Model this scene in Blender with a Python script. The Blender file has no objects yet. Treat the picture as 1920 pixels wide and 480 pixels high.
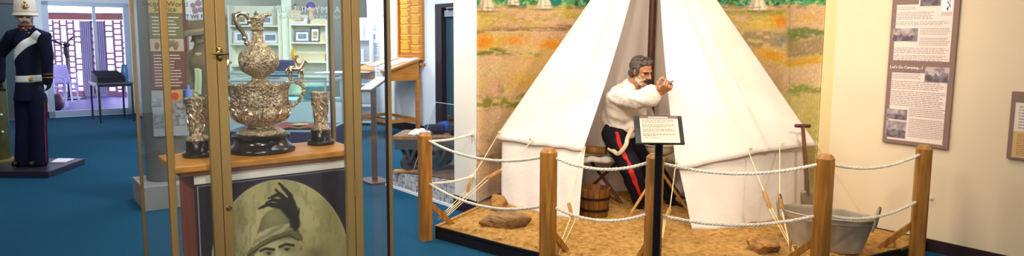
import bpy, bmesh, math, random
import numpy as np
from mathutils import Vector, Matrix, Euler

random.seed(7)
SC = bpy.context.scene
COL = SC.collection
PI = math.pi

# ------------------------------------------------------------------ camera
F, CX, CY, HZ, CAMZ = 1250.0, 960.0, 216.0, 77.0, 1.5
TILT = math.atan((CY - HZ) / F)
ROLL = math.radians(0.3)
FWD = Vector((0, math.cos(TILT), -math.sin(TILT)))
UP0 = Vector((0, math.sin(TILT), math.cos(TILT)))
R0 = Vector((1, 0, 0))
RIGHT = R0 * math.cos(ROLL) + UP0 * math.sin(ROLL)
UP = UP0 * math.cos(ROLL) - R0 * math.sin(ROLL)
EYE = Vector((0, 0, CAMZ))

def ray(px, py):
    return FWD * F + RIGHT * (px - CX) - UP * (py - CY)

def W(px, py, z=0.0):
    """photo point -> place on the level z"""
    r = ray(px, py)
    return EYE + r * ((z - CAMZ) / r.z)

def V(px, py, D):
    """photo point -> place at distance D into the room"""
    r = ray(px, py)
    return EYE + r * (D / r.y)

def proj(p):
    d = Vector(p) - EYE
    k = F / d.dot(FWD)
    return CX + d.dot(RIGHT) * k, CY - d.dot(UP) * k

def on_line(px, base, d, py=100):
    """place on the vertical plane through base along d, seen at photo column px"""
    r = ray(px, py)
    # EYE + k r = base + t d  (plan view)
    a, b = r.x, -d[0]
    c, e = r.y, -d[1]
    det = a * e - b * c
    k = (base[0] * e - b * base[1]) / det
    return EYE + r * k

cam_data = bpy.data.cameras.new('camera')
cam = bpy.data.objects.new('camera', cam_data)
COL.objects.link(cam)
cam_data.sensor_width = 36
cam_data.lens = F / 1920 * 36
cam_data.shift_y = -(240 - CY) / 1920
cam_data.clip_start = 0.05
cam_data.clip_end = 200
cam.matrix_world = Matrix.Translation(EYE) @ Matrix((RIGHT, UP, -FWD)).transposed().to_4x4()
SC.camera = cam

# room grid
G1 = Vector((0.793, 0.609, 0))      # along the rear wall
G2 = Vector((-0.609, 0.793, 0))     # along the side wall, away from us
RZ = math.atan2(G1.y, G1.x)
Z3 = Vector((0, 0, 1))

# ------------------------------------------------------------------ colour and materials
def lin(c):
    if isinstance(c, str):
        c = c.lstrip('#')
        c = [int(c[i:i + 2], 16) / 255 for i in (0, 2, 4)]
    return tuple((x / 12.92 if x <= 0.04045 else ((x + 0.055) / 1.055) ** 2.4) for x in c[:3]) + (1,)

MATS = {}
def mat(name, c, rough=0.6, metal=0.0, c2=None, scale=8.0, bump=0.0, bscale=None, stretch=(1, 1, 1),
        spec=0.5, emit=None, estr=0, detail=4, lo=0.35, hi=0.65, sheen=0):
    if name in MATS:
        return MATS[name]
    m = bpy.data.materials.new(name)
    m.use_nodes = True
    nt = m.node_tree
    b = nt.nodes['Principled BSDF']
    b.inputs['Base Color'].default_value = lin(c)
    b.inputs['Roughness'].default_value = rough
    b.inputs['Metallic'].default_value = metal
    b.inputs['Specular IOR Level'].default_value = spec
    if sheen:
        b.inputs['Sheen Weight'].default_value = sheen
    if emit:
        b.inputs['Emission Color'].default_value = lin(emit)
        b.inputs['Emission Strength'].default_value = estr
    if c2 or bump:
        tc = nt.nodes.new('ShaderNodeTexCoord')
        mp = nt.nodes.new('ShaderNodeMapping')
        mp.inputs['Scale'].default_value = stretch
        nt.links.new(tc.outputs['Object'], mp.inputs['Vector'])
    if c2:
        n = nt.nodes.new('ShaderNodeTexNoise')
        n.inputs['Scale'].default_value = scale
        n.inputs['Detail'].default_value = detail
        nt.links.new(mp.outputs['Vector'], n.inputs['Vector'])
        r = nt.nodes.new('ShaderNodeValToRGB')
        r.color_ramp.elements[0].position = lo
        r.color_ramp.elements[0].color = lin(c)
        r.color_ramp.elements[1].position = hi
        r.color_ramp.elements[1].color = lin(c2)
        nt.links.new(n.outputs['Fac'], r.inputs['Fac'])
        nt.links.new(r.outputs['Color'], b.inputs['Base Color'])
    if bump:
        n2 = nt.nodes.new('ShaderNodeTexNoise')
        n2.inputs['Scale'].default_value = bscale or scale
        n2.inputs['Detail'].default_value = 5
        nt.links.new(mp.outputs['Vector'], n2.inputs['Vector'])
        bp = nt.nodes.new('ShaderNodeBump')
        bp.inputs['Strength'].default_value = bump
        bp.inputs['Distance'].default_value = 0.02
        nt.links.new(n2.outputs['Fac'], bp.inputs['Height'])
        nt.links.new(bp.outputs['Normal'], b.inputs['Normal'])
    MATS[name] = m
    return m

def vmat(name, rough=0.7, spec=0.3, bump=0, bscale=40, metal=0):
    """material whose colour is painted on the mesh"""
    m = mat(name, '#808080', rough, metal, spec=spec, bump=bump, bscale=bscale)
    nt = m.node_tree
    a = nt.nodes.new('ShaderNodeVertexColor')
    a.layer_name = 'Col'
    nt.links.new(a.outputs['Color'], nt.nodes['Principled BSDF'].inputs['Base Color'])
    return m

def glass(name, tint='#f4faf8', refl=1.0, haze=0.02):
    m = bpy.data.materials.new(name)
    m.use_nodes = True
    nt = m.node_tree
    nt.nodes.remove(nt.nodes['Principled BSDF'])
    out = nt.nodes['Material Output']
    tr = nt.nodes.new('ShaderNodeBsdfTransparent')
    tr.inputs['Color'].default_value = lin(tint)
    gl = nt.nodes.new('ShaderNodeBsdfGlossy')
    gl.inputs['Roughness'].default_value = 0.02
    df = nt.nodes.new('ShaderNodeBsdfDiffuse')
    df.inputs['Color'].default_value = lin('#d8e4e2')
    fr = nt.nodes.new('ShaderNodeFresnel')
    fr.inputs['IOR'].default_value = 1.35
    mu = nt.nodes.new('ShaderNodeMath')
    mu.operation = 'MULTIPLY'
    mu.inputs[1].default_value = refl
    nt.links.new(fr.outputs[0], mu.inputs[0])
    m1 = nt.nodes.new('ShaderNodeMixShader')
    m1.inputs[0].default_value = haze
    nt.links.new(tr.outputs[0], m1.inputs[1])
    nt.links.new(df.outputs[0], m1.inputs[2])
    m2 = nt.nodes.new('ShaderNodeMixShader')
    nt.links.new(mu.outputs[0], m2.inputs[0])
    nt.links.new(m1.outputs[0], m2.inputs[1])
    nt.links.new(gl.outputs[0], m2.inputs[2])
    nt.links.new(m2.outputs[0], out.inputs[0])
    MATS[name] = m
    return m

# ------------------------------------------------------------------ numpy noise
def vnoise(x, y, seed=0):
    x = np.asarray(x, float); y = np.asarray(y, float)
    xi = np.floor(x).astype(np.int64); yi = np.floor(y).astype(np.int64)
    xf = x - xi; yf = y - yi
    def h(a, b):
        n = (a * 374761393 + b * 668265263 + seed * 1442695041) & 0x7fffffff
        n = ((n ^ (n >> 13)) * 1274126177) & 0x7fffffff
        return ((n ^ (n >> 16)) & 0xffff) / 65535.0
    u = xf * xf * (3 - 2 * xf); v = yf * yf * (3 - 2 * yf)
    a = h(xi, yi) * (1 - u) + h(xi + 1, yi) * u
    b = h(xi, yi + 1) * (1 - u) + h(xi + 1, yi + 1) * u
    return a * (1 - v) + b * v

def fbm(x, y, seed=0, oct=4):
    t = 0; a = 0.5; s = 0
    for i in range(oct):
        t = t + a * vnoise(x * 2 ** i, y * 2 ** i, seed + i * 17)
        s += a; a *= 0.5
    return t / s

def sstep(a, b, x):
    t = np.clip((np.asarray(x, float) - a) / (b - a), 0, 1)
    return t * t * (3 - 2 * t)

def rgb(h):
    h = h.lstrip('#')
    return np.array([int(h[i:i + 2], 16) / 255 for i in (0, 2, 4)])

def blend(img, colour, m):
    m = np.clip(m, 0, 1)[:, None]
    return img * (1 - m) + (rgb(colour) if isinstance(colour, str) else colour) * m

# ------------------------------------------------------------------ objects
def link(o):
    COL.objects.link(o)
    return o

def tag(o, label=None, cat=None, group=None, kind=None):
    if label: o['label'] = label
    if cat: o['category'] = cat
    if group: o['group'] = group
    if kind: o['kind'] = kind
    return o

def thing(name, label, cat, loc=(0, 0, 0), rz=0.0, group=None):
    o = bpy.data.objects.new(name, None)
    o.empty_display_size = 0.1
    o.location = loc
    o.rotation_euler = (0, 0, rz)
    link(o)
    return tag(o, label, cat, group)

def copy_thing(root, loc=None, rz=None, label=None, group=None):
    def rec(o, par):
        c = o.copy()
        COL.objects.link(c)
        if par is not None:
            c.parent = par
        for ch in list(o.children):
            rec(ch, c)
        return c
    r = rec(root, None)
    if loc is not None: r.location = loc
    if rz is not None: r.rotation_euler = (r.rotation_euler.x, r.rotation_euler.y, rz)
    if label: r['label'] = label
    if group: r['group'] = group
    return r

def frame_m(o, x, y, z):
    """matrix with origin o and axes x, y, z"""
    m = Matrix((Vector(x), Vector(y), Vector(z))).transposed().to_4x4()
    m.translation = Vector(o)
    return m

class S:
    """collects shapes, then links them as ONE mesh object"""
    def __init__(self):
        self.bm = bmesh.new()
        self.cols = None

    def _xf(self, vs, m):
        if m is not None:
            for v in vs:
                v.co = m @ v.co

    def box(self, c=(0, 0, 0), s=(1, 1, 1), m=None, rz=0, bev=0.0):
        r = bmesh.ops.create_cube(self.bm, size=1)
        vs = r['verts']
        for v in vs:
            v.co = Vector((v.co.x * s[0], v.co.y * s[1], v.co.z * s[2]))
        if bev:
            es = list({e for v in vs for e in v.link_edges})
            rb = bmesh.ops.bevel(self.bm, geom=es, offset=bev, segments=2, affect='EDGES', profile=0.5)
            seen = set(rb['verts'])
            st = list(rb['verts'])
            while st:
                a = st.pop()
                for e in a.link_edges:
                    b = e.other_vert(a)
                    if b not in seen:
                        seen.add(b); st.append(b)
            vs = list(seen)
        mm = Matrix.Translation(Vector(c)) @ Matrix.Rotation(rz, 4, 'Z')
        if m is not None: mm = m @ mm
        self._xf(vs, mm)
        return self

    def tube(self, pts, r, n=10, caps=True, closed=False, m=None, flat=1.0):
        pts = [Vector(p) for p in pts]
        k = len(pts)
        rs = list(r) if hasattr(r, '__len__') else [r] * k
        rings = []
        prev = None
        for i, p in enumerate(pts):
            if closed:
                t = (pts[(i + 1) % k] - pts[i - 1])
            else:
                t = (pts[min(i + 1, k - 1)] - pts[max(i - 1, 0)])
            if t.length < 1e-9: t = Vector((0, 0, 1))
            t.normalize()
            if prev is None:
                a = Vector((0, 0, 1)) if abs(t.z) < 0.9 else Vector((1, 0, 0))
                u = t.cross(a).normalized()
            else:
                u = prev - t * prev.dot(t)
                if u.length < 1e-6:
                    u = t.cross(Vector((0, 0, 1)))
                u.normalize()
            prev = u
            w = t.cross(u)
            ring = []
            for j in range(n):
                an = 2 * PI * j / n
                ring.append(self.bm.verts.new(p + u * (math.cos(an) * rs[i]) + w * (math.sin(an) * rs[i] * flat)))
            rings.append(ring)
        q = k if closed else k - 1
        for i in range(q):
            a, b = rings[i], rings[(i + 1) % k]
            for j in range(n):
                self.bm.faces.new((a[j], a[(j + 1) % n], b[(j + 1) % n], b[j]))
        if caps and not closed:
            self.bm.faces.new(list(reversed(rings[0])))
            self.bm.faces.new(rings[-1])
        if m is not None:
            self._xf([v for rg in rings for v in rg], m)
        return self

    def lathe(self, prof, n=32, m=None, wob=None, sx=1.0, sy=1.0):
        rings = []
        for (r, z) in prof:
            if r < 1e-6:
                rings.append([self.bm.verts.new((0, 0, z))])
            else:
                ring = []
                for j in range(n):
                    a = 2 * PI * j / n
                    k = r * (wob(a, z) if wob else 1)
                    ring.append(self.bm.verts.new((k * math.cos(a) * sx, k * math.sin(a) * sy, z)))
                rings.append(ring)
        for a, b in zip(rings[:-1], rings[1:]):
            if len(a) == 1 and len(b) == 1: continue
            for j in range(n):
                j2 = (j + 1) % n
                if len(a) == 1:
                    self.bm.faces.new((a[0], b[j2], b[j]))
                elif len(b) == 1:
                    self.bm.faces.new((a[j], a[j2], b[0]))
                else:
                    self.bm.faces.new((a[j], a[j2], b[j2], b[j]))
        if len(rings[0]) > 1 and not (abs(prof[0][0] - prof[-1][0]) < 1e-6 and abs(prof[0][1] - prof[-1][1]) < 1e-6):
            self.bm.faces.new(list(reversed(rings[0])))
        if len(rings[-1]) > 1:
            self.bm.faces.new(rings[-1])
        self._xf([v for rg in rings for v in rg], m)
        return self

    def prism(self, poly, z0, z1, m=None):
        lo = [self.bm.verts.new((p[0], p[1], z0)) for p in poly]
        hi = [self.bm.verts.new((p[0], p[1], z1)) for p in poly]
        k = len(poly)
        self.bm.faces.new(list(reversed(lo)))
        self.bm.faces.new(hi)
        for i in range(k):
            j = (i + 1) % k
            self.bm.faces.new((lo[i], lo[j], hi[j], hi[i]))
        self._xf(lo + hi, m)
        return self

    def sheet(self, fn, nu, nv, closed_u=False):
        g = [[self.bm.verts.new(fn(i / (nu if closed_u else nu - 1), j / (nv - 1))) for j in range(nv)] for i in range(nu)]
        for i in range(nu if closed_u else nu - 1):
            for j in range(nv - 1):
                a, b = g[i], g[(i + 1) % nu]
                self.bm.faces.new((a[j], b[j], b[j + 1], a[j + 1]))
        return self

    def ball(self, c, r, m=None, u=16, v=10):
        rr = r if hasattr(r, '__len__') else (r, r, r)
        q = bmesh.ops.create_uvsphere(self.bm, u_segments=u, v_segments=v, radius=1)
        for w in q['verts']:
            w.co = Vector((w.co.x * rr[0], w.co.y * rr[1], w.co.z * rr[2]))
        mm = Matrix.Translation(Vector(c))
        if m is not None: mm = mm @ m
        self._xf(q['verts'], mm)
        self.last = q['verts']
        return self

    def limb(self, pts, rs, n=16, flat=1.0):
        """tapered rounded limb"""
        pts = [Vector(p) for p in pts]
        self.tube(pts, rs, n=n, flat=flat)
        self.ball(pts[0], rs[0] * 0.99, u=n, v=8)
        self.ball(pts[-1], rs[-1] * 0.99, u=n, v=8)
        return self

    def obj(self, name, m, parent=None, smooth=True, bevel=0.0, solid=0.0, subd=0, jitter=0.0, label=None, angle=40, offset=0):
        bm = self.bm
        if jitter:
            for v in bm.verts:
                v.co += Vector((random.uniform(-1, 1), random.uniform(-1, 1), random.uniform(-1, 1))) * jitter
        bmesh.ops.recalc_face_normals(bm, faces=bm.faces) if not solid else None
        me = bpy.data.meshes.new(name)
        bm.to_mesh(me)
        bm.free()
        o = bpy.data.objects.new(name, me)
        link(o)
        return finish(o, m, parent, smooth, bevel, solid, subd, label, angle, offset)

def root_world(p):
    m = Matrix.Identity(4)
    ch = []
    while p is not None:
        ch.append(p); p = p.parent
    for q in reversed(ch):
        m = m @ (q.matrix_parent_inverse if q.parent else Matrix.Identity(4)) @ q.matrix_basis
    return m

def finish(o, m, parent=None, smooth=True, bevel=0.0, solid=0.0, subd=0, label=None, angle=40, offset=0):
    me = o.data
    for mm in (m if isinstance(m, (list, tuple)) else [m]):
        me.materials.append(mm)
    if smooth:
        me.polygons.foreach_set('use_smooth', [True] * len(me.polygons))
        try:
            me.set_sharp_from_angle(angle=math.radians(angle))
        except Exception:
            pass
    if solid:
        md = o.modifiers.new('solid', 'SOLIDIFY'); md.thickness = solid; md.offset = offset
    if bevel:
        md = o.modifiers.new('bevel', 'BEVEL'); md.width = bevel; md.segments = 2; md.limit_method = 'ANGLE'
    if subd:
        md = o.modifiers.new('sub', 'SUBSURF'); md.levels = subd; md.render_levels = subd
    if parent is not None:
        o.parent = parent
        o.matrix_parent_inverse = root_world(parent).inverted()
    elif len(me.vertices):
        xs = np.empty(len(me.vertices) * 3); me.vertices.foreach_get('co', xs); xs = xs.reshape(-1, 3)
        c = Vector(((xs[:, 0].min() + xs[:, 0].max()) / 2, (xs[:, 1].min() + xs[:, 1].max()) / 2, xs[:, 2].min()))
        me.transform(Matrix.Translation(-c))
        o.location = c
    if label: o['label'] = label
    return o

def paint(o, fn):
    """colour the mesh's points: fn(xyz array in world/parent space) -> sRGB array"""
    me = o.data
    n = len(me.vertices)
    xs = np.empty(n * 3); me.vertices.foreach_get('co', xs); xs = xs.reshape(-1, 3)
    if o.parent is None:
        xs = xs + np.array(o.location)
    c = np.clip(fn(xs), 0, 1)
    c = np.where(c <= 0.04045, c / 12.92, ((c + 0.055) / 1.055) ** 2.4)
    a = me.color_attributes.new('Col', 'FLOAT_COLOR', 'POINT')
    a.data.foreach_set('color', np.concatenate([c, np.ones((n, 1))], 1).ravel())

def evaluated(o, name):
    """bake the modifiers of o into a new plain mesh object"""
    dg = bpy.context.evaluated_depsgraph_get()
    dg.update()
    me = bpy.data.meshes.new_from_object(o.evaluated_get(dg))
    me.name = name
    bpy.data.objects.remove(o)
    n = bpy.data.objects.new(name, me)
    link(n)
    return n

def blob(s, name, m, parent=None, voxel=0.006, smooth=4, wrinkle=None, label=None):
    """melt the collected shapes into one continuous skin"""
    me = bpy.data.meshes.new('tmp')
    bmesh.ops.recalc_face_normals(s.bm, faces=s.bm.faces)
    s.bm.to_mesh(me); s.bm.free()
    o = bpy.data.objects.new('tmp', me); link(o)
    md = o.modifiers.new('r', 'REMESH'); md.mode = 'VOXEL'; md.voxel_size = voxel
    if smooth:
        md = o.modifiers.new('s', 'SMOOTH'); md.iterations = smooth; md.factor = 0.5
    o = evaluated(o, name)
    if wrinkle:
        me = o.data
        n = len(me.vertices)
        co = np.empty(n * 3); me.vertices.foreach_get('co', co); co = co.reshape(-1, 3)
        nr = np.empty(n * 3); me.vertices.foreach_get('normal', nr); nr = nr.reshape(-1, 3)
        co = co + nr * wrinkle(co)[:, None]
        me.vertices.foreach_set('co', co.ravel())
    return finish(o, m, parent, True, label=label, angle=80)

def text(s, size, m, parent, mtx, name='lettering', align='CENTER', ext=0.0005, bold=0, spacing=1.0):
    cu = bpy.data.curves.new('t', 'FONT')
    cu.body = s; cu.size = size; cu.align_x = align; cu.align_y = 'CENTER'
    cu.extrude = ext; cu.offset = bold; cu.space_character = spacing
    o = bpy.data.objects.new('t', cu); link(o)
    n = evaluated(o, name)
    n.data.transform(mtx)
    return finish(n, m, parent, False)

def bars(s, m, x0, x1, y0, y1, rows, fill=0.55, ragged=0.15, words=True, seed=0, t=0.0008):
    """rows of printed text seen from afar, on the x-z face of a board (local x, y up, z out)"""
    rd = random.Random(seed)
    h = (y1 - y0) / rows
    for i in range(rows):
        y = y1 - (i + 0.5) * h
        x = x0
        end = x1 - rd.random() * ragged * (x1 - x0)
        while x < end:
            w = (rd.uniform(0.025, 0.09) if words else 1) * (x1 - x0)
            w = min(w, end - x)
            s.box(((x + w / 2), y, t / 2), (w, h * fill, t), m=m)
            x += w + 0.014 * (x1 - x0)

def catmull(pts, per=8, closed=False):
    pts = [Vector(p) for p in pts]
    n = len(pts); out = []
    for i in range(n if closed else n - 1):
        p0 = pts[i - 1] if (closed or i > 0) else pts[i] * 2 - pts[i + 1]
        p1, p2 = pts[i], pts[(i + 1) % n]
        p3 = pts[(i + 2) % n] if (closed or i + 2 < n) else pts[i + 1] * 2 - pts[i]
        for k in range(per):
            t = k / per
            out.append(0.5 * ((2 * p1) + (p2 - p0) * t + (2 * p0 - 5 * p1 + 4 * p2 - p3) * t * t + (3 * p1 - p0 - 3 * p2 + p3) * t ** 3))
    if not closed: out.append(pts[-1])
    return out

def area(name, loc, aim, w, h, power, col=(1, 1, 1), spread=180):
    l = bpy.data.lights.new(name, 'AREA')
    l.shape = 'RECTANGLE'; l.size = w; l.size_y = h; l.energy = power; l.color = col
    l.spread = math.radians(spread)
    o = bpy.data.objects.new(name, l); link(o)
    o.location = loc
    o.rotation_euler = (Vector(aim) - Vector(loc)).to_track_quat('-Z', 'Y').to_euler()
    return o

def spot(name, loc, aim, power, col=(1, 1, 1), ang=60, blend_=0.6, rad=0.06):
    l = bpy.data.lights.new(name, 'SPOT')
    l.energy = power; l.color = col; l.spot_size = math.radians(ang); l.spot_blend = blend_; l.shadow_soft_size = rad
    o = bpy.data.objects.new(name, l); link(o)
    o.location = loc
    o.rotation_euler = (Vector(aim) - Vector(loc)).to_track_quat('-Z', 'Y').to_euler()
    return o

def drape(name, fn, nu, nv, targets, off, m, parent, thick=0.004, axis=Vector((0, 1, 0))):
    """lay a strip of cloth on the front of the given bodies"""
    from mathutils.bvhtree import BVHTree
    vs, fs = [], []
    for t in targets:
        b = len(vs); vs += [t.matrix_world @ v.co if t.parent is None else v.co.copy() for v in t.data.vertices]
        fs += [tuple(b + i for i in pl.vertices) for pl in t.data.polygons]
    tree = BVHTree.FromPolygons(vs, fs)
    def put(u, v):
        p = fn(u, v)
        h = tree.ray_cast(p - axis * 3, axis)
        if h[0] is not None and abs((h[0] - p).dot(axis)) < 0.5: return h[0] - axis * off
        n = tree.find_nearest(p)
        return n[0] + n[1] * off
    s = S(); s.sheet(put, nu, nv)
    for _ in range(3): bmesh.ops.smooth_vert(s.bm, verts=s.bm.verts, factor=.4, use_axis_x=True, use_axis_y=True, use_axis_z=True)
    return s.obj(name, m, parent, solid=thick)
# ================================================================== THE ROOM
M_carpet = mat('blue carpet', '#154664', 0.95, c2='#1b5774', scale=90, bump=0.6, bscale=260, spec=0.1, lo=0.3, hi=0.7)
M_cream = mat('cream wall paint', '#ecd7b6', 0.75, c2='#e6d0ae', scale=1.2, bump=0.05, bscale=180, spec=0.25)
M_cool = mat('pale blue white paint', '#d9e2ea', 0.75, c2='#d2dce6', scale=1.5, spec=0.25)
M_pale = mat('pale green white paint', '#dfe9dd', 0.8, spec=0.2)
M_skirt = mat('dark skirting', '#2c1a20', 0.45)
M_ceiling = mat('ceiling paint', '#d8d4cc', 0.9)
M_dkdoor = mat('teal grey door', '#2e4652', 0.5)
M_dkframe = mat('dark purple brown frame', '#241a24', 0.4)
M_alu = mat('white aluminium', '#aebcd6', 0.4, spec=0.6)
M_steel = mat('brushed steel', '#b8bcc0', 0.35, metal=0.9)

CEIL = 2.95

# floor: one big carpet

def struct(o):
    o['kind'] = 'structure'
    return o

def slab(name, a, b, z0, z1, t, m, side=1):
    """wall whose seen face runs from a to b, thickness t to the other side"""
    a = Vector((a[0], a[1], 0)); b = Vector((b[0], b[1], 0))
    d = (b - a).normalized()
    n = Vector((-d.y, d.x, 0)) * side * t
    s = S(); s.prism([a, b, b + n, a + n], z0, z1)
    return struct(s.obj(name, m, smooth=False))

# right wall (cream) with its dark skirting
B1, B2 = W(1638, 425, 0.09), W(1888, 479, 0.09)
ER = (B1 - B2); ER.z = 0; ER.normalize()          # away from us along the right wall
RW0 = on_line(1565, B1, ER)                        # far corner of the right wall
RW0.z = 0
RWN = Vector((ER.y, -ER.x, 0))                     # out of the room
RWN = RWN if RWN.x > 0 else -RWN
RW1 = RW0 - ER * 7.2
slab('wall_right', RW0, RW1, 0, CEIL, 0.12, M_cream, side=1 if Vector((-(RW1-RW0).y, (RW1-RW0).x, 0)).dot(RWN) > 0 else -1)
sk0, sk1 = RW0 - RWN * 0.012, RW1 - RWN * 0.012
slab('baseboard_right', sk0, sk1, 0, 0.09, 0.012, M_skirt, side=1 if Vector((-(RW1-RW0).y, (RW1-RW0).x, 0)).dot(RWN) > 0 else -1)

# the wall end beside the mural, with skirting
PA, PB = W(852.5, 391, 0), W(893.5, 405.5, 0)
ep = (PB - PA).normalized()
pn = Vector((-ep.y, ep.x, 0)); pn = pn if pn.x > 0 else -pn
bk = Vector((PB.x, PB.y, 0)).normalized() * 0.5
PM = PB + bk * 0.06
s = S(); s.prism([PA, PB, PM, PM + Vector((-0.05, 0.25, 0)), PA + Vector((-0.02, 0.2, 0))], 0, CEIL)
struct(s.obj('wall_partition', mat('soft white paint', '#e8dfce', .8), smooth=False))
s = S(); q = pn * -0.012; s.prism([PA + q, PB + q, PB, PA], 0, 0.13)
struct(s.obj('baseboard_partition', M_skirt, smooth=False))

# rear run of wall behind the display: carries the mural
ML = [(894, 5.6), (925, 5.92), (985, 6.25), (1060, 6.42), (1200, 6.5), (1340, 6.35), (1430, 6.0), (1482, 5.66), (1533, 5.36)]
mural_pts = []
for px, D in ML:
    p = V(px, 280, D); p.z = 0
    mural_pts.append(p)
mural_pts[0] = PB + bk * 0.02
mural_line = catmull(mural_pts, 10)

# narrow return strip beside the mural and closing slab behind
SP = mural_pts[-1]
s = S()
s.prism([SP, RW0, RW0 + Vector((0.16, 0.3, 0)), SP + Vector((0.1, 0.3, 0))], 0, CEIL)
struct(s.obj('wall_return', mat('deeper yellow cream', '#dcc690', .8), smooth=False))  # strip coloured deeper and yellower than the cream wall
s = S()
off = [p + Vector((0, 0.045, 0)) for p in mural_line]
far = [p + Vector((0, 0.18, 0)) for p in mural_line]
for i in range(len(off) - 1):
    s.prism([off[i], off[i + 1], far[i + 1], far[i]], 0, CEIL)
struct(s.obj('wall_rear', M_cream, smooth=False))

# wall with the sliding door (runs along G1)
DW = W(95, 221, 0)
def dw(px, z=0):
    p = on_line(px, DW, G1); p.z = z
    return p
def dz(px, py):
    return on_line(px, DW, G1, py).z
d_l, d_r = dw(84), dw(246)
k_l, k_r = dw(-30), dw(66)
DTOP = dz(120, 3)
slab('wall_entrance', dw(-420), k_l, 0, CEIL, 0.15, M_cool)
slab('wall_entrance.001', k_r, d_l, 0, CEIL, 0.15, M_cool)
slab('wall_entrance.002', d_r, d_r + G1 * 7.5, 0, CEIL, 0.15, M_pale)
slab('wall_entrance.003', d_l, d_r, DTOP, CEIL, 0.15, M_cool)
slab('wall_entrance.004', k_l, k_r, DTOP, CEIL, 0.15, M_cool)
slab('baseboard_entrance', k_r - G2 * 0.012, d_l - G2 * 0.012, 0, 0.12, 0.012, M_skirt)
OUT = d_r + G1 * 7.5
PLAN = [(-12.2, -6), (12.2, -6), (12.2, 0), (OUT.x, OUT.y), (d_l - G1 * 5)[:2]]
f = S(); f.prism(PLAN, -0.1, 0.0); struct(f.obj('floor', M_carpet, smooth=False))
c = S(); c.prism([(p[0], p[1]) for p in PLAN], CEIL, CEIL + 0.1); struct(c.obj('ceiling', M_ceiling, smooth=False))
slab('wall_outer', OUT, OUT - G2 * 23, 0, CEIL, 0.15, M_cool)
slab('wall_corner', dw(248), dw(248) - G2 * 1.5, 0, CEIL, 0.12, M_cool, side=1)

# dark closed door beside the soldier
s = S(); s.box((0, 0, 0), (1, 1, 1))
bmesh.ops.delete(s.bm, geom=list(s.bm.verts), context='VERTS')
fm = frame_m(k_l, G1, G2, Z3)
kw = (k_r - k_l).length
s.box((kw / 2 - 0.05, 0.06, DTOP / 2), (kw - 0.1, 0.05, DTOP), m=fm)
door = struct(s.obj('door_1', M_dkdoor, smooth=False))
s = S()
s.box((kw - 0.035, 0.04, DTOP / 2), (0.07, 0.13, DTOP), m=fm)
s.box((kw / 2, 0.04, DTOP - 0.035), (kw, 0.13, 0.07), m=fm)
s.obj('door_frame', M_dkframe, door, smooth=False)

# glass sliding door
M_doorglass = glass('door glass', '#f2f2ff', 0.7, 0.0)
fm = frame_m(d_l, G1, G2, Z3)
ww = (d_r - d_l).length
mid = (dw(181) - d_l).length
s = S()
s.box((ww / 2, 0.05, 0.06), (ww, 0.1, 0.12), m=fm)
s.box((ww / 2, 0.05, DTOP - 0.04), (ww, 0.1, 0.08), m=fm)
s.box((0.05, 0.05, DTOP / 2), (0.1, 0.1, DTOP), m=fm)
s.box((ww - 0.05, 0.05, DTOP / 2), (0.1, 0.1, DTOP), m=fm)
w1 = struct(s.obj('door_2', M_alu, smooth=False, bevel=0.004))
s = S(); s.box((mid, 0.05, DTOP / 2), (0.055, 0.07, DTOP - 0.1), m=fm)
s.obj('door_mullion', M_alu, w1, smooth=False)
s = S(); s.box((ww / 2, 0.05, DTOP / 2), (ww - 0.1, 0.006, DTOP - 0.1), m=fm)
s.obj('door_glass', M_doorglass, w1, smooth=False)
s = S(); s.box((mid + 0.01, 0.0, 1.05), (0.02, 0.03, 0.2), m=fm)
s.obj('door_handle', M_steel, w1, smooth=False)

# white wall with the honour board, runs along G2
HB = W(775, 248, 0)
def hw(px, z=0):
    p = on_line(px, HB, G2); p.z = z
    return p
h_r, h_l = hw(818), hw(694)
slab('wall_side', h_l, h_r, 0, CEIL, 0.15, M_cool, side=1)
h_d = hw(870)
HD = on_line(835, HB, G2, 13).z
slab('wall_side.001', h_r, h_d, HD + 0.05, CEIL, 0.15, M_cool)
slab('wall_side.002', h_d, h_d - G2 * 3.0, 0, CEIL, 0.15, M_cool)
slab('baseboard_side', h_l, h_r, 0, 0.14, -0.012, M_skirt)
h0 = hw(818)
fm = frame_m(h0, -G2, G1, Z3)
ln = (h_d - h_r).length
s = S(); s.box((ln / 2, 0.09, HD / 2), (ln, 0.05, HD), m=fm)
door3 = struct(s.obj('door_3', M_dkdoor, smooth=False))
s = S()
wf = (hw(830) - h_r).length
s.box((wf / 2, 0.05, HD / 2), (wf, 0.14, HD), m=fm)
s.box((ln / 2, 0.05, HD + 0.02), (ln, 0.14, 0.06), m=fm)
s.obj('door_frame', M_dkframe, door3, smooth=False)
s = S()
s.box((wf + 0.22, 0.035, HD - 0.10), (0.36, 0.06, 0.09), m=fm, bev=0.006)
s.tube([fm @ Vector((wf + 0.12, 0.03, HD - 0.05)), fm @ Vector((wf + 0.3, -0.12, HD - 0.03)), fm @ Vector((wf + 0.5, 0.0, HD - 0.02))], 0.01, 8)
s.obj('door_closer', M_steel, door3, smooth=False)
# wall beyond the white wall, seen past its end
slab('wall_beyond', h_l + G2 * 0.0, h_l + G1 * 3.5, 0, CEIL, 0.1, M_cool)

# ceiling, and walls behind and beside the viewer
s = S(); s.box((0, -5.5, CEIL / 2), (24, 0.1, CEIL)); struct(s.obj('wall_behind', M_cream, smooth=False))
s = S(); s.box((-11.6, 3, CEIL / 2), (0.1, 17, CEIL)); struct(s.obj('wall_left', M_cool, smooth=False))
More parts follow.
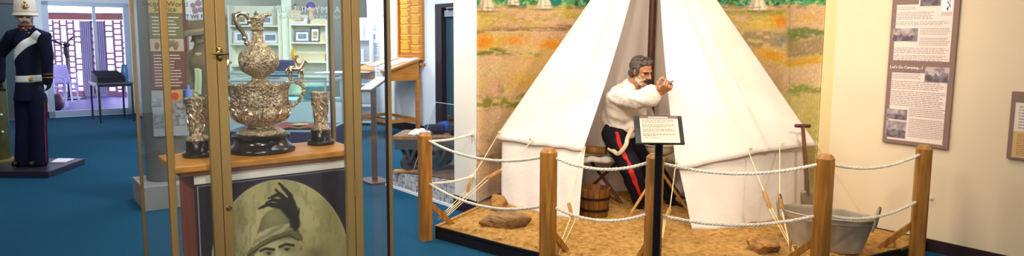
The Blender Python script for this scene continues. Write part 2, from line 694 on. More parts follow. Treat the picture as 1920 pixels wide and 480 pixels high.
# ================================================================== OUTSIDE, BEYOND THE GLASS DOOR
M_deck = mat('mauve deck boards', '#4c4288', 0.5, c2='#5e4a86', scale=3, stretch=(0.4, 5, 1), lo=0.3, hi=0.7)
M_brick = mat('mauve brown brick', '#8a6478', 0.85, c2='#946a74', scale=6)
M_lintel = mat('red brown lintel', '#96584c', 0.8)
M_gate = mat('grey mauve gate', '#8a8498', 0.7)
M_plastic = mat('pale plastic', '#c9c2dc', 0.5)
M_black = mat('black paint', '#0c0a10', 0.4)
M_tube = mat('fluorescent tube', '#ffffff', 0.5, emit='#f4f6ff', estr=6)
M_terra = mat('dark red glaze', '#4a2238', 0.5)

dk0 = d_l + G2 * 0.16
s = S(); s.prism([dk0 - G1 * 5, dk0 + G1 * 9, dk0 + G1 * 9 + G2 * 16, dk0 - G1 * 5 + G2 * 16], -0.1, 0.0)
struct(s.obj('floor_deck', M_deck, smooth=False))
# pierced brick screen, faces us squarely
SD = 17.5
def scr(px, py, D=SD):
    return V(px, py, D)
zt, zb = scr(130, 26).z, 0.0
def screen(px0, px1, cols, name, label):
    x0, x1 = scr(px0, 100).x, scr(px1, 100).x
    rows = 13
    z0, z1 = 0.12, scr(130, 37.5).z
    cw = (x1 - x0) / cols
    rh = (z1 - z0) / rows
    s = S()
    for c in range(cols):
        wide = 0.8 if c % 2 == 0 else 0.74
        off = 0 if c % 2 == 0 else rh * 0.45
        # upright between columns of holes
        s.box((x0 + c * cw + cw * (1 - wide) / 4, SD, (z0 + z1) / 2), (cw * (1 - wide) / 2, 0.03, z1 - z0))
        s.box((x0 + (c + 1) * cw - cw * (1 - wide) / 4, SD, (z0 + z1) / 2), (cw * (1 - wide) / 2, 0.03, z1 - z0))
        r = 0
        while r < rows + 1:
            z = z0 + r * rh + off
            if z < z1:
                big = (c % 2 == 0 and (r * 7 + c * 3) % 5 in (1, 3))
                if not big:
                    s.box((x0 + (c + 0.5) * cw, SD, min(z, z1 - 0.02)), (cw * wide, 0.028, rh * 0.32))
            r += 1
    s.box(((x0 + x1) / 2, SD, z0 / 2), (x1 - x0, 0.11, z0))
    o = s.obj(name, M_brick, smooth=False)
    return tag(o, label, 'screen', 'pierced brick screens')
screen(90, 154, 5, 'brick_screen', 'pierced brick screen with bright gaps behind the pedestal fan')
screen(199, 262, 4, 'brick_screen', 'pierced brick screen with bright gaps beside the grey gate')
s = S()
x0, x1 = scr(60, 0).x, scr(300, 0).x
s.box(((x0 + x1) / 2, SD - .05, (scr(130, 26).z + scr(130, 37).z) / 2), (x1 - x0, 0.16, scr(130, 26).z - scr(130, 37).z))
tag(s.obj('brick_lintel', M_lintel, smooth=False), 'red brown brick lintel running above the pierced screens', 'lintel', kind='thing')
gate = thing('timber_gate', 'double mauve grey gate standing between the two pierced brick screens', 'gate', (scr(176, 150).x, SD, 0))
for a, b in ((155, 174), (181, 199)):
    s = S(); xa, xb = scr(a, 100).x, scr(b, 100).x
    s.box(((xa + xb) / 2, SD, zt / 2 - 0.09), (xb - xa, 0.05, zt - 0.18))
    for k in range(5):
        s.box((xa + (k + 0.5) * (xb - xa) / 5, SD - 0.03, zt / 2 - 0.06), ((xb - xa) / 5 - 0.012, 0.02, zt - 0.25))
    s.obj('gate_leaf', M_gate, gate, smooth=False)
s = S()
for k in range(11):
    z = 0.15 + k * (zt - 0.35) / 10
    s.box((scr(177.5, 100).x, SD, z), (0.1, 0.05, 0.06))
s.box((scr(177.5, 100).x - 0.035, SD, zt / 2 - .06), (0.02, 0.05, zt - 0.25))
s.box((scr(177.5, 100).x, SD, 0.06), (0.1, 0.05, 0.12))
s.obj('gate_slats', M_brick, gate, smooth=False)

# fluorescent tube hanging in the veranda
ta, tb = V(87, 17, 15.0), V(275, 19, 15.6)
s = S(); s.tube([ta, tb], 0.075, 12)
fl = thing('fluorescent_light', 'long white fluorescent tube hanging outside above the glass door', 'light', (ta + tb) / 2)
s.obj('tube', M_tube, fl)
s = S()
up = Vector((0, 0, 0.1))
s.tube([ta + up, tb + up], 0.04, 8)
for k in (0.1, 0.9):
    p = ta.lerp(tb, k); s.tube([p + up, p + Vector((0, 0, 0.9))], 0.012, 6)
s.obj('batten', M_alu, fl)

# pedestal fan
fp = W(128, 156, 0); fp = V(128, 156, 16.6); fp.z = 0
fan = thing('pedestal_fan', 'tall black pedestal fan standing outside before the pierced brick screen', 'fan', fp)
hubz = V(130, 84, 16.6).z
s = S(); s.lathe([(0.36, 0), (0.36, 0.03), (0.06, 0.07), (0.03, 0.1), (0.025, hubz - 0.05), (0, hubz - 0.05)], 20, Matrix.Translation(fp)); s.obj('stand', M_black, fan)
hub = fp + Vector((0, -0.06, hubz))
s = S(); s.ball(hub + Vector((0, 0.1, 0)), (0.06, 0.12, 0.06)); s.obj('motor', M_black, fan)
for k in range(3):
    a = math.radians(160 + k * 120)
    d = Vector((math.cos(a), 0, math.sin(a))); e = Vector((-math.sin(a), 0, math.cos(a)))
    s = S()
    s.sheet(lambda u, v: hub + d * (0.04 + 0.29 * u) + e * ((v - 0.5) * (0.03 + 0.05 * math.sin(u * PI * 0.9))) + Vector((0, 0.06 * (v - 0.5), 0)), 8, 4)
    s.obj('blade', M_black, fan, solid=0.006)
s = S()
for dy in (-0.06, 0.06):
    s.tube([hub + Vector((0.4 * math.cos(2 * PI * i / 32), dy, 0.4 * math.sin(2 * PI * i / 32))) for i in range(32)], 0.006, 5, closed=True)
for i in range(12):
    a = 2 * PI * i / 12
    s.tube([hub + Vector((0, -0.09, 0)), hub + Vector((0.4 * math.cos(a), -0.06, 0.4 * math.sin(a)))], 0.003, 4)
s.obj('guard', M_black, fan)

# stacking chairs on the deck
def patio_chair(loc, rz, label):
    t = thing('patio_chair', label, 'chair', (0, 0, 0), 0, 'pale patio chairs')
    s = S(); s.sheet(lambda u, v: Vector(((u - 0.5) * 0.46, (v - 0.5) * 0.44, 0.44 - 0.02 * math.sin(u * PI) * math.sin(v * PI))), 8, 8); s.obj('seat', M_plastic, t, solid=0.02)
    s = S()
    s.sheet(lambda u, v: Vector(((u - 0.5) * (0.46 - 0.08 * v), 0.22 + 0.14 * v + 0.04 * (1 - (2 * u - 1) ** 2), 0.44 + 0.46 * v)), 8, 8); s.obj('backrest', M_plastic, t, solid=0.018)
    for sx in (-1, 1):
        for y, y2 in ((-0.2, -0.26), (0.22, 0.32)):
            s = S(); s.tube([(sx * 0.2, y, 0.44), (sx * 0.25, y2, 0)], 0.018, 8); s.obj('leg', M_plastic, t)
        s = S(); s.tube(catmull([(sx * 0.24, -0.24, 0.2), (sx * 0.25, -0.22, 0.62), (sx * 0.25, 0.0, 0.66), (sx * 0.22, 0.27, 0.64)], 5), 0.018, 8); s.obj('armrest', M_plastic, t)
    t.location = loc; t.rotation_euler = (0, 0, rz)
    return t
c0 = patio_chair(W(120, 190, 0), math.radians(200), 'pale patio chair standing alone on the mauve deck beyond the glass door')
copy_thing(c0, W(92, 201, 0), math.radians(150), 'pale patio chair half hidden behind the soldier mannequin')
s = S(); s.lathe([(0.07, 0), (0.13, 0.05), (0.16, 0.16), (0.13, 0.28), (0.09, 0.34), (0.0, 0.34)], 20, Matrix.Translation(W(106, 207, 0)))
tag(s.obj('garden_pot', M_terra), 'dark red rounded pot on the deck just outside the glass door', 'pot')

s = S(); s.prism([dk0 - G1 * 5, dk0 + G1 * 9, Vector((8, SD - .1, 0)), Vector((-19, SD - .1, 0))], 2.9, 3.0)
struct(s.obj('ceiling_veranda', mat('veranda soffit', '#9c98b8', .8), smooth=False))

M_beam = mat('lavender beam', '#8c88b4', .7)
zz = scr(130, 12).z
s = S(); s.box(((x0 + x1) / 2, SD + .1, (zz + 2.9) / 2), (x1 - x0 + 6, .15, 2.9 - zz)); struct(s.obj('trim_1', M_beam, smooth=False))
s = S(); s.box(((x0 + x1) / 2, SD + .05, (scr(130, 22).z + scr(130, 26).z) / 2), (x1 - x0, .14, scr(130, 22).z - scr(130, 26).z)); struct(s.obj('trim_2', mat('purple beam', '#5a4a8c', .7), smooth=False))
# ================================================================== THE CAMP DISPLAY
M_canvas = mat('white tent canvas', '#e2d9d0', 0.9, c2='#d8ccc0', scale=2.5, bump=0.25, bscale=14, spec=0.1, sheen=0.2)
M_canvas_in = mat('tent lining', '#dccdc2', 0.95, c2='#d2c0b4', scale=2.0, stretch=(6, 6, 0.5), spec=0.05)
M_post = mat('varnished pine', '#b0762c', 0.42, c2='#84541c', scale=6, stretch=(6, 6, 0.6), bump=0.08, bscale=30)
M_pine = mat('pale timber', '#b8843e', 0.6, c2='#9c6a2c', scale=8, stretch=(4, 4, 1))
M_rope = mat('white cotton rope', '#e2d8c8', 0.85, c2='#cec2b0', scale=60)
M_cord = mat('cream cord', '#e2cf9c', 0.8)
M_riser = mat('black riser', '#150d10', 0.5)
M_darkwood = mat('dark red brown wood', '#5c3426', 0.5, c2='#482418', scale=12, stretch=(3, 3, 1))
M_rock = mat('brown rock', '#b58244', 0.9, c2='#6e4822', scale=9, bump=0.9, bscale=26, detail=8)
M_rock2 = mat('grey brown rock', '#a07c50', 0.9, c2='#6c4a28', scale=7, bump=0.9, bscale=22, detail=8)
PZ = 0.09          # sand level
GROUND = PZ

# ---------------------------------------------------------------- mural
M_mural = vmat('painted mural', 0.75, 0.2, bump=0.08, bscale=120)
mlen = [0]
for a, b in zip(mural_line[:-1], mural_line[1:]): mlen.append(mlen[-1] + (b - a).length)
def mural_at(u):
    t = u * mlen[-1]
    i = max(0, min(len(mlen) - 2, int(np.searchsorted(mlen, t)) - 1))
    return mural_line[i].lerp(mural_line[i + 1], (t - mlen[i]) / (mlen[i + 1] - mlen[i]))
s = S()
s.sheet(lambda u, v: mural_at(0.004 + .996 * u) + Vector((0, 0.012, 0.105 + v * 2.5)), 420, 260)
mural = tag(s.obj('mural', M_mural, solid=0.012), 'painted mural of an orange and green bush camp on the wall behind the white tent', 'mural')
def mural_paint(P):
    d = P - np.array(EYE)
    k = F / (d @ np.array(FWD))
    x = CX + (d @ np.array(RIGHT)) * k
    y = CY - (d @ np.array(UP)) * k
    n1 = fbm(x / 55, y / 16, 3); n2 = fbm(x / 16, y / 7, 9); n3 = fbm(x / 5, y / 4, 21); n4 = fbm(x / 90, y / 30, 33)
    img = np.tile(rgb('#ccae80'), (len(x), 1))
    img = blend(img, '#cfa588', sstep(.45, .62, n1))
    img = blend(img, '#c4ae62', sstep(.52, .66, n4))
    R = x > 1300
    right = sstep(1470, 1484, x) * R
    def band(y0, y1, soft, nz=6):
        yy = y + (n1 - .5) * nz * 4 + (n3 - .5) * nz
        return sstep(y0 - soft, y0 + soft, yy) * (1 - sstep(y1 - soft, y1 + soft, yy))
    L = ~R
    img = blend(img, '#cbb060', band(24, 46, 8) * L * sstep(.35, .6, n4) * .9)
    img = blend(img, '#b39c50', band(24, 50, 8) * sstep(.5, .6, n2) * .6)
    img = blend(img, '#8a6a52', band(52, 60, 4, 4) * L * sstep(.42, .56, fbm(x / 40, y / 5, 51)) * .85)
    img = blend(img, '#de8e2c', np.exp(-((x - 905) / 22) ** 2 - ((y - 78) / 13) ** 2) * 1.1)
    img = blend(img, '#d98b34', np.exp(-((x - 965) / 26) ** 2 - ((y - 76) / 9) ** 2) * .8)
    img = blend(img, '#dd8f2e', np.exp(-((x - 1035) / 24) ** 2 - ((y - 84) / 11) ** 2))
    img = blend(img, '#d7a23e', np.exp(-((x - 1010) / 45) ** 2 - ((y - 120) / 14) ** 2) * .8)
    img = blend(img, '#6c7434', band(93, 106, 5, 7) * L * sstep(.34, .52, n2) * (1 - sstep(985, 1025, x)) * .85)
    img = blend(img, '#d0ae86', band(112, 150, 10) * L * .7)
    img = blend(img, '#cfa049', np.exp(-((x - 985) / 40) ** 2 - ((y - 150) / 18) ** 2) * .7)
    img = blend(img, '#7c7838', band(182, 206, 6, 8) * L * sstep(.40, .58, n2) * .8)
    img = blend(img, '#cba68a', band(210, 420, 14) * L * .75)
    img = blend(img, '#b4968a', band(260, 420, 25) * L * sstep(.45, .6, n1) * .8)
    img = blend(img, '#8a7a48', band(285, 305, 8) * L * sstep(.45, .6, n2) * .6)
    img = blend(img, '#ac948c', band(330, 420, 18) * L * .6)
    # faint standing figures near the boundary
    for fx in (936, 942):
        img = blend(img, '#8a6a44', np.exp(-((x - fx) / 3.5) ** 2 - ((y - 166) / 9) ** 2) * .5)
        img = blend(img, '#dcc79a', np.exp(-((x - fx - 3) / 2.5) ** 2 - ((y - 160) / 6) ** 2) * .5)
    # right side of the tent
    img = blend(img, '#9a8c50', band(19, 27, 4, 4) * R * (1 - right) * .8)
    img = blend(img, '#de8526', np.exp(-((x - 1466) / 20) ** 2 - ((y - 40) / 11) ** 2) * (1 - right))
    img = blend(img, '#d9ae4e', np.exp(-((x - 1425) / 30) ** 2 - ((y - 48) / 9) ** 2) * (1 - right) * .8)
    img = blend(img, '#a08a6c', band(58, 86, 6) * R * (1 - right) * sstep(.35, .55, n2) * .9)
    img = blend(img, '#5f8484', np.exp(-((x - 1468) / 8) ** 2 - ((y - 77) / 4) ** 2) * .8)
    img = blend(img, '#d9952e', np.exp(-((x - 1452) / 32) ** 2 - ((y - 105 - (x - 1452) * .25) / 10) ** 2) * (1 - right))
    img = blend(img, '#c8a080', band(118, 170, 8) * R * (1 - right) * .7)
    img = blend(img, '#c8a080', right * band(8, 52, 4) * .9)
    img = blend(img, '#c79a5c', np.exp(-((x - 1515) / 22) ** 2 - ((y - 34) / 9) ** 2) * right)
    img = blend(img, '#6c7446', right * band(54, 72, 5, 8) * sstep(.3, .5, n2) * .95)
    img = blend(img, '#8e7658', right * band(72, 106, 5) * (.6 + .4 * n3))
    img = blend(img, '#c3923a', right * band(108, 122, 4) * .9)
    img = blend(img, '#c8a488', right * band(124, 150, 5) * .8)
    img = blend(img, '#8d8c4c', right * band(152, 176, 6, 8) * sstep(.35, .55, n2))
    img = blend(img, '#bdac68', right * band(178, 420, 10) * .85)
    img = blend(img, '#96784e', (np.exp(-((x - 1481.5) / 0.9) ** 2)) * R * .6)
    # scrub line along the top
    top = 11 + (n2 - .5) * 8 + np.where(R, -1, 0)
    g = 1 - sstep(top - 2, top + 2, y)
    gc = np.tile(rgb('#5c9464'), (len(x), 1))
    gc = blend(gc, '#2f7c74', sstep(.5, .62, n2)); gc = blend(gc, '#8fae7c', sstep(.55, .65, n3)); gc = blend(gc, '#3c5c34', sstep(.62, .7, fbm(x / 9, y / 9, 71)))
    img = img * (1 - g[:, None]) + gc * g[:, None]
    img = blend(img, '#7c6040', np.exp(-((y - top - 3) / 2.2) ** 2) * .6 * sstep(.3, .6, n2))
    # little painted bell tents
    for cx, by, hw, nar in ((911, 20, 18, .55), (962, 10, 13, .5), (1020, 16.5, 17, .5), (1421.5, 19.5, 19.5, .55)):
        hh = by + 26
        hw_y = hw * np.clip((y + 26) / hh, 0, 1.2)
        wall = y > by - 5
        hw_y = np.where(wall, hw * .93, hw_y)
        m = (np.abs(x - cx) < hw_y) & (y < by - 0.06 * np.abs(x - cx))
        c = np.tile(rgb('#e8d6c0'), (len(x), 1))
        c = blend(c, '#b49c90', (np.sin((x - cx) / np.maximum(hw_y, 1) * 9) > .72) * .55)
        c = blend(c, '#a89488', ((x - cx) < -hw_y * .35) * .4)
        c = blend(c, '#8c7868', (np.abs(y - by + 5) < .8) * .6)
        img = np.where(m[:, None], c, img)
        img = blend(img, '#6c5840', np.exp(-((x - cx) / hw / 1.2) ** 2 - ((y - by - 1.8) / 1.6) ** 2) * (~m) * .8)
    n5 = fbm(x / 2.2, y / 1.6, 91, 2)
    img = rgb('#c8a878') + (img - rgb('#c8a878')) * 1.10 + np.array([.02, .015, -.02])
    img = blend(img, '#e0c890', sstep(.62, .72, n3) * .35)
    img = blend(img, '#6c5a3c', sstep(.60, .74, fbm(x / 4, y / 2.2, 61)) * .18 * sstep(.45, .6, n2))
    img = img * (0.93 + 0.18 * n5[:, None])
    return img
paint(mural, mural_paint)
# faint seam strip where two lengths of painted canvas meet is part of the paint

# ---------------------------------------------------------------- platform and sand
P1 = W(798, 449, 0); P2p = V(1029, 281, 4.2); PMp = V(1228.5, 292, 4.02); P3p = V(1548, 291, 4.02); P4 = V(1733.5, 273, 4.42)
POSTS = [P1, P2p, PMp, P3p, P4]
POSTS = [Vector((p.x, p.y, 0)) for p in POSTS]
inw = [Vector((0.07, 0.03, 0)), Vector((0.03, 0.075, 0)), Vector((0, 0.08, 0)), Vector((-0.01, 0.08, 0)), Vector((-0.09, 0.03, 0))]
front = catmull([p + q for p, q in zip(POSTS, inw)], 8)
rw_at = RW0 - ER * ((front[-1] - RW0).dot(-ER)) 
right_edge = [rw_at - RWN * 0.02, RW0 - RWN * 0.02 - ER * 0.02]
back_edge = [SP + Vector((-0.02, -0.03, 0))] + [p + Vector((0, -0.025, 0)) for p in list(reversed(mural_line))[4:-2:4]] + [PB + Vector((0.03, -0.01, 0))]
outline = [front[0]] + front[1:] + right_edge + back_edge
def inset(poly, d):
    c = sum((Vector(p) for p in poly), Vector()) / len(poly)
    return [Vector(p) + (c - Vector(p)).normalized() * d for p in poly]
plat = thing('display_platform', 'low curved platform with a black edge carrying the sandy camp display', 'platform', (1.2, 5, 0))
s = S(); s.prism([(p.x, p.y) for p in outline], 0.0, PZ - 0.012); s.obj('base', M_riser, plat, smooth=False)
s = S()
for a, b in zip(front[:-1], front[1:]):
    d = (b - a).normalized(); n = Vector((-d.y, d.x, 0)) * 0.012
    s.prism([a, b, b + n, a + n], PZ - 0.02, PZ + 0.006)
s.obj('riser_lip', M_riser, plat, smooth=False)
s = S(); a, b = front[0], back_edge[-1]; d = (b - a).normalized(); n = Vector((d.y, -d.x, 0)) * 0.03
s.prism([a, b, b + n, a + n], 0.0, PZ + 0.012)
s.obj('timber_edge', M_pine, plat, smooth=False, label='pale timber edging strip')

M_sand = mat('orange sand', '#976a30', 0.95, c2='#c29656', scale=26, bump=0.9, bscale=60, spec=0.1, lo=0.3, hi=0.62, detail=8)
pin = inset(outline, 0.018)
s = S(); s.prism([(p.x, p.y) for p in pin], PZ - 0.012, PZ)
bmesh.ops.delete(s.bm, geom=[f for f in s.bm.faces if f.normal.z < 0.5 or True][:0], context='FACES')
# fine mound: grid clipped to the outline
from mathutils.geometry import intersect_point_line
def inside(x, y, poly):
    r = False; j = len(poly) - 1
    for i in range(len(poly)):
        xi, yi, xj, yj = poly[i].x, poly[i].y, poly[j].x, poly[j].y
        if (yi > y) != (yj > y) and x < (xj - xi) * (y - yi) / (yj - yi) + xi: r = not r
        j = i
    return r
pin2 = inset(outline, 0.03)
OA = np.array([(p.x, p.y) for p in outline]); OB = np.roll(OA, -1, 0)
def edge_d(x, y):
    d = OB - OA; t = np.clip(((x - OA[:, 0]) * d[:, 0] + (y - OA[:, 1]) * d[:, 1]) / ((d ** 2).sum(1) + 1e-9), 0, 1)
    return float(np.hypot(OA[:, 0] + t * d[:, 0] - x, OA[:, 1] + t * d[:, 1] - y).min())
step = 0.022
xs = np.arange(-0.8, 3.4, step); ys = np.arange(3.9, 6.6, step)
vid = {}
for i, x in enumerate(xs):
    for j, y in enumerate(ys):
        if inside(x, y, pin2):
            h = 0.004 + 0.016 * float(fbm(x * 3.3 + 9, y * 3.3 + 4, 5)) + 0.007 * float(vnoise(x * 31 + 50, y * 31 + 50, 8)) ** 2 * 2
            k = min(1.0, max(0.0, (edge_d(x, y) - 0.055) / 0.08))
            vid[i, j] = s.bm.verts.new((x, y, PZ - 0.003 + (h + 0.003) * k))
for (i, j), v in list(vid.items()):
    q = [vid.get(k) for k in ((i, j), (i + 1, j), (i + 1, j + 1), (i, j + 1))]
    if all(q): s.bm.faces.new(q)
# clods and pebbles lying loose in it
for k in range(900):
    x, y = random.uniform(-0.6, 3.0), random.uniform(4.05, 6.2)
    if not inside(x, y, pin2): continue
    r = random.uniform(0.004, 0.011)
    b0 = bmesh.ops.create_icosphere(s.bm, subdivisions=1, radius=r)
    for v in b0['verts']:
        v.co = Vector((v.co.x * random.uniform(.8, 1.5) + x, v.co.y * random.uniform(.8, 1.3) + y, v.co.z * .8 + PZ + 0.014))
tag(s.obj('sand', M_sand), 'orange sandy earth spread over the camp platform', 'sand', kind='stuff')
GROUND = PZ + 0.012

# ---------------------------------------------------------------- barrier posts
PTOP = 0.822
def barrier_post(i, loc, rz, label, first=None):
    if first is not None:
        return copy_thing(first, loc, rz, label)
    t = thing('barrier_post', label, 'post', (0, 0, 0), 0, 'wooden barrier posts')
    s = S(); h = 0.045; c = 0.012
    pl = [(-h + c, -h), (h - c, -h), (h, -h + c), (h, h - c), (h - c, h), (-h + c, h), (-h, h - c), (-h, -h + c)]
    s.prism(pl, 0, PTOP - 0.025)
    top = [s.bm.verts.new((p[0] * .62, p[1] * .62, PTOP)) for p in pl]
    mid_ = [s.bm.verts.new((p[0], p[1], PTOP - 0.025)) for p in pl]
    for k in range(8):
        s.bm.faces.new((mid_[k], mid_[(k + 1) % 8], top[(k + 1) % 8], top[k]))
    s.bm.faces.new(top)
    s.obj('shaft', M_post, t, smooth=False)
    s = S(); s.box((0, 0, 0), (0.022, 0.04, 0.3), m=Matrix.Translation((0.0, 0.12, 0.19)) @ Matrix.Rotation(math.radians(45), 4, 'X'))
    s.obj('brace', M_post, t, smooth=False, bevel=0.003)
    t.location = loc; t.rotation_euler = (0, 0, rz)
    return t
bp = barrier_post(0, POSTS[0], math.radians(-62), 'wooden barrier post at the platform corner in front of the tiled plinth and cart')
for p, a, l in ((POSTS[1], -40, 'wooden barrier post standing before the flat brown rock and the tent wall'),
                (POSTS[2], 12, 'wooden barrier post directly behind the black caption stand'),
                (POSTS[3], 40, 'thick wooden barrier post in front of the galvanised tub'),
                (POSTS[4], 66, 'wooden barrier post by the cream wall under the tall text panel')):
    barrier_post(1, p, math.radians(a), l, bp)

# ---------------------------------------------------------------- ropes
def rope_geo(s, pts, r=0.0085, pitch=0.07, strands=3):
    L = [0]
    for a, b in zip(pts[:-1], pts[1:]): L.append(L[-1] + (b - a).length)
    n = max(8, int(L[-1] / 0.008))
    path = []
    for i in range(n + 1):
        t = L[-1] * i / n
        k = min(len(L) - 2, max(0, int(np.searchsorted(L, t)) - 1))
        path.append((pts[k].lerp(pts[k + 1], (t - L[k]) / max(1e-6, L[k + 1] - L[k])), t))
    for q in range(strands):
        sp = []
        for i, (p, t) in enumerate(path):
            d = (path[min(i + 1, n)][0] - path[max(0, i - 1)][0]).normalized()
            u = d.cross(Z3).normalized(); w = u.cross(d)
            a = 2 * PI * (t / pitch + q / strands)
            sp.append(p + u * math.cos(a) * r * .62 + w * math.sin(a) * r * .62)
        s.tube(sp, r * .66, 6)
def sag(a, b, drop, n=24):
    return [a.lerp(b, i / n) - Z3 * (drop * 4 * (i / n) * (1 - i / n)) for i in range(n + 1)]
hook_up = V(886, 251, 5.64); hook_dn = V(888, 330, 5.64)
spans = [
    (None, 0, 'between the wall end and the corner post beside the cart'),
    (0, 1, 'between the corner post and the post before the flat rock'),
    (1, 2, 'between the flat rock post and the post behind the caption stand'),
    (2, 3, 'between the caption stand and the post before the tub'),
    (3, 4, 'between the tub post and the post by the cream wall'),
]
for lvl, zz, nm in ((0, 0.760, 'upper'), (1, 0.437, 'lower')):
    for k, (i, j, lab) in enumerate(spans):
        if i is None:
            a = hook_up if lvl == 0 else hook_dn
            b = Vector((POSTS[0].x, POSTS[0].y, zz)) + Vector((0.03, 0.03, -0.01)); dr = 0.015
        else:
            a = Vector((POSTS[i].x, POSTS[i].y, zz)); b = Vector((POSTS[j].x, POSTS[j].y, zz))
            dd = (b - a).normalized(); a = a + dd * 0.05; b = b - dd * 0.05
            dr = (0.075, 0.055, 0.06, 0.055)[i] if lvl == 0 else (0.085, 0.06, 0.06, 0.06)[i]
        s = S(); rope_geo(s, sag(a, b, dr))
        tag(s.obj('barrier_rope', M_rope), f'{nm} white rope hung {lab}', 'rope', 'white barrier ropes')
for lvl, p in (('upper', hook_up), ('lower', hook_dn)):
    s = S(); s.lathe([(0.016, 0), (0.016, 0.004), (0.006, 0.006), (0.006, 0.03), (0.012, 0.034), (0.0, 0.04)], 12, frame_m(p + Vector((-0.01, 0.02, 0)) , ep, Z3, Vector((-pn.x, -pn.y, 0))))
    s.tube([p + Vector((0, -0.01, 0)) + Vector((0.014 * math.cos(a), 0, 0.014 * math.sin(a))) for a in np.linspace(0, 2 * PI, 14)[:-1]], 0.005, 6, closed=True)
    tag(s.obj('rope_hook', M_rope), f'small white {lvl} hook tying the barrier rope to the wall end', 'hook')
rp = on_line(1747, B1, ER, 372)
s = S(); s.lathe([(0.014, 0), (0.014, 0.004), (0.005, 0.006), (0.005, 0.025), (0.009, 0.03), (0, 0.034)], 12, frame_m(rp, ER, Z3, -RWN))
tag(s.obj('rope_hook', M_rope), 'small white hook on the cream wall beside the end barrier post', 'hook')

# ---------------------------------------------------------------- the bell tent
tent = thing('bell_tent', 'white canvas bell tent with its front flaps drawn open over the shaving figure', 'tent', (1.25, 5.6, GROUND))
APEX = V(1226, -172, 5.95)
EZ = 0.69
def dA(px, py, D): return V(px, py, D)
# eave line points (front), from the mural edge round to the far side
eL0 = dA(935, 250, 5.72); eL1 = dA(1000, 262, 5.5); eL2 = dA(1050, 267, 5.36); eL3 = dA(1095, 274, 5.26)
eR0 = dA(1267, 306, 4.98); eR1 = dA(1330, 296, 4.96); eR2 = dA(1402, 279, 5.0); eR3 = dA(1462, 270, 5.1); eR4 = dA(1524, 263, 5.27)
topL = dA(1187, -4, 5.72); topR = dA(1238, -4, 5.62)
def fold(u, v, amp, f, ph=0):
    return amp * math.sin(u * f + ph) * (0.25 + 0.75 * v)
def roofside(eaves, apex_edges, amp, ph):
    ev = catmull(eaves, 8)
    def fn(u, v):
        k = u * (len(ev) - 1); i = min(len(ev) - 2, int(k))
        e = ev[i].lerp(ev[i + 1], k - i)
        a = apex_edges[0].lerp(apex_edges[1], u)
        p = a.lerp(e, v)
        out = Vector((p.x - 1.25, p.y - 6.0, 0)).normalized()
        w = fold(u, v, amp, 17, ph) + 0.006 * math.sin(u * 41 + v * 3 + ph)
        belly = -0.035 * math.sin(v * PI) * (1 - abs(2 * u - 1) ** 3)
        return p + out * (w + belly)
    return fn
# left panel edge follows the photo's opening line: the opening edge starts at topL, not at the apex
def roof_left(u, v):
    ev = catmull([eL0, eL1, eL2, eL3], 8)
    k = u * (len(ev) - 1); i = min(len(ev) - 2, int(k))
    e = ev[i].lerp(ev[i + 1], k - i)
    ap = APEX + Vector((-0.02, -0.02, 0)) * u
    p = ap.lerp(e, v * (1.020 + .002 * math.sin(u * 23)))
    if u > 0.55:                                   # pull the free edge so it hangs a little bowed
        q = (u - 0.55) / 0.45
        t = Vector((0.018, -0.01, 0)) * math.sin(v * PI) * q * 2
        p = p + t
    out = Vector((p.x - 1.25, p.y - 6.0, 0)).normalized()
    cr = 0.034 * math.exp(-((u - 0.62 - 0.1 * v) / 0.045) ** 2) * math.sin(min(1, v * 1.25) * PI)
    return p + out * (0.004 * math.sin(u * 9 + 1) * v - 0.02 * math.sin(v * PI) * (1 - abs(2 * u - 1)) + cr - 0.0015 * math.sin(u * 31 + v * 4) * v)
def roof_right(u, v):
    ev = catmull([eR0, eR1, eR2, eR3, eR4], 8)
    k = u * (len(ev) - 1); i = min(len(ev) - 2, int(k))
    e = ev[i].lerp(ev[i + 1], k - i)
    p = (APEX + Vector((0.02, -0.02, 0)) * (1 - u)).lerp(e, v * (1.020 + .002 * math.sin(u * 19)))
    if u < 0.3:
        q = 1 - u / 0.3
        p = p + Vector((-0.03, -0.01, 0)) * math.sin(v * PI) * q
    out = Vector((p.x - 1.25, p.y - 6.0, 0)).normalized()
    cr = 0.026 * math.exp(-((u - 0.30 - 0.18 * v) / 0.035) ** 2) * math.sin(v * PI)
    cr += 0.014 * math.exp(-((u - 0.62) / 0.03) ** 2) * v
    return p + out * (0.008 * math.sin(u * 15) * v * v * v - 0.02 * math.sin(v * PI) * (1 - abs(2 * u - 1)) + cr)
s = S(); s.sheet(roof_left, 60, 60); s.obj('roof_flap', M_canvas, tent, solid=0.004)
s = S(); s.sheet(roof_right, 72, 60); s.obj('roof_flap', M_canvas, tent, solid=0.004)
# eave valance lip: a short doubled hem hanging just below the eave
def hem(pts, drop, name):
    ev = catmull(pts, 8)
    def fn(u, v):
        k = u * (len(ev) - 1); i = min(len(ev) - 2, int(k))
        e = ev[i].lerp(ev[i + 1], k - i)
        out = Vector((e.x - 1.25, e.y - 6.0, 0)).normalized()
        return e + out * (0.006 + 0.004 * math.sin(u * 23) * v) + Z3 * (0.010 - drop * v * (1 + .15 * math.sin(u * 31)))
    s = S(); s.sheet(fn, 50, 4); s.obj(name, M_canvas, tent, solid=0.003)
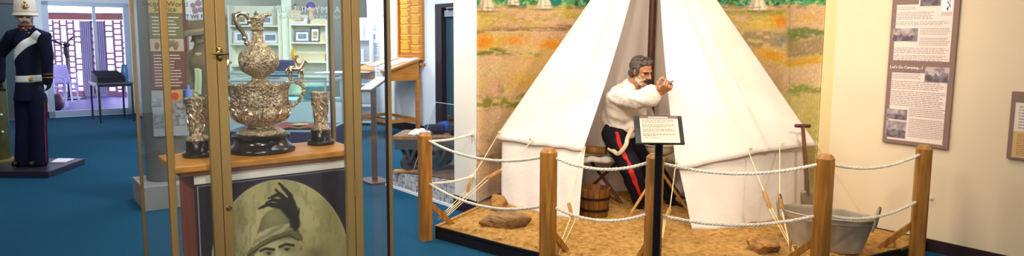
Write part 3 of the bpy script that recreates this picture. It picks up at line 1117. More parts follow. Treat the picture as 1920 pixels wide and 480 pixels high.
# side walls (skirts)
bL0 = W(941, 384, GROUND); bL1 = W(1000, 397, GROUND); bL2 = W(1050, 408, GROUND); bL3 = W(1086, 414, GROUND)
bR0 = W(1298, 431, GROUND); bR1 = W(1360, 430, GROUND); bR2 = W(1420, 421, GROUND); bR3 = W(1475, 409, GROUND); bR4 = W(1508, 396, GROUND)
def skirt(es, bs, amp, ph):
    E, B = catmull(es, 8), catmull(bs, 8)
    def fn(u, v):
        k = u * (len(E) - 1); i = min(len(E) - 2, int(k))
        e = E[i].lerp(E[i + 1], k - i)
        k = u * (len(B) - 1); i = min(len(B) - 2, int(k))
        b = B[i].lerp(B[i + 1], k - i)
        p = e.lerp(b, v)
        out = Vector((p.x - 1.25, p.y - 6.0, 0)).normalized()
        return p - out * 0.02 * (1 - v) + out * (amp * math.sin(u * 13 + ph + 2.2 * v) * math.sin(v * PI * .85) + amp * .5 * math.sin(u * 29 - 3 * v) * v)
    s = S(); s.sheet(fn, 60, 24); s.obj('side_wall', M_canvas, tent, solid=0.004)
skirt([eL0 + Vector((0.01, 0, 0)), eL1, eL2, eL3], [bL0, bL1, bL2, bL3], 0.008, 0)
skirt([eR0 + Vector((0.02, 0, 0)), eR1, eR2, eR3, eR4 + Vector((-0.07, 0, 0))], [bR0, bR1, bR2, bR3, bR4], 0.012, 1)
# lining behind the opening
iL, iM, iR = V(985, 300, 5.93), V(1180, 300, 6.12), V(1470, 300, 5.72)
inner = catmull([Vector((p.x, p.y, GROUND)) for p in (iL, V(1080, 300, 6.08), iM, V(1290, 300, 6.05), iR)], 8)
def lining(u, v):
    k = u * (len(inner) - 1); i = min(len(inner) - 2, int(k))
    b = inner[i].lerp(inner[i + 1], k - i)
    e = b + Z3 * 0.72
    ap = APEX + Vector((0, 0.05, -0.03))
    h = v * 2.0
    p = b.lerp(e, h) if h < 1 else e.lerp(ap, h - 1)
    return p + Vector((0, 0.012 * math.sin(u * 48) + 0.008 * math.sin(u * 23 + 1), 0)) * (1 - max(0, h - 1))
s = S(); s.sheet(lining, 110, 50); s.obj('lining', M_canvas_in, tent, solid=0.004)
s = S(); b = V(1223, 400, 5.9); s.tube([(b.x, b.y, GROUND - 0.005), (APEX.x, b.y, 1.2), (APEX.x + 0.01, b.y, APEX.z - 0.03)], [0.03, 0.032, 0.03], 14); s.obj('tent_pole', M_darkwood, tent)
# little ring toggles at the eaves
for p in (eL1, eR2, eR3, eR0, eL0 + Vector((0.03, -0.02, 0))):
    out = Vector((p.x - 1.25, p.y - 6.0, 0)).normalized()
    s = S(); c = p + out * 0.028 + Z3 * 0.012
    s.ball(c, (0.011, 0.011, 0.012), u=10, v=8)
    s.obj('toggle', M_cord, tent)

# ---------------------------------------------------------------- guy lines: cord, wooden runner, peg
def guy(top, runner_a, runner_b, foot, label, peg=True, double=True, side=0.012):
    t = thing('guy_line', label, 'guy line', (foot.x, foot.y, GROUND), 0, 'tent guy lines')
    s = S()
    s.tube(sag(top, runner_a, 0.006, 8), 0.0035, 6)
    d = (foot - top).normalized(); sd = d.cross(Vector((0, 1, 0)))
    if sd.length < 0.1: sd = Vector((1, 0, 0))
    sd.normalize()
    if double:
        s.tube([runner_a + sd * 0.004, runner_b + sd * side, foot + sd * side * .4], 0.0035, 6)
        s.tube([runner_a.lerp(runner_b, .25) - sd * 0.004, runner_b - sd * side, foot - sd * side * .4], 0.0035, 6)
    s.obj('cord', M_cord, t)
    s = S()
    x = (runner_b - runner_a); L = x.length; x.normalize()
    y = sd; z = x.cross(y).normalized(); y = z.cross(x)
    m = frame_m((runner_a + runner_b) / 2, x, y, z)
    s.box((0, 0, 0), (L, 0.028, 0.014), m=m, bev=0.004)
    s.obj('runner', M_pine, t)
    if peg:
        s = S()
        s.tube([foot - d * 0.03 + Z3 * 0.05, foot + Vector((0, 0, -0.004))], [0.011, 0.007], 8)
        s.obj('peg', M_pine, t)
    return t
G = GROUND
fa = W(822, 411, PZ + 0.01)
guy(eL0, V(884, 334, 5.36), V(876, 360, 5.32), fa, 'guy line from the tent corner past the wall end, short upright runner', double=True)
guy(eL1, V(937, 320, 5.28), V(914, 334, 5.22), fa + Vector((0.035, -0.01, 0)), 'guy line with a slanting runner over the sand beside the wall end', double=True)
guy(eL3 + Vector((-0.01, -0.03, 0)), V(1066, 380, 4.98), V(1074, 411, 4.95), W(1046, 476, PZ + 0.01), 'guy line with a runner before the tent wall beside the wooden bucket', side=0.02)
guy(eR0, V(1256, 391, 4.78), V(1247, 412, 4.72), W(1238, 466, PZ + 0.01), 'guy line from the drawn flap running down behind the caption stand', side=0.006)
guy(eR2, V(1432, 358, 4.68), V(1444, 390, 4.6), V(1494, 482, 4.2) , 'guy line with a red brown runner between the tent wall and the tub', side=0.01)
guy(eR3, V(1462, 372, 4.66), V(1466, 392, 4.6), V(1482, 470, 4.2), 'thin guy line dropping beside the tub handle', side=0.004)
guy(eR4 + Vector((0.01, -0.02, 0)), V(1634, 424, 4.95), V(1650, 452, 4.78), W(1678, 461, PZ + 0.01), 'guy line crossing the cream wall to a runner by the end barrier post', side=0.014)

# ---------------------------------------------------------------- rocks
def rock(c, sx, sy, sz, seed, m, label, rz=0, flat=0.0, cut=0.0):
    rd = random.Random(seed)
    s = S(); q = bmesh.ops.create_icosphere(s.bm, subdivisions=5, radius=1)
    planes = [(Vector((rd.uniform(-1, 1), rd.uniform(-1, 1), rd.uniform(-.5, 1))).normalized(), rd.uniform(.62, .9)) for _ in range(16)]
    planes.append((Vector((0.1, -0.1, 1)).normalized(), 0.62 - flat))
    R_ = Matrix.Rotation(rz, 3, 'Z')
    for v in s.bm.verts:
        d = v.co.normalized(); r = 1.0
        for n, h in planes:
            k = d.dot(n)
            if k > 0.05: r = min(r, h / k)
        nz = float(fbm(d.x * 3 + 7 + seed, d.y * 3 + d.z * 2.3 + 5, seed, 5)) - .5
        nf = float(fbm(d.x * 11 + 7 + seed, d.y * 11 + d.z * 9 + 5, seed, 3)) - .5
        p = d * (r + nz * .22 + nf * .08)
        v.co = R_ @ Vector((p.x * sx, p.y * sy, p.z * sz))
    zmin = min(v.co.z for v in s.bm.verts)
    for v in s.bm.verts:
        v.co.z = max(v.co.z, zmin * 0.6)
        v.co += Vector((c.x, c.y, c.z - zmin * 0.6))
    return tag(s.obj('rock', m, smooth=True, angle=35), label, 'rock', 'rocks on the sand')
def on_g(px, py): return W(px, py, PZ + 0.006)
rock(on_g(937, 396), 0.088, 0.06, 0.105, 3, M_rock, 'upright tan rock standing on edge against the mural foot', 0.2, 0)
rock(on_g(945, 425), 0.20, 0.13, 0.10, 11, M_rock2, 'broad flat topped brown rock before the pale tent wall', 0.25, 0.2)
rock(on_g(1434, 474), 0.13, 0.09, 0.075, 23, M_rock, 'angular brown rock on the sand in front of the tent wall by the tub', -0.4, 0.05)
rock(on_g(1407, 424), 0.07, 0.045, 0.03, 31, M_rock2, 'small low rock half under the tent wall hem near the tub', 0.1, 0)

# ---------------------------------------------------------------- galvanised tub
M_galv = mat('galvanised iron', '#b0a08a', 0.55, metal=0.25, c2='#8e806c', scale=5, bump=0.1, bscale=20)
tc_ = W(1546, 462, PZ + 0.012)
tub = thing('galvanised_tub', 'oval galvanised iron tub with two loop handles behind the thick barrier post', 'tub', tc_)
TA = math.radians(-36)
mt = Matrix.Translation(tc_) @ Matrix.Rotation(TA, 4, 'Z') @ Matrix.Diagonal((.99, .99, 1, 1))
s = S()
H_ = 0.236
prof = [(0.0, 0.008), (0.226, 0.008), (0.232, 0.0), (0.238, 0.006), (0.238, 0.02), (0.29, H_ - 0.04), (0.298, H_ - 0.036), (0.30, H_ - 0.006), (0.306, H_), (0.300, H_ + 0.006), (0.293, H_), (0.29, H_ - 0.02), (0.232, 0.02), (0.0, 0.018)]
s.lathe(prof, 64, mt, sx=1.0, sy=0.58)
s.obj('body', M_galv, tub)
for sx in (-1, 1):
    s = S(); e = 0.298
    s.tube([mt @ p for p in catmull([Vector((sx * (e - 0.004), -0.062, H_ - 0.07)), Vector((sx * (e + 0.008), -0.060, H_ - 0.01)), Vector((sx * (e + 0.02), -0.05, H_ + 0.06)), Vector((sx * (e + 0.022), 0, H_ + 0.085)), Vector((sx * (e + 0.02), 0.05, H_ + 0.06)), Vector((sx * (e + 0.008), 0.060, H_ - 0.01)), Vector((sx * (e - 0.004), 0.062, H_ - 0.07))], 6)], 0.0085, 8)
    s.obj('handle', M_galv, tub)

# ---------------------------------------------------------------- shovel
M_shaft = mat('worn brown handle', '#7a4a30', 0.6, c2='#5c3420', scale=10, stretch=(4, 4, 1))
M_blade = mat('dull steel blade', '#9a8c74', 0.5, metal=0.5, c2='#7e6c50', scale=9)
sb = W(1519, 419, PZ + 0.012)
st_ = V(1505, 236, sb.y + 0.05)
sh = thing('shovel', 'long shovel with a dark T grip leaning by the mural behind the tub', 'shovel', sb)
ax = (st_ - sb).normalized()
s = S(); s.tube([sb + ax * 0.28, sb + ax * 0.5, st_], [0.016, 0.016, 0.014], 10); s.obj('shaft', M_shaft, sh)
s = S(); gx = Vector((1, 0.05, -0.02)); s.limb([st_ - gx * 0.052, st_ + gx * 0.052], [0.0145, 0.0145], 10); s.obj('grip', M_darkwood, sh)
s = S(); s.tube([sb + ax * 0.22, sb + ax * 0.28, sb + ax * 0.42], [0.012, 0.020, 0.018], 10, flat=0.8); s.obj('socket', mat('grey steel socket', '#6c6460', 0.5, metal=0.6), sh)
s = S()
bx = Vector((1, 0.1, 0)).normalized(); by_ = ax.cross(bx).normalized()
def blade(u, v):
    w_ = 0.062 * (1 - 0.12 * v) * (1 if v < .9 else 1 - (v - .9) * 2.0)
    return sb + bx * ((u - .5) * 2 * w_) + ax * (0.26 * v) + by_ * (0.014 * (2 * u - 1) ** 2)
s.sheet(blade, 14, 12); s.obj('blade', M_blade, sh, solid=0.003)

# ---------------------------------------------------------------- bucket
M_stave = mat('oiled bucket staves', '#7a4a1c', 0.4, c2='#4c2a0e', scale=9, stretch=(5, 5, 0.6), spec=0.6)
M_hoop = mat('dark iron hoop', '#241a18', 0.5, metal=0.6)
bc = W(1114, 405, PZ + 0.012)
bk_ = thing('wooden_bucket', 'round wooden stave bucket with a dark hoop at the tent opening', 'bucket', bc)
mb = Matrix.Translation(bc)
BH, BR, BRb = 0.235, 0.128, 0.108
s = S()
nst = 18
for i in range(nst):
    a0 = 2 * PI * i / nst + 0.012; a1 = 2 * PI * (i + 1) / nst - 0.012
    r = []
    for z, R_ in ((0, BRb), (BH, BR)):
        for a in (a0, a1):
            for q in (R_, R_ - 0.014):
                r.append(s.bm.verts.new(mb @ Vector((q * math.cos(a), q * math.sin(a), z + (0.002 * math.sin(i * 2.4) if z else 0)))))
    A0o, A0i, A1o, A1i, B0o, B0i, B1o, B1i = r
    for f in ((A0o, A1o, B1o, B0o), (A1i, A0i, B0i, B1i), (A0i, A0o, B0o, B0i), (A1o, A1i, B1i, B1o), (B0o, B1o, B1i, B0i), (A0i, A1i, A1o, A0o)):
        s.bm.faces.new(f)
s.lathe([(0, 0.02), (BRb - 0.012, 0.02), (BRb - 0.012, 0.03), (0, 0.03)], 24, mb)
s.obj('staves', M_stave, bk_, smooth=False)
for z0, w_ in ((0.055, 0.022), (0.15, 0.02)):
    s = S(); ra, rb = BRb + (BR - BRb) * z0 / BH + 0.001, BRb + (BR - BRb) * (z0 + w_) / BH + 0.001
    s.lathe([(ra, z0), (ra + 0.003, z0), (rb + 0.003, z0 + w_), (rb, z0 + w_), (ra, z0)], 36, mb); s.obj('hoop', M_hoop, bk_)

# ---------------------------------------------------------------- camp stretcher with rolled blanket
M_sheet = mat('white sheet', '#e6dccc', 0.9, bump=0.3, bscale=18)
M_roll = mat('tan rolled blanket', '#a87840', 0.9, c2='#96672f', scale=20, bump=0.3, bscale=60)
cot_z = V(1125, 288, 5.72).z
cl0, cl1 = V(1030, 292, 5.68), V(1163, 292, 5.68)
cot = thing('camp_stretcher', 'folding camp stretcher with a white sheet just inside the tent opening', 'camp bed', ((cl0.x + cl1.x) / 2, 5.75, GROUND))
cx0, cx1 = cl0.x, cl1.x
def cotf(u, v):
    x = cx0 + (cx1 - cx0) * u; y = 5.62 + 0.36 * v
    if v < .2:
        return Vector((x, 5.60 - .012 + .01 * math.sin(u * 37), cot_z - .055 * (1 - v / .2) + .006 * math.sin(u * 23)))
    return Vector((x, 5.60 + .38 * (v - .2) / .8, cot_z - 0.02 * math.sin(v * PI) + 0.006 * math.sin(u * 31 + v * 9)))
s = S(); s.sheet(cotf, 60, 16); s.obj('sheet', M_sheet, cot, solid=0.006)
for y in (5.63, 5.97):
    s = S(); s.tube([(cx0 - 0.02, y, cot_z - 0.02), (cx1 + 0.02, y, cot_z - 0.02)], 0.016, 8); s.obj('rail', M_darkwood, cot)
for x in (cx0 + 0.1, cx1 - 0.14):
    for k in (-1, 1):
        s = S(); s.tube([(x - k * 0.16, 5.64 if k < 0 else 5.95, GROUND), (x + k * 0.14, 5.95 if k < 0 else 5.64, cot_z - 0.03)], 0.014, 8); s.obj('leg', M_darkwood, cot)
s = S()
rc0, rc1 = V(1098, 280, 5.74), V(1137, 281, 5.66)
for i in range(3):
    pass
ra_ = 0.042
axr = (rc1 - rc0).normalized()
spir = []
for i in range(60):
    a = i / 60 * 2 * PI * 3.2; r = 0.010 + 0.032 * i / 60
    spir.append((r * math.cos(a) * 1.15, r * math.sin(a) * .85))
u_ = axr.cross(Z3).normalized(); w_ = Z3
rcb = Vector((rc0.x, rc0.y, cot_z + 0.036)); rce = Vector((rc1.x, rc1.y, cot_z + 0.036))
s.sheet(lambda u, v: (rcb.lerp(rce, v) + u_ * spir[int(u * 59)][0] + w_ * spir[int(u * 59)][1]), 60, 8)
tag(s.obj('rolled_blanket', M_roll, solid=0.006), 'tan blanket rolled up on the camp stretcher', 'blanket')

# ---------------------------------------------------------------- wash basin on a tripod
M_enamel = mat('cream enamel', '#e0d4be', 0.35, spec=0.6)
bz = V(1238, 280, 5.55)
basin = thing('wash_basin', 'cream enamel wash basin on a folding tripod behind the caption stand', 'basin', (bz.x, bz.y, GROUND))
mbz = Matrix.Translation((bz.x, bz.y, bz.z - 0.045))
s = S(); s.lathe([(0, 0), (0.07, 0.0), (0.115, 0.03), (0.135, 0.085), (0.155, 0.09), (0.155, 0.095), (0.13, 0.092), (0.108, 0.035), (0.065, 0.008), (0, 0.008)], 36, mbz); s.obj('bowl', M_enamel, basin)
zz = bz.z - 0.045
for (tx, ty), (fx, fy), mm in (((1246, 300), (1176, 411), M_pine), ((1225, 300), (1292, 398), M_pine), ((1232, 300), (1283, 389), M_darkwood)):
    ft = W(fx, fy, PZ + 0.014)
    tp = V(tx, ty, 5.42 if mm is M_pine else 5.62)
    d = (tp - ft).normalized()
    s = S(); s.tube([ft, ft + d * ((zz - ft.z) / d.z)], [0.011, 0.013], 8); s.obj('leg', mm, basin)

# ---------------------------------------------------------------- caption stand
M_blk = mat('matt black metal', '#0e090b', 0.45, spec=0.4)
M_paper = mat('cream paper', '#e2cdb6', 0.8)
M_hdr = mat('mauve brown heading', '#7c5c58', 0.8)
M_ink = mat('brown ink', '#5e4840', 0.9)
M_white = mat('white lettering', '#f4efe6', 0.8)
sp_ = V(1232, 400, 3.78); sp_.z = 0
cap = thing('caption_stand', 'black caption stand with a cream text sheet standing before the tent', 'sign', sp_)
tl, tr_, bl = V(1188, 216, 3.80), V(1278, 217, 3.80), V(1190, 269, 3.70)
X = (tr_ - tl); Wd = X.length; X.normalize(); Y = (tl - bl); Ht = Y.length; Y.normalize(); Zc = X.cross(Y).normalized(); Y = Zc.cross(X)
mcap = frame_m((tl + tr_) / 2 - Y * Ht / 2, X, Y, Zc)
s = S(); s.box((0, 0, -0.008), (Wd, Ht, 0.016), m=mcap, bev=0.003); plate = s.obj('plate', M_blk, cap)
s = S(); s.box((0.003, 0, 0.001), (Wd * .79, Ht * .93, 0.002), m=mcap); s.obj('text_sheet', M_paper, plate, smooth=False)
s = S(); s.box((0.003, Ht * .425, 0.0022), (Wd * .79, Ht * .08, 0.001), m=mcap); s.obj('heading_band', M_hdr, plate, smooth=False)
s = S(); bars(s, M_white, -0.05, 0.05, 0, 0, 0) if 0 else None
rd = random.Random(4); yb = Ht * .35
for nrow, in ((4,), (4,), (4,), (3,), (1,)):
    for r in range(nrow):
        w_ = Wd * (.66 if r < nrow - 1 else rd.uniform(.2, .5)); xx = -Wd * .34
        end = xx + w_
        while xx < end:
            q = min(rd.uniform(0.006, 0.018), end - xx); s.box((xx + q / 2, yb, 0.0024), (q, Ht * .012, 0.0008), m=mcap); xx += q + 0.004
        yb -= Ht * .035
    yb -= Ht * .03
s.obj('print', M_ink, plate, smooth=False)
s = S(); bars(s, mcap @ Matrix.Translation((0, Ht * .425, 0.0028)), -Wd * .2, Wd * .2, -0.003, 0.003, 1, .9, 0)
s.obj('heading_print', M_white, plate, smooth=False)
s = S(); s.tube([(sp_.x, sp_.y, 0.02), (sp_.x, sp_.y, 0.9), mcap @ Vector((0, -Ht * .1, -0.012))], 0.0235, 12); s.obj('pole', M_blk, cap)
s = S(); s.lathe([(0.17, 0), (0.17, 0.012), (0.16, 0.016), (0.03, 0.02), (0, 0.02)], 40, Matrix.Translation(sp_)); s.obj('foot', M_blk, cap)
# ================================================================== THE GLASS CASE WITH THE TROPHIES
M_brass = mat('gold anodised frame', '#ac8e58', 0.45, metal=0.65, c2='#98794a', scale=3, stretch=(2, 2, 0.4))
M_case_glass = glass('case glass', '#fdfefe', 0.14, 0.012)
M_oak = mat('honey oak', '#c88a38', 0.4, c2='#b07428', scale=5, stretch=(1, 8, 8), spec=0.5)
M_redwood = mat('red brown veneer', '#a8501c', 0.45, c2='#8c3e12', scale=4, stretch=(6, 6, 0.6))
M_lockm = mat('nickel lock', '#8c7850', 0.35, metal=0.95)

N_ = V(411, 240, 2.3); N_.z = 0
def cl(px, base=None, d=G1, py=240):
    p = on_line(px, base or N_, d, py); p.z = 0
    return p
R_c, L_c, E_c = cl(661), cl(317), cl(730)
BLp = cl(260, L_c, G2); BRp = cl(626, E_c, G2)
DEP = ((BLp - L_c).length + (BRp - E_c).length) / 2
BL_, BR_ = L_c + G2 * (BLp - L_c).length, E_c + G2 * (BRp - E_c).length
CZ0, CZ1 = 0.08, 1.98
case = thing('display_case', 'tall glass display case with gold metal posts holding the silver trophies', 'display case', ((L_c + BR_) / 2))
cm = lambda p: frame_m(p, G1, G2, Z3)
for p, w_, d_ in ((L_c, 0.022, 0.022), (E_c, 0.018, 0.016), (BL_, 0.013, 0.013), (BR_, 0.016, 0.016)):
    s = S(); s.box((0, 0, (CZ0 + CZ1) / 2), (w_, d_, CZ1 - CZ0), m=cm(p)); s.obj('corner_post', M_brass, case, smooth=False, bevel=0.002)
BLK = mat('black seal strip', '#15100e', 0.5)
for p, dx in ((E_c, -0.0115), (BR_, 0.0)):
    s = S(); s.box((dx, -0.001 if dx else 0.012, (CZ0 + CZ1) / 2), (0.005 if dx else 0.017, 0.018 if dx else 0.008, CZ1 - CZ0 - 0.04), m=cm(p)); s.obj('seal_strip', BLK, case, smooth=False)
for p, sg in ((N_, -1), (R_c, 1)):
    s = S(); s.box((sg * 0.0175, 0, (CZ0 + CZ1) / 2), (0.033, 0.026, CZ1 - CZ0), m=cm(p)); s.obj('door_jamb', M_brass, case, smooth=False, bevel=0.002)
# door leaf with its own stiles
L_door = (R_c - N_).length
door_s = S()
for x in (0.0165, L_door - 0.0165):
    door_s.box((x, 0, (CZ0 + CZ1) / 2), (0.032, 0.024, CZ1 - CZ0 - 0.06), m=cm(N_))
for z in (CZ0 + 0.045, CZ1 - 0.045):
    door_s.box((L_door / 2, 0, z), (L_door - 0.066, 0.022, 0.032), m=cm(N_))
door_o = door_s.obj('door', M_brass, case, smooth=False, bevel=0.002)
s = S(); s.box((L_door / 2, 0, (CZ0 + CZ1) / 2), (L_door - 0.066, 0.005, CZ1 - CZ0 - 0.12), m=cm(N_)); s.obj('door_pane', M_case_glass, door_o, smooth=False)
zl = V(404, 101, 2.28).z
m_ = cm(N_ + G1 * 0.004 - G2 * 0.013)
s = S()
s.lathe([(0, 0), (0.011, 0), (0.011, 0.004), (0.007, 0.006), (0.006, 0.014), (0, 0.014)], 16, m_ @ Matrix.Translation((0.004, 0, zl)) @ Matrix.Rotation(PI / 2, 4, 'X'))
s.ball(m_ @ Vector((0.004, 0.0, zl + 0.012)), (0.01, 0.006, 0.014), u=12, v=8)
s.ball(m_ @ Vector((0.004, 0.0, zl - 0.012)), (0.01, 0.006, 0.014), u=12, v=8)
s.limb([m_ @ Vector((-0.016, -0.014, zl)), m_ @ Vector((0.028, -0.014, zl))], [0.0045, 0.0045], 10)
s.obj('handle', M_lockm, door_o)
zk = V(425, 391, 2.29).z
s = S(); s.lathe([(0.0095, 0), (0.0095, 0.004), (0.007, 0.005), (0.006, 0.003), (0.003, 0.003), (0, 0.004)], 20, cm(N_ + G1 * 0.017 - G2 * 0.012) @ Matrix.Translation((0, 0, zk)) @ Matrix.Rotation(PI / 2, 4, 'X')); s.obj('keyhole', M_lockm, door_o)
zh = V(660, 352, 2.6).z
for z in (zh, 1.7, 0.35):
    s = S(); s.tube([(0, -0.014, z - 0.035), (0, -0.014, z + 0.035)], 0.005, 8, m=cm(R_c)); s.obj('hinge', M_brass, door_o)
def pane(a, b):
    d = (b - a); l = d.length; d.normalize(); n = Vector((-d.y, d.x, 0))
    s = S(); s.box((l / 2, 0, (CZ0 + CZ1) / 2), (l - 0.03, 0.005, CZ1 - CZ0 - 0.03), m=frame_m(a, d, n, Z3)); s.obj('glass_pane', M_case_glass, case, smooth=False)
pane(L_c, N_ - G1 * 0.02); pane(R_c + G1 * 0.02, E_c); pane(L_c, BL_); pane(BL_, BR_); pane(E_c, BR_)
for z, nm in ((CZ0 - 0.02, 'base_rail'), (CZ1, 'top_rail')):
    for a, b in ((L_c, E_c), (L_c, BL_), (BL_, BR_), (E_c, BR_)):
        d = (b - a); l = d.length; d.normalize(); n = Vector((-d.y, d.x, 0))
        s = S(); s.box((l / 2, 0, z), (l, 0.03, 0.04), m=frame_m(a, d, n, Z3)); s.obj(nm, M_brass, case, smooth=False)
s = S(); s.prism([L_c, E_c, BR_, BL_], 0.0, 0.06); s.obj('base', M_redwood, case, smooth=False)
s = S(); s.prism([L_c, E_c, BR_, BL_], CZ1 + 0.02, CZ1 + 0.03); s.obj('top_pane', M_case_glass, case, smooth=False)

# ---------------------------------------------------------------- wooden plinth
OFS = 0.085
FL = cl(328, N_ + G2 * OFS, G1, 314)
SZ = V(328, 314, FL.y).z
FR = cl(676, N_ + G2 * OFS, G1, 275)
SW = (FR - FL).length; SDP = 0.31
pl = thing('trophy_plinth', 'wooden plinth inside the glass case with an oval sepia portrait on its front', 'plinth', (FL + FR) / 2 + G2 * SDP / 2)
pl.location.z = 0.06
ms = cm(FL)
s = S(); s.box((SW / 2, SDP / 2, SZ - 0.012), (SW, SDP, 0.024), m=ms); s.obj('shelf_top', M_oak, pl, smooth=False, bevel=0.004)
s = S(); s.box((SW / 2, SDP / 2, SZ - 0.032), (SW - 0.035, SDP - 0.03, 0.018), m=ms); s.obj('moulding', mat('brown oak moulding', '#9c5f1e', 0.45), pl, smooth=False, bevel=0.003)
fl2 = cl(364, N_ + G2 * (OFS + 0.028), G1, 345)
PX0 = (fl2 - FL).dot(G1); PW = SW - PX0 - 0.012
s = S(); s.box((PX0 + PW / 2, 0.032 + (SDP - .06) / 2, (SZ - 0.04 + 0.06) / 2), (PW, SDP - 0.06, SZ - 0.04 - 0.06), m=ms); s.obj('carcass', M_redwood, pl, smooth=False)
M_print = vmat('printed portrait panel', 0.35, 0.4)
s = S()
PH = 0.95
s.sheet(lambda u, v: ms @ Vector((PX0 + PW * u, 0.0285, SZ - 0.042 - PH * v)), 330, 420)
por = s.obj('portrait_panel', M_print, pl, solid=0.003, label='dark panel with an oval sepia photograph of a man in a plumed slouch hat')
def seg_d(x, y, pts):
    best = np.full(len(x), 1e9); par = np.zeros(len(x)); n = len(pts) - 1
    for i in range(n):
        (ax, ay), (bx, by) = pts[i], pts[i + 1]
        dx, dy = bx - ax, by - ay
        t = np.clip(((x - ax) * dx + (y - ay) * dy) / (dx * dx + dy * dy + 1e-9), 0, 1)
        d = np.hypot(x - ax - t * dx, y - ay - t * dy)
        m = d < best
        best = np.where(m, d, best); par = np.where(m, (i + t) / n, par)
    return best, par
def poly_in(x, y, pts):
    r = np.zeros(len(x), bool); j = len(pts) - 1
    for i in range(len(pts)):
        (xi, yi), (xj, yj) = pts[i], pts[j]
        if yi != yj:
            c = ((yi > y) != (yj > y)) & (x < (xj - xi) * (y - yi) / (yj - yi) + xi)
            r ^= c
        j = i
    return r
def por_paint(P):
    d = P - np.array(EYE); k = F / (d @ np.array(FWD))
    x = CX + (d @ np.array(RIGHT)) * k; y = CY - (d @ np.array(UP)) * k
    # distances on the print itself
    v = (SZ - 0.042 - P[:, 2]); u = (P - np.array(ms.translation)) @ np.array(G1) - PX0
    img = np.tile(rgb('#2b2430'), (len(x), 1))
    img = blend(img, '#eae4da', (v < 0.034) * 1.0)
    ln = ((np.abs(v - 0.041) < 0.0016) & (u > 0.008)) | ((np.abs(u - 0.010) < 0.0014) & (v > 0.04))
    img = blend(img, '#8f8a96', ln * 1.0)
    cx_, cy_, a_, b_ = 526, 491, 129, 154
    e = np.hypot((x - cx_) / a_, (y - cy_) / b_)
    n1 = fbm(x / 30, y / 30, 2); n2 = fbm(x / 7, y / 16, 5); n3 = fbm(x / 3, y / 3, 8)
    bg = np.tile(rgb('#aea672'), (len(x), 1))
    bg = blend(bg, '#beb684', sstep(.42, .65, n1) * .8)
    bg = blend(bg, '#877e50', sstep(.5, .7, n2) * .45)
    bg = blend(bg, '#7c7448', sstep(560, 640, x) * .45)
    bg = blend(bg, '#4c4628', np.exp(-((x - 590) / 22) ** 2 - ((y - 476) / 14) ** 2) * .55)
    # face
    face = poly_in(x, y, [(486, 470), (484, 520), (500, 560), (530, 570), (556, 540), (561, 480), (560, 440), (520, 432), (490, 450)])
    fc = np.tile(rgb('#c2ba8c'), (len(x), 1))
    fc = blend(fc, '#8c8458', sstep(530, 562, x) * .7)
    fc = blend(fc, '#7c744c', np.exp(-((x - 502) / 13) ** 2 - ((y - 474) / 7) ** 2) * .7)
    fc = blend(fc, '#7c744c', np.exp(-((x - 538) / 14) ** 2 - ((y - 467) / 7) ** 2) * .7)
    for pts, w_ in (([(488, 470), (498, 466), (513, 468)], 2.6), ([(524, 463), (536, 457.5), (550, 460)], 2.6)):
        dd, _ = seg_d(x, y, pts); fc = blend(fc, '#3a3420', 1 - sstep(w_ * .6, w_ * 1.4, dd))
    for ex, ey in ((504, 475.5), (538, 468)):
        fc = blend(fc, '#2c2818', np.exp(-((x - ex) / 6) ** 2 - ((y - ey + 2) / 1.5) ** 2) * .9)
        fc = blend(fc, '#1c180e', np.exp(-((x - ex) / 2.6) ** 2 - ((y - ey) / 2.4) ** 2))
    fc = blend(fc, '#dad2a6', np.exp(-((x - 520) / 4) ** 2 - ((y - 482) / 14) ** 2) * .7)
    fc = blend(fc, '#4c442a', np.exp(-((x - 519) / 26) ** 2 - ((y - 445) / 7) ** 2) * .6)
    bg = np.where(face[:, None], fc, bg)
    ear = np.hypot((x - 564) / 6, (y - 466) / 13)
    bg = blend(bg, '#a49a6c', 1 - sstep(.8, 1.05, ear))
    bg = blend(bg, '#6c6440', (1 - sstep(.3, .6, np.hypot((x - 564) / 5, (y - 466) / 11))) * .6)
    # shoulders below the frame of the photograph
    bg = blend(bg, '#5c5638', 1 - sstep(-6, 6, 575 - y + np.abs(x - 524) * .25) if False else (y > 575 + np.abs(x - 524) * .28) * 1.0)
    # hat
    crown = poly_in(x, y, [(480, 446), (484, 430), (491, 408), (502, 396), (516, 390), (538, 388), (548, 398), (554, 420), (556, 446)])
    hc = np.tile(rgb('#8b855a'), (len(x), 1)); hc = blend(hc, '#5c5636', sstep(505, 490, x) * .5 + np.exp(-((x - 545) / 10) ** 2) * .6)
    hc = blend(hc, '#a49e70', np.exp(-((x - 510) / 14) ** 2 - ((y - 408) / 10) ** 2) * .5)
    bg = np.where(crown[:, None], hc, bg)
    brim = poly_in(x, y, [(462, 478), (470, 464), (486, 450), (515, 440), (548, 428), (560, 432), (568, 446), (566, 454), (556, 444), (540, 440), (515, 448), (490, 462), (474, 482)])
    bg = blend(bg, '#6e6844', brim * 1.0)
    bg = blend(bg, '#3c371f', (seg_d(x, y, [(466, 479), (488, 463), (515, 449), (542, 441), (560, 450)])[0] < 1.8) * .75)
    band = poly_in(x, y, [(476, 452), (486, 434), (512, 425), (552, 416), (556, 428), (540, 433), (512, 441), (488, 453), (472, 466)])
    bc_ = np.tile(rgb('#b7b088'), (len(x), 1)); bc_ = blend(bc_, '#7c7650', sstep(.5, .62, np.sin((x + y * 1.6) / 4.2 + n1 * 6) * .5 + .5) * .6)
    bg = np.where(band[:, None], bc_, bg)
    # plume
    pm = np.zeros(len(x))
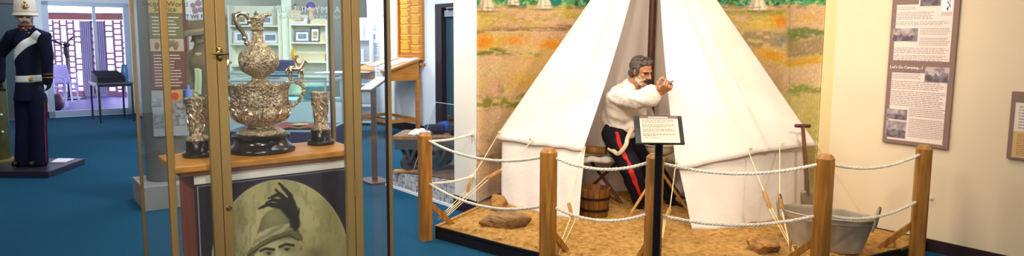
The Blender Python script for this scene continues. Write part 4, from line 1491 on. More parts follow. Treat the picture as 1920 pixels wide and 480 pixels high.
    for pts, w_ in (([(553, 420), (551, 392), (543, 365), (523, 344)], 11), ([(553, 416), (545, 388), (528, 366), (516, 355)], 8.5), ([(552, 414), (540, 378), (522, 364), (503, 372)], 8.5),
                    ([(551, 408), (528, 378), (512, 375), (499, 380)], 8), ([(550, 408), (528, 387), (502, 383), (484, 392)], 9), ([(554, 428), (556, 410), (561, 391)], 5.5), ([(552, 400), (536, 382), (520, 380)], 10)):
        dd, t = seg_d(x, y, pts)
        pm = np.maximum(pm, 1 - sstep(.55, 1.15, (dd + (n3 - .5) * 2) / (w_ * (1.05 - t * .85))))
    bg = blend(bg, '#262218', pm * .96)
    img = np.where((e < 1)[:, None], bg, img)
    img = blend(img, '#d8d0a8', np.exp(-((e - 1) / .008) ** 2) * .5)
    return img
paint(por, por_paint)

# ---------------------------------------------------------------- trophies
def silver(name, scale, strength, vor=True):
    m = mat(name, '#dccdb0', 0.25, metal=1.0)
    nt = m.node_tree; b = nt.nodes['Principled BSDF']
    tc = nt.nodes.new('ShaderNodeTexCoord')
    n1 = nt.nodes.new('ShaderNodeTexVoronoi'); n1.inputs['Scale'].default_value = scale; n1.feature = 'SMOOTH_F1'
    n2 = nt.nodes.new('ShaderNodeTexNoise'); n2.inputs['Scale'].default_value = scale * 1.3; n2.inputs['Distortion'].default_value = 2.5; n2.inputs['Detail'].default_value = 3
    ad = nt.nodes.new('ShaderNodeMath'); ad.operation = 'ADD'
    bp = nt.nodes.new('ShaderNodeBump'); bp.inputs['Strength'].default_value = strength; bp.inputs['Distance'].default_value = 0.006
    for n in (n1, n2): nt.links.new(tc.outputs['Object'], n.inputs['Vector'])
    nt.links.new(n1.outputs['Distance'], ad.inputs[0]); nt.links.new(n2.outputs['Fac'], ad.inputs[1])
    nt.links.new(ad.outputs[0], bp.inputs['Height']); nt.links.new(bp.outputs['Normal'], b.inputs['Normal'])
    r = nt.nodes.new('ShaderNodeValToRGB'); r.color_ramp.elements[0].position = 0.35; r.color_ramp.elements[0].color = lin('#98805c'); r.color_ramp.elements[1].position = 0.62; r.color_ramp.elements[1].color = lin('#f4e6cc')
    nt.links.new(n2.outputs['Fac'], r.inputs['Fac']); nt.links.new(r.outputs['Color'], b.inputs['Base Color'])
    return m
M_sil = silver('chased silver', 70, 0.9)
def fine(prof, k=5):
    return [(max(0, p.x), p.y) for p in catmull([Vector((r, z, 0)) for r, z in prof], k)]
M_silp = mat('polished silver', '#eadabc', 0.22, metal=1.0)
M_ebony = mat('black turned wood', '#120c0e', 0.22, c2='#1c1216', scale=10, spec=0.6)

def shelf_pt(px, py):
    return W(px, py, SZ)
def up_at(p, px, py):
    return V(px, py, p.y).z
TP = V(491, 282, 2.60); TP = W(491, 283, SZ)
vr = Vector((TP.x, TP.y, 0)).normalized(); TR = Vector((vr.y, -vr.x, 0))     # to the right as seen
TR = TR if TR.x > 0 else -TR
TB = Vector((-TR.y, TR.x, 0))
tm = frame_m((TP.x, TP.y, SZ), TR, TB, Z3)
ksc = F / ((TP - EYE).dot(FWD))                   # photo points per metre here
def tz(y): return (283.5 - y) / ksc * .988
def tr(w): return w / ksc / 2
tro = thing('trophy', 'grand chased silver ewer trophy with clustered cups on a black turned base', 'trophy', (TP.x, TP.y, SZ))
s = S(); s.lathe([(0, 0), (tr(116), 0), (tr(120), tz(281)), (tr(120), tz(277)), (tr(112), tz(273.5)), (tr(102), tz(270)), (tr(95), tz(266.5)), (tr(91), tz(262)), (tr(91), tz(260)), (tr(96), tz(258)), (tr(102), tz(256.5)), (tr(103), tz(252)), (tr(97), tz(250)), (0, tz(250))], 64, tm); s.obj('base', M_ebony, tro, angle=50)
def relief(seed, f, amp):
    return lambda a, z: 1 + amp * (float(fbm(math.cos(a) * f + 20, math.sin(a) * f + z * 90 + 20, seed, 3)) - .5)
s = S(); s.lathe([(0, tz(250)), (tr(84), tz(250)), (tr(86), tz(247.5)), (tr(80), tz(244)), (tr(64), tz(240)), (tr(50), tz(238)), (tr(46), tz(235)), (tr(48), tz(233)), (0, tz(233))], 72, tm, relief(3, 6, .10)); s.obj('foot', M_sil, tro)
def lob(n, amp, seed):
    r = relief(seed, 7, .10)
    return lambda a, z: (1 + amp * abs(math.cos(a * n / 2)) - amp * .5) * r(a, z)
s = S(); s.lathe([(0, tz(234)), (tr(46), tz(234)), (tr(62), tz(231)), (tr(84), tz(226)), (tr(97), tz(218)), (tr(101), tz(209)), (tr(97), tz(203)), (tr(92), tz(200)), (tr(90), tz(198)), (0, tz(198))], 128, tm, lob(12, .05, 5)); s.obj('bowl', M_sil, tro)
s = S(); s.lathe([(0, tz(200)), (tr(90), tz(200)), (tr(93), tz(192)), (tr(96), tz(182)), (tr(99), tz(172)), (tr(103), tz(163)), (tr(107), tz(159)), (tr(108), tz(157.5)), (tr(104), tz(158)), (tr(96), tz(163)), (tr(60), tz(165)), (0, tz(165))], 96, tm, lob(8, .09, 6)); s.obj('cup_body', M_sil, tro)
for a in (15, 75, 135, 195, 255, 315):
    a = math.radians(a); c = tm @ Vector((tr(76) * math.cos(a), tr(76) * math.sin(a), 0))
    q = Matrix.Translation(c)
    s = S(); r = tr(31)
    s.lathe([(0, tz(204)), (r * .55, tz(204)), (r * .9, tz(196)), (r * .93, tz(184)), (r * .88, tz(172)), (r * 1.0, tz(161)), (r * 1.1, tz(157)), (r * 1.02, tz(157)), (r * .9, tz(163)), (0, tz(166))], 32, q, relief(int(a * 9), 3, .12)); s.obj('cup', M_sil, tro)
for i in range(10):
    a = 2 * PI * (i + .5) / 10
    r0 = tr(97)
    pts = [tm @ Vector((r * math.cos(a + da), r * math.sin(a + da), z)) for r, da, z in ((tr(84), 0, tz(226)), (tr(100), .02, tz(218)), (tr(107), .06, tz(208)), (tr(106), .14, tz(201)), (tr(100), .19, tz(204)), (tr(102), .15, tz(209)))]
    s = S(); s.tube(catmull(pts, 4), 0.0042, 6); s.obj('scroll', M_silp, tro)
ew = S()
ew.lathe(fine([(0, tz(168)), (tr(44), tz(168)), (tr(46), tz(160)), (tr(42), tz(155)), (tr(30), tz(150)), (tr(24), tz(146)), (tr(27), tz(144)), (tr(24), tz(142.5)), (tr(36), tz(139)), (tr(54), tz(133)), (tr(65), tz(124)), (tr(69), tz(114)), (tr(67), tz(105)), (tr(60), tz(98)), (tr(46), tz(91)), (tr(33), tz(85)), (tr(24), tz(77)), (tr(19), tz(68)), (tr(18), tz(59)), (tr(23), tz(56)), (tr(23), tz(53)), (tr(18), tz(51)), (tr(21), tz(45)), (tr(24), tz(38)), (tr(23), tz(33)), (0, tz(35))], 6), 128, tm, relief(8, 13, .17))
ewer = ew.obj('ewer', M_sil, tro)
s = S()
lip = catmull([tm @ Vector((tr(2 * x), 0, tz(y))) for x, y in ((-4, 38), (5, 36), (11, 31), (17, 28), (25, 27.5))], 5)
s.tube(lip, [tr(2 * r) for r in np.linspace(11, 2.2, len(lip))], 14, flat=0.85)
s.obj('spout', M_sil, ewer)
s = S(); s.lathe([(0, tz(37)), (tr(17), tz(36)), (tr(15), tz(32)), (tr(6), tz(29)), (tr(9), tz(27)), (tr(9), tz(25)), (tr(3), tz(23.5)), (tr(6), tz(22)), (0, tz(20.5))], 20, tm @ Matrix.Translation((tr(-2), 0, 0))); s.obj('stopper', M_silp, ewer)
s = S(); hp = [(-8, 42), (-14, 37), (-20, 28), (-28, 26), (-35, 31), (-36, 40), (-32, 50), (-25, 61), (-21, 72), (-19, 80), (-15, 88)]
hc_ = catmull([tm @ Vector((tr(2 * x), 0, tz(y))) for x, y in hp], 5)
s.tube(hc_, [tr(2 * (2.6 + 1.6 * math.sin(i / len(hc_) * PI))) for i in range(len(hc_))], 10)
s.ball(tm @ Vector((tr(-44), 0, tz(71))), tr(11), u=10, v=8); s.ball(tm @ Vector((tr(-26), 0, tz(40))), tr(9), u=10, v=8); s.ball(tm @ Vector((tr(-38), 0, tz(80))), tr(10), u=10, v=8)
s.obj('handle', M_silp, ewer)
# brackets with mounted riders either side
def bracket(sg):
    mm = tm @ Matrix.Scale(sg, 4, (1, 0, 0))
    s = S()
    pts = catmull([mm @ Vector((tr(2 * x), 0, tz(y))) for x, y in ((50, 188), (54, 198), (62, 196), (73, 184), (78, 172), (77, 162), (70, 156), (64, 154))], 5)
    s.tube(pts, [tr(2 * (3.2 + .8 * math.sin(i * 1.3))) for i in range(len(pts))], 8)
    for k in range(3, len(pts), 5): s.ball(pts[k], tr(8.5), u=8, v=6)
    s.box((tr(2 * 67), 0, tz(152)), (tr(2 * 40), 0.022, tr(2 * 2.2)), m=mm)
    return s.obj('bracket', M_sil, tro)
bR = bracket(1); bL = bracket(-1)
def rider(sg, par):
    mm = tm @ Matrix.Translation((sg * tr(2 * 66), 0, 0)) @ Matrix.Scale(1, 4)
    P = lambda x, y, d=0: mm @ Vector((tr(2 * x), d, tz(y)))
    R = lambda w: tr(2 * w)
    s = S()
    s.limb([P(-10, 129), P(-2, 129.5), P(8, 128)], [R(6.2), R(5.6), R(5.8)], 12)          # trunk
    s.limb([P(8, 126), P(13, 118), P(15, 113)], [R(5.2), R(3.8), R(2.8)], 10)             # neck
    s.limb([P(14.5, 113), P(19.5, 116.5)], [R(2.9), R(1.7)], 8)                            # head
    s.limb([P(14, 112), P(13.6, 108.5)], [R(1.0), R(.4)], 6)
    for x0, x1, x2, dd in ((-12, -14.5, -12.5, .007), (-10, -8.5, -9.5, -.007), (9, 8, 8.5, .007), (9.5, 11.5, 11, -.007)):
        s.limb([P(x0, 132, dd), P(x1, 140, dd), P(x2, 149, dd)], [R(3.2), R(1.7), R(1.5)], 8)
        s.limb([P(x2, 149, dd), P(x2 + 1.2, 150, dd)], [R(1.7), R(1.8)], 6)
    s.limb([P(-15, 127), P(-19, 132), P(-18.5, 143)], [R(1.8), R(1.9), R(.8)], 8)          # tail
    h = blob(s, 'horse', M_silp, par, 0.0013, 3)
    s = S()
    s.limb([P(-1, 125), P(0, 117), P(1, 112)], [R(3.4), R(3.2), R(3.4)], 10)
    s.ball(P(1.6, 105.5), R(2.6), u=10, v=8)
    for dd in (-.012, .012):
        s.limb([P(-1, 124, dd * .6), P(4, 129, dd), P(3, 138, dd)], [R(2.4), R(2.0), R(1.4)], 8)
        s.limb([P(1, 112, dd * .7), P(4, 118, dd), P(9, 119, dd * .3)], [R(1.7), R(1.4), R(1.1)], 8)
    s.limb([P(-.4, 103.8), P(4.2, 104.2)], [R(2.6), R(1.3)], 8)
    blob(s, 'rider', M_silp, h, 0.0012, 2)
rider(1, bR); rider(-1, bL)

def beaker(px, py, label, first=None):
    p = shelf_pt(px, py)
    if first is not None:
        return copy_thing(first, p, 0.9, label)
    t = thing('beaker', label, 'beaker', (0, 0, 0), 0, 'chased silver beakers')
    s = S(); s.lathe([(0, 0), (0.055, 0), (0.057, 0.004), (0.057, 0.014), (0.052, 0.018), (0.043, 0.022), (0.042, 0.06), (0.04, 0.062), (0, 0.062)], 40); s.obj('base', M_ebony, t, angle=50)
    s = S(); s.lathe(fine([(0, 0.062), (0.036, 0.062), (0.040, 0.066), (0.0395, 0.072), (0.033, 0.078), (0.028, 0.084), (0.0265, 0.10), (0.028, 0.13), (0.031, 0.16), (0.035, 0.19), (0.039, 0.212), (0.0415, 0.222), (0.0405, 0.224), (0.037, 0.212), (0.030, 0.16), (0, 0.12)], 4), 80, None, relief(4, 8, .16)); s.obj('cup', M_sil, t)
    for k in range(5):
        a0 = 2 * PI * k / 5
        pts = [Vector(((r + .001) * math.cos(a0 + da), (r + .001) * math.sin(a0 + da), z)) for r, da, z in ((.028, 0, .10), (.0285, .35, .125), (.031, .1, .15), (.0335, -.3, .17), (.0345, 0, .185), (.034, .25, .178))]
        s = S(); s.tube(catmull(pts, 4), 0.0028, 6); s.obj('scroll', M_silp, t)
    t.location = p; t.rotation_euler = (0, 0, 0.2)
    return t
bkr = beaker(602, 270, 'chased silver beaker on a black base beside the dark case post')
beaker(372, 293, 'chased silver beaker on a black base half behind the gold door posts', bkr)
# ================================================================== REST OF THE MUSEUM
M_grey = mat('grey painted board', '#8f8c8a', 0.7, c2='#878482', scale=4)
M_col = mat('grey column cloth', '#7d7b72', 0.8, c2='#737168', scale=4)
M_purple = mat('dark purple board', '#2c2438', 0.4)
M_glow = mat('white card', '#e8eaf2', 0.6)
M_navy = mat('navy cloth', '#161c38', 0.9, c2='#1e2648', scale=12)
M_oak2 = mat('golden oak', '#b8762a', 0.45, c2='#a3651f', scale=5, stretch=(1, 1, 6))
M_shelfw = mat('pale shelf paint', '#e6ead8', 0.6)
M_slate = mat('blue grey laminate', '#8fb0c4', 0.35)
M_dkglass = glass('counter glass', '#eefaf8', 0.7, 0.03)
M_acry = glass('clear acrylic', '#fdfefe', 0.2, 0.006)
M_acry_edge = mat('acrylic edge', '#c4d2d4', 0.3)
M_lav = mat('lavender paper', '#b4b0c8', 0.8)
M_txt = mat('soft white print', '#d8ccbc', 0.9)

# ---------------------------------------------------------------- low board under the soldier
bA, bB = W(91.5, 334, 0), W(160, 308, 0)
bw = 1.5
eB = (bB - bA); eB.z = 0
def plinth_top(z): return z
s = S(); s.prism([bA, bB, bB + Vector((-bw, 0.04, 0)), bA + Vector((-bw, 0.02, 0))], 0, 0.07)
tag(s.obj('mannequin_board', M_purple, smooth=False, bevel=0.004), 'low dark purple board under the soldier mannequin', 'plinth')
a, b, c, d = W(95, 305, 0.075), W(122, 304.5, 0.075), W(139, 296.5, 0.085), W(108, 296, 0.085)
s = S(); s.prism([a, b, c, d], 0.072, 0.082); tag(s.obj('caption_card', M_glow, smooth=False), 'white caption card lying on the dark board by the soldier', 'card')

# ---------------------------------------------------------------- mottled canister at the frame edge
M_brassy = mat('mottled olive brass', '#5c5628', 0.4, metal=0.4, c2='#3a3a1c', scale=7, lo=.3, hi=.7)
cn = W(-8, 302, 0.07); cn.z = 0.07
t = thing('shell_canister', 'tall mottled olive canister standing beside the soldier on the dark board', 'canister', cn)
ch = V(5, 146, cn.y).z
mc = Matrix.Translation((cn.x, cn.y, 0))
s = S(); s.lathe([(0, 0.1), (0.15, 0.1), (0.155, 0.2), (0.155, ch - 0.02), (0.15, ch), (0.13, ch), (0.13, ch - 0.05), (0, ch - 0.06)], 40, mc); s.obj('body', M_brassy, t)
s = S(); s.lathe([(0, 0.07), (0.2, 0.07), (0.2, 0.085), (0.175, 0.1), (0.15, 0.1), (0, 0.1)], 40, mc); s.obj('foot_ring', mat('olive brass ring', '#7c7430', 0.35, metal=.5), t)
s = S()
for z in (0.42, 0.62): s.ball((cn.x + 0.15, cn.y - 0.06, z), 0.02, u=10, v=8)
s.obj('stud', M_steel, t)

# ---------------------------------------------------------------- black table with its dark box and jug
pl4 = [W(189, 231, 0), W(250.5, 227, 0), W(237, 219, 0), W(178, 223, 0)]
o_, ax_, ay_ = pl4[0], (pl4[1] - pl4[0]), (pl4[3] - pl4[0])
tw, td = ax_.length, ay_.length
ax_.normalize(); ay_ = Vector((-ax_.y, ax_.x, 0))
tz_ = V(184, 156, o_.y).z
mt_ = frame_m(o_, ax_, ay_, Z3)
t = thing('side_table', 'slim black side table standing before the glass sliding door', 'table', (o_ + pl4[2]) / 2)
s = S(); s.box((tw / 2, td / 2, tz_ - 0.015), (tw + 0.06, td + 0.06, 0.03), m=mt_); s.obj('tabletop', mat('dark blue laminate', '#39465e', 0.35), t, smooth=False, bevel=0.003)
s = S()
for y in (0, td): s.box((tw / 2, y, tz_ - 0.05), (tw, 0.025, 0.04), m=mt_)
for x in (0, tw): s.box((x, td / 2, tz_ - 0.05), (0.025, td, 0.04), m=mt_)
s.obj('apron', M_black, t, smooth=False)
for x, y in ((0, 0), (tw, 0), (tw, td), (0, td)):
    s = S(); s.box((x, y, (tz_ - 0.03) / 2), (0.03, 0.03, tz_ - 0.03), m=mt_); s.obj('leg', M_black, t, smooth=False)
t = thing('display_box', 'low dark display box with a glazed lid on the black side table', 'box', mt_ @ Vector((tw * .45, td * .5, tz_)))
bx0, bx1, by0, by1 = 0.0, tw * .84, 0.06, td - 0.1
s = S()
pts = [(bx0, by0), (bx1, by0), (bx1, by1), (bx0, by1)]
lo_ = [s.bm.verts.new(mt_ @ Vector((x, y, tz_))) for x, y in pts]
hi_ = [s.bm.verts.new(mt_ @ Vector((x, y, tz_ + (0.1 if y < .2 else 0.19)))) for x, y in pts]
for i in range(4): s.bm.faces.new((lo_[i], lo_[(i + 1) % 4], hi_[(i + 1) % 4], hi_[i]))
s.bm.faces.new(hi_); s.bm.faces.new(lo_[::-1])
s.obj('box', mat('dark plum box', '#181420', 0.6, spec=.2), t, smooth=False)
s = S()
q = [mt_ @ Vector((x, y, tz_ + (0.104 if y < .2 else 0.194))) for x, y in ((bx0 + .03, by0 + .03), (bx1 - .03, by0 + .03), (bx1 - .03, by1 - .03), (bx0 + .03, by1 - .03))]
s.bm.faces.new([s.bm.verts.new(p) for p in q]); s.obj('lid', mat('glossy lid', '#0c0a12', 0.7, spec=0.12), t, smooth=False, solid=0.004)
s = S(); s.lathe([(0, 0), (0.05, 0), (0.06, 0.05), (0.06, 0.2), (0.045, 0.27), (0.05, 0.31), (0.042, 0.31), (0.05, 0.2), (0.05, 0.02), (0, 0.02)], 24, mt_ @ Matrix.Translation((tw * .93, td * .45, tz_)))
tag(s.obj('glass_jug', mat('blue glaze', '#3c6c9c', 0.15, spec=.8)), 'blue jug standing at the end of the black side table', 'jug')

# ---------------------------------------------------------------- grey column with its information boards
ca = W(271, 397, 0)
t = thing('column_plinth', 'square pale grey plinth carrying the rounded grey column', 'plinth', ca + G1 * .3 + G2 * .25)
s = S(); s.box((0.42, 0.30, 0.105), (0.84, 0.60, 0.21), m=frame_m(ca, G1, G2, Z3)); s.obj('block', M_grey, t, smooth=False, bevel=0.003)
cc = W(296, 338, 0.21); cc = cc + G1 * .10 + G2 * .05
s = S(); s.lathe([(0, 0.21), (0.17, 0.21), (0.185, 0.23), (0.185, 2.6), (0, 2.6)], 48, Matrix.Translation((cc.x, cc.y, 0)), sx=1.0, sy=1.0)
tag(s.obj('display_column', M_col), 'rounded grey cloth covered column rising from a pale plinth behind the glass case', 'column', kind='thing')
# boards lean in front of the column, seen through the case
bo0 = V(281, 100, cc.y - 0.22); bo1 = V(347, 100, cc.y - 0.13)
ex = (bo1 - bo0); ex.z = 0; bwid = ex.length; ex.normalize(); ey = Vector((-ex.y, ex.x, 0))
ib = thing('information_board', 'tall information board in olive, buff and maroon bands hung on the grey column', 'board', (bo0.x, bo0.y, 0.21))
def bz_(py): return V(300, py, bo0.y).z
mi = frame_m((bo0.x, bo0.y, 0), ex, Z3, -ey)
bands = [(-70, 25, '#b29a4e', 0), (25, 72, '#6e6a3c', 1), (72, 97, '#b8a486', 2), (97, 168, '#6e3a30', 1)]
s = S(); s.box((bwid / 2, (bz_(-70) + bz_(168)) / 2, -0.006), (bwid, bz_(-70) - bz_(168), 0.012), m=mi); s.obj('backing', mat('maroon backing', '#5a3030', 0.6), ib, smooth=False)
for k, (y0, y1, c, kind) in enumerate(bands):
    s = S(); s.box((bwid / 2, (bz_(y0) + bz_(y1)) / 2, 0.001), (bwid - 0.012, bz_(y0) - bz_(y1) - 0.006, 0.002), m=mi); s.obj('panel_band', mat('band%d' % k, c, 0.5), ib, smooth=False)
    if kind == 1:
        s = S(); bars(s, mi @ Matrix.Translation((0, 0, 0.0025)), 0.03, bwid - 0.03, bz_(y1 - 4), bz_(y0 + 4), 6 if k == 1 else 11, .35, .3, seed=k); s.obj('print', M_txt, ib, smooth=False)
    if kind == 2:
        s = S()
        rd = random.Random(5)
        for q in range(9):
            x = rd.uniform(.2, .8) * bwid; s.ball(mi @ Vector((x, (bz_(y0) + bz_(y1)) / 2 + rd.uniform(-.02, .02), 0.002)), (0.02, 0.004, 0.03), m=Matrix.Rotation(math.atan2(ex.y, ex.x), 4, 'Z'), u=8, v=6)
        s.obj('photograph', mat('sepia photo', '#7c6850', .7), ib)
text('Second World', 0.062, mat('dark brown ink', '#4a3a20', .8), ib, mi @ Matrix.Translation((bwid / 2, bz_(7), 0.004)), 'heading')
text('Service', 0.062, MATS['dark brown ink'], ib, mi @ Matrix.Translation((bwid / 2, bz_(17), 0.004)), 'heading')
cb = thing('photo_collage', 'collage of old photographs and a red sun print hung below the information board', 'poster', (bo0.x, bo0.y, 0.21))
s = S(); s.box((bwid / 2 + .02, (bz_(170) + bz_(256)) / 2, -0.004), (bwid + .05, bz_(170) - bz_(256), 0.01), m=mi); s.obj('backing', mat('grey collage card', '#9aa0a4', .7), cb, smooth=False)
x_of = lambda px: (V(px, 200, bo0.y).x - bo0.x) / ex.x
for nm, x0, x1, y0, y1, c in (('photo_print', 317, 334, 169, 190, '#d0963c'), ('photo_print', 318, 337, 192, 213, '#b0a8a8'), ('photo_print', 319, 338, 216, 236, '#a4a0a4'), ('photo_print', 340, 352, 204, 240, '#7c5c58'), ('photo_print', 285, 300, 186, 200, '#a8b8cc'), ('photo_print', 286, 303, 214, 240, '#8c94a0'), ('photo_print', 336, 342, 170, 196, '#3c4a78')):
    xa, xb = x_of(x0), x_of(x1)
    s = S(); s.box(((xa + xb) / 2, (bz_(y0) + bz_(y1)) / 2, 0.003), (abs(xb - xa), bz_(y0) - bz_(y1), 0.003), m=mi); s.obj(nm, mat('print ' + c, c, .6, c2='#5c5858' if nm and c[1] in 'ab78' else None, scale=30), cb, smooth=False)
s = S(); s.lathe([(0, 0), (0.032, 0), (0.032, 0.002), (0, 0.002)], 24, mi @ Matrix.Translation((x_of(323), bz_(181), 0.006))); s.obj('red_sun', mat('red print', '#c83a24', .6), cb)
s = S(); s.lathe([(0, 0), (0.025, 0), (0.025, 0.10), (0.012, 0.13), (0.012, 0.16), (0, 0.16)], 14, mi @ Matrix.Translation((x_of(346), bz_(196), 0.02)) @ Matrix.Rotation(-PI / 2, 4, 'X') if False else Matrix.Translation(mi @ Vector((x_of(346), bz_(193), 0.03)))); s.obj('blue_figure', mat('blue figure print', '#5c80c8', .5), cb)

# ---------------------------------------------------------------- poster over the hat figure
pD = 7.6
p0, p1 = V(349, 40, pD), V(398, 40, pD)
po = thing('remembrance_poster', 'white poster with a grey animal painting and blue lettering above the slouch hat figure', 'poster', (p0.x, pD, 0.8))
s = S(); zt_, zb_ = V(370, -14, pD).z, V(370, 36, pD).z
s.box(((p0.x + p1.x) / 2, pD, (zt_ + zb_) / 2), (p1.x - p0.x, 0.008, zt_ - zb_)); s.obj('sheet', mat('white poster paper', '#e4e8ea', .7), po, smooth=False)
s = S()
for px, py, r in ((362, 10, 5), (372, 6, 6), (366, 20, 6), (376, 18, 5)):
    q = V(px, py, pD - 0.006); s.ball(q, (r * pD / F, 0.004, r * pD / F), u=12, v=8)
s.obj('animal_painting', mat('grey mauve paint', '#9c8c94', .8), po)
text('LEST WE FORGET', 0.062, mat('deep blue ink', '#22406c', .7), po, frame_m(V(374, 31.5, pD - 0.007), R0, Z3, Vector((0, -1, 0))), 'lettering', bold=0.001)
rp_ = V(346, 100, pD)
s = S(); s.box((rp_.x, pD + 0.05, 1.2), (0.045, 0.045, 2.3)); s.box((rp_.x + .02, pD + 0.05, 0.03), (0.5, 0.3, 0.06)); s.box((rp_.x + 0.22, pD + 0.05, V(370, 42, pD).z), (0.5, 0.05, 0.04))
tag(s.obj('poster_stand', mat('red brown rail', '#7a3a2c', .5), smooth=False), 'red brown timber stand holding up the white poster', 'stand')

# ---------------------------------------------------------------- far wall shelving with framed pictures
SHD = 13.6
def sx_(px, D=SHD): return V(px, 100, D).x
def sz_(py, D=SHD): return V(500, py, D).z
def shelf_unit(x0, x1, ztop, D, zs, label, mm):
    t = thing('shelf_unit', label, 'shelf', ((x0 + x1) / 2, D + 0.15, 0), 0)
    s = S(); s.box(((x0 + x1) / 2, D + 0.3, ztop / 2), (x1 - x0, 0.02, ztop)); s.obj('back_panel', mm, t, smooth=False)
    for x in (x0, x1):
        s = S(); s.box((x, D + 0.15, ztop / 2), (0.035, 0.3, ztop)); s.obj('side_panel', mm, t, smooth=False)
    for z in zs:
        s = S(); s.box(((x0 + x1) / 2, D + 0.145, z), (x1 - x0 - 0.03, 0.29, 0.03)); s.obj('shelf', mm, t, smooth=False)
    return t
zs1 = [sz_(49), sz_(83.5), sz_(124), 0.4, 0.08]
shelf_unit(sx_(431), sx_(524), sz_(10), SHD, zs1, 'pale shelf unit of framed pictures seen past the tall silver ewer', M_shelfw)
zs2 = [sz_(46), sz_(80), sz_(116), 0.4, 0.08]
shelf_unit(sx_(545), sx_(613), sz_(36), SHD, zs2, 'pale shelf unit with archive boxes below the two capped heads', M_shelfw)
def framed(px0, px1, py0, zbase, label, fc, ic, first=None, D=SHD + 0.06):
    x0, x1 = sx_(px0, D), sx_(px1, D); h = V(500, py0, D).z - zbase; w_ = x1 - x0
    t = thing('framed_picture', label, 'picture', ((x0 + x1) / 2, D + 0.03, zbase), 0, 'framed pictures on the far shelves')
    m = Matrix.Translation(((x0 + x1) / 2, D, zbase)) @ Matrix.Rotation(math.radians(-9), 4, 'X')
    f = 0.028; s = S()
    for x in (-w_ / 2 + f / 2, w_ / 2 - f / 2): s.box((x, 0, h / 2), (f, 0.02, h), m=m)
    for z in (f / 2, h - f / 2): s.box((0, 0, z), (w_ - 2 * f, 0.02, f), m=m)
    s.obj('frame', fc, t, smooth=False)
    s = S(); s.box((0, 0.006, h / 2), (w_ - 2 * f, 0.006, h - 2 * f), m=m); s.obj('mount', M_glow, t, smooth=False)
    s = S(); s.box((0, 0.001, h / 2), ((w_ - 2 * f) * .66, 0.006, (h - 2 * f) * .6), m=m); s.obj('picture', ic, t, smooth=False)
M_fdark = mat('dark picture frame', '#4c3c38', .4); M_fpale = mat('pale picture frame', '#c4c8d0', .5); M_fblue = mat('blue grey frame', '#5c6c88', .4)
M_i1 = mat('blue grey photo', '#8c9cb8', .6, c2='#64708c', scale=14); M_i2 = mat('tan photo', '#b4a078', .6, c2='#8c7858', scale=14)
framed(437, 468, 25, zs1[0] + .016, 'dark framed tan picture on the top shelf behind the ewer handle', M_fdark, M_i2)
framed(489, 514, 27, zs1[0] + .016, 'pale framed picture on the top shelf beyond the ewer spout', M_fpale, M_i1)
framed(438, 472, 58, zs1[1] + .016, 'pale framed blue picture on the second shelf behind the ewer handle', M_fpale, M_i1)
framed(490, 524, 59, zs1[1] + .016, 'pale framed picture of a gathering on the second shelf beyond the ewer neck', M_fpale, M_i1)
framed(547, 578, 27, zs2[0] + .016, 'pale mounted photo boards under the green brown cap', M_fpale, M_i2)
framed(553, 581, 57, zs2[1] + .016, 'blue grey framed photograph on the middle shelf beside the archive boxes', M_fblue, M_i1)
framed(582, 600, 51, zs2[1] + .016, 'dark framed picture leaning at the end of the middle shelf', M_fdark, M_i2, D=SHD + 0.1)
M_arch = mat('archive box card', '#cfc4a4', .8)
for px0, px1, py, zb, l in ((580, 608, 34, zs2[0] + .016, 'wide buff archive box on the upper shelf under the purple cap'), (578, 609, 66, zs2[1] + .016, 'wide buff archive box on the middle shelf behind the leaning frame'), (552, 606, 100, zs2[2] + .016, 'buff archive box on the low shelf beyond the horse rider')):
    x0, x1 = sx_(px0), sx_(px1); h = sz_(py) - zb
    t = thing('archive_box', l, 'box', ((x0 + x1) / 2, SHD + .2, zb), 0, 'archive boxes')
    s = S(); s.box(((x0 + x1) / 2, SHD + .2, zb + h * .4), (x1 - x0, .16, h * .8)); s.obj('body', M_arch, t, smooth=False)
    s = S(); s.box(((x0 + x1) / 2, SHD + .2, zb + h * .9), (x1 - x0 + .01, .17, h * .2)); s.obj('lid', M_arch, t, smooth=False)
# display heads wearing caps
def cap_head(px, zb, py, label, capm, skin, faceside=1):
    x = sx_(px, SHD + .15); h = V(500, py, SHD + .15).z - zb
    t = thing('hat_mannequin_bust', label, 'display head', (x, SHD + .15, zb), 0, 'display heads wearing caps')
    s = S(); s.limb([(x, SHD + .15, zb + .005), (x, SHD + .15, zb + h * .35)], [h * .2, h * .15], 14); s.ball((x + .01 * faceside, SHD + .15, zb + h * .62), (h * .26, h * .24, h * .33)); s.ball((x + h * .27 * faceside, SHD + .13, zb + h * .55), (h * .05, h * .05, h * .07))
    blob(s, 'head', skin, t, .008, 3)
    s = S(); s.sheet(lambda u, v: Vector((x + h * .30 * math.cos(2 * PI * u) * math.sin(v * PI * .5 + .02), SHD + .15 + h * .28 * math.sin(2 * PI * u) * math.sin(v * PI * .5 + .02), zb + h * (.66 + .36 * math.cos(v * PI * .5)))), 24, 10, closed_u=True); s.obj('cap', capm, t)
    s = S(); s.sheet(lambda u, v: Vector((x - faceside * h * (.22 + .34 * v) , SHD + .15 + (u - .5) * h * .42 * (1 - .4 * v), zb + h * (.68 - .12 * v))), 10, 6); s.obj('peak', capm, t, solid=.012)
M_skinm = mat('pink mannequin skin', '#d4a48c', .6)
cap_head(556, zs2[0] + .29, 7, 'display head in a mottled green brown cap above the shelf unit', mat('camouflage cloth', '#5c5a44', .9, c2='#7c6a54', scale=14), M_skinm)
cap_head(585, sz_(34) + .006, 4, 'display head in a bright purple cap on the archive box', mat('purple cloth', '#4a30a4', .8), M_skinm)
s = S(); s.box((sx_(556, SHD + .15), SHD + .17, zs2[0] + .016 + .136), (.26, .2, .272)); tag(s.obj('archive_box', M_arch, smooth=False), 'buff archive box under the green brown capped head', 'box', 'archive boxes')
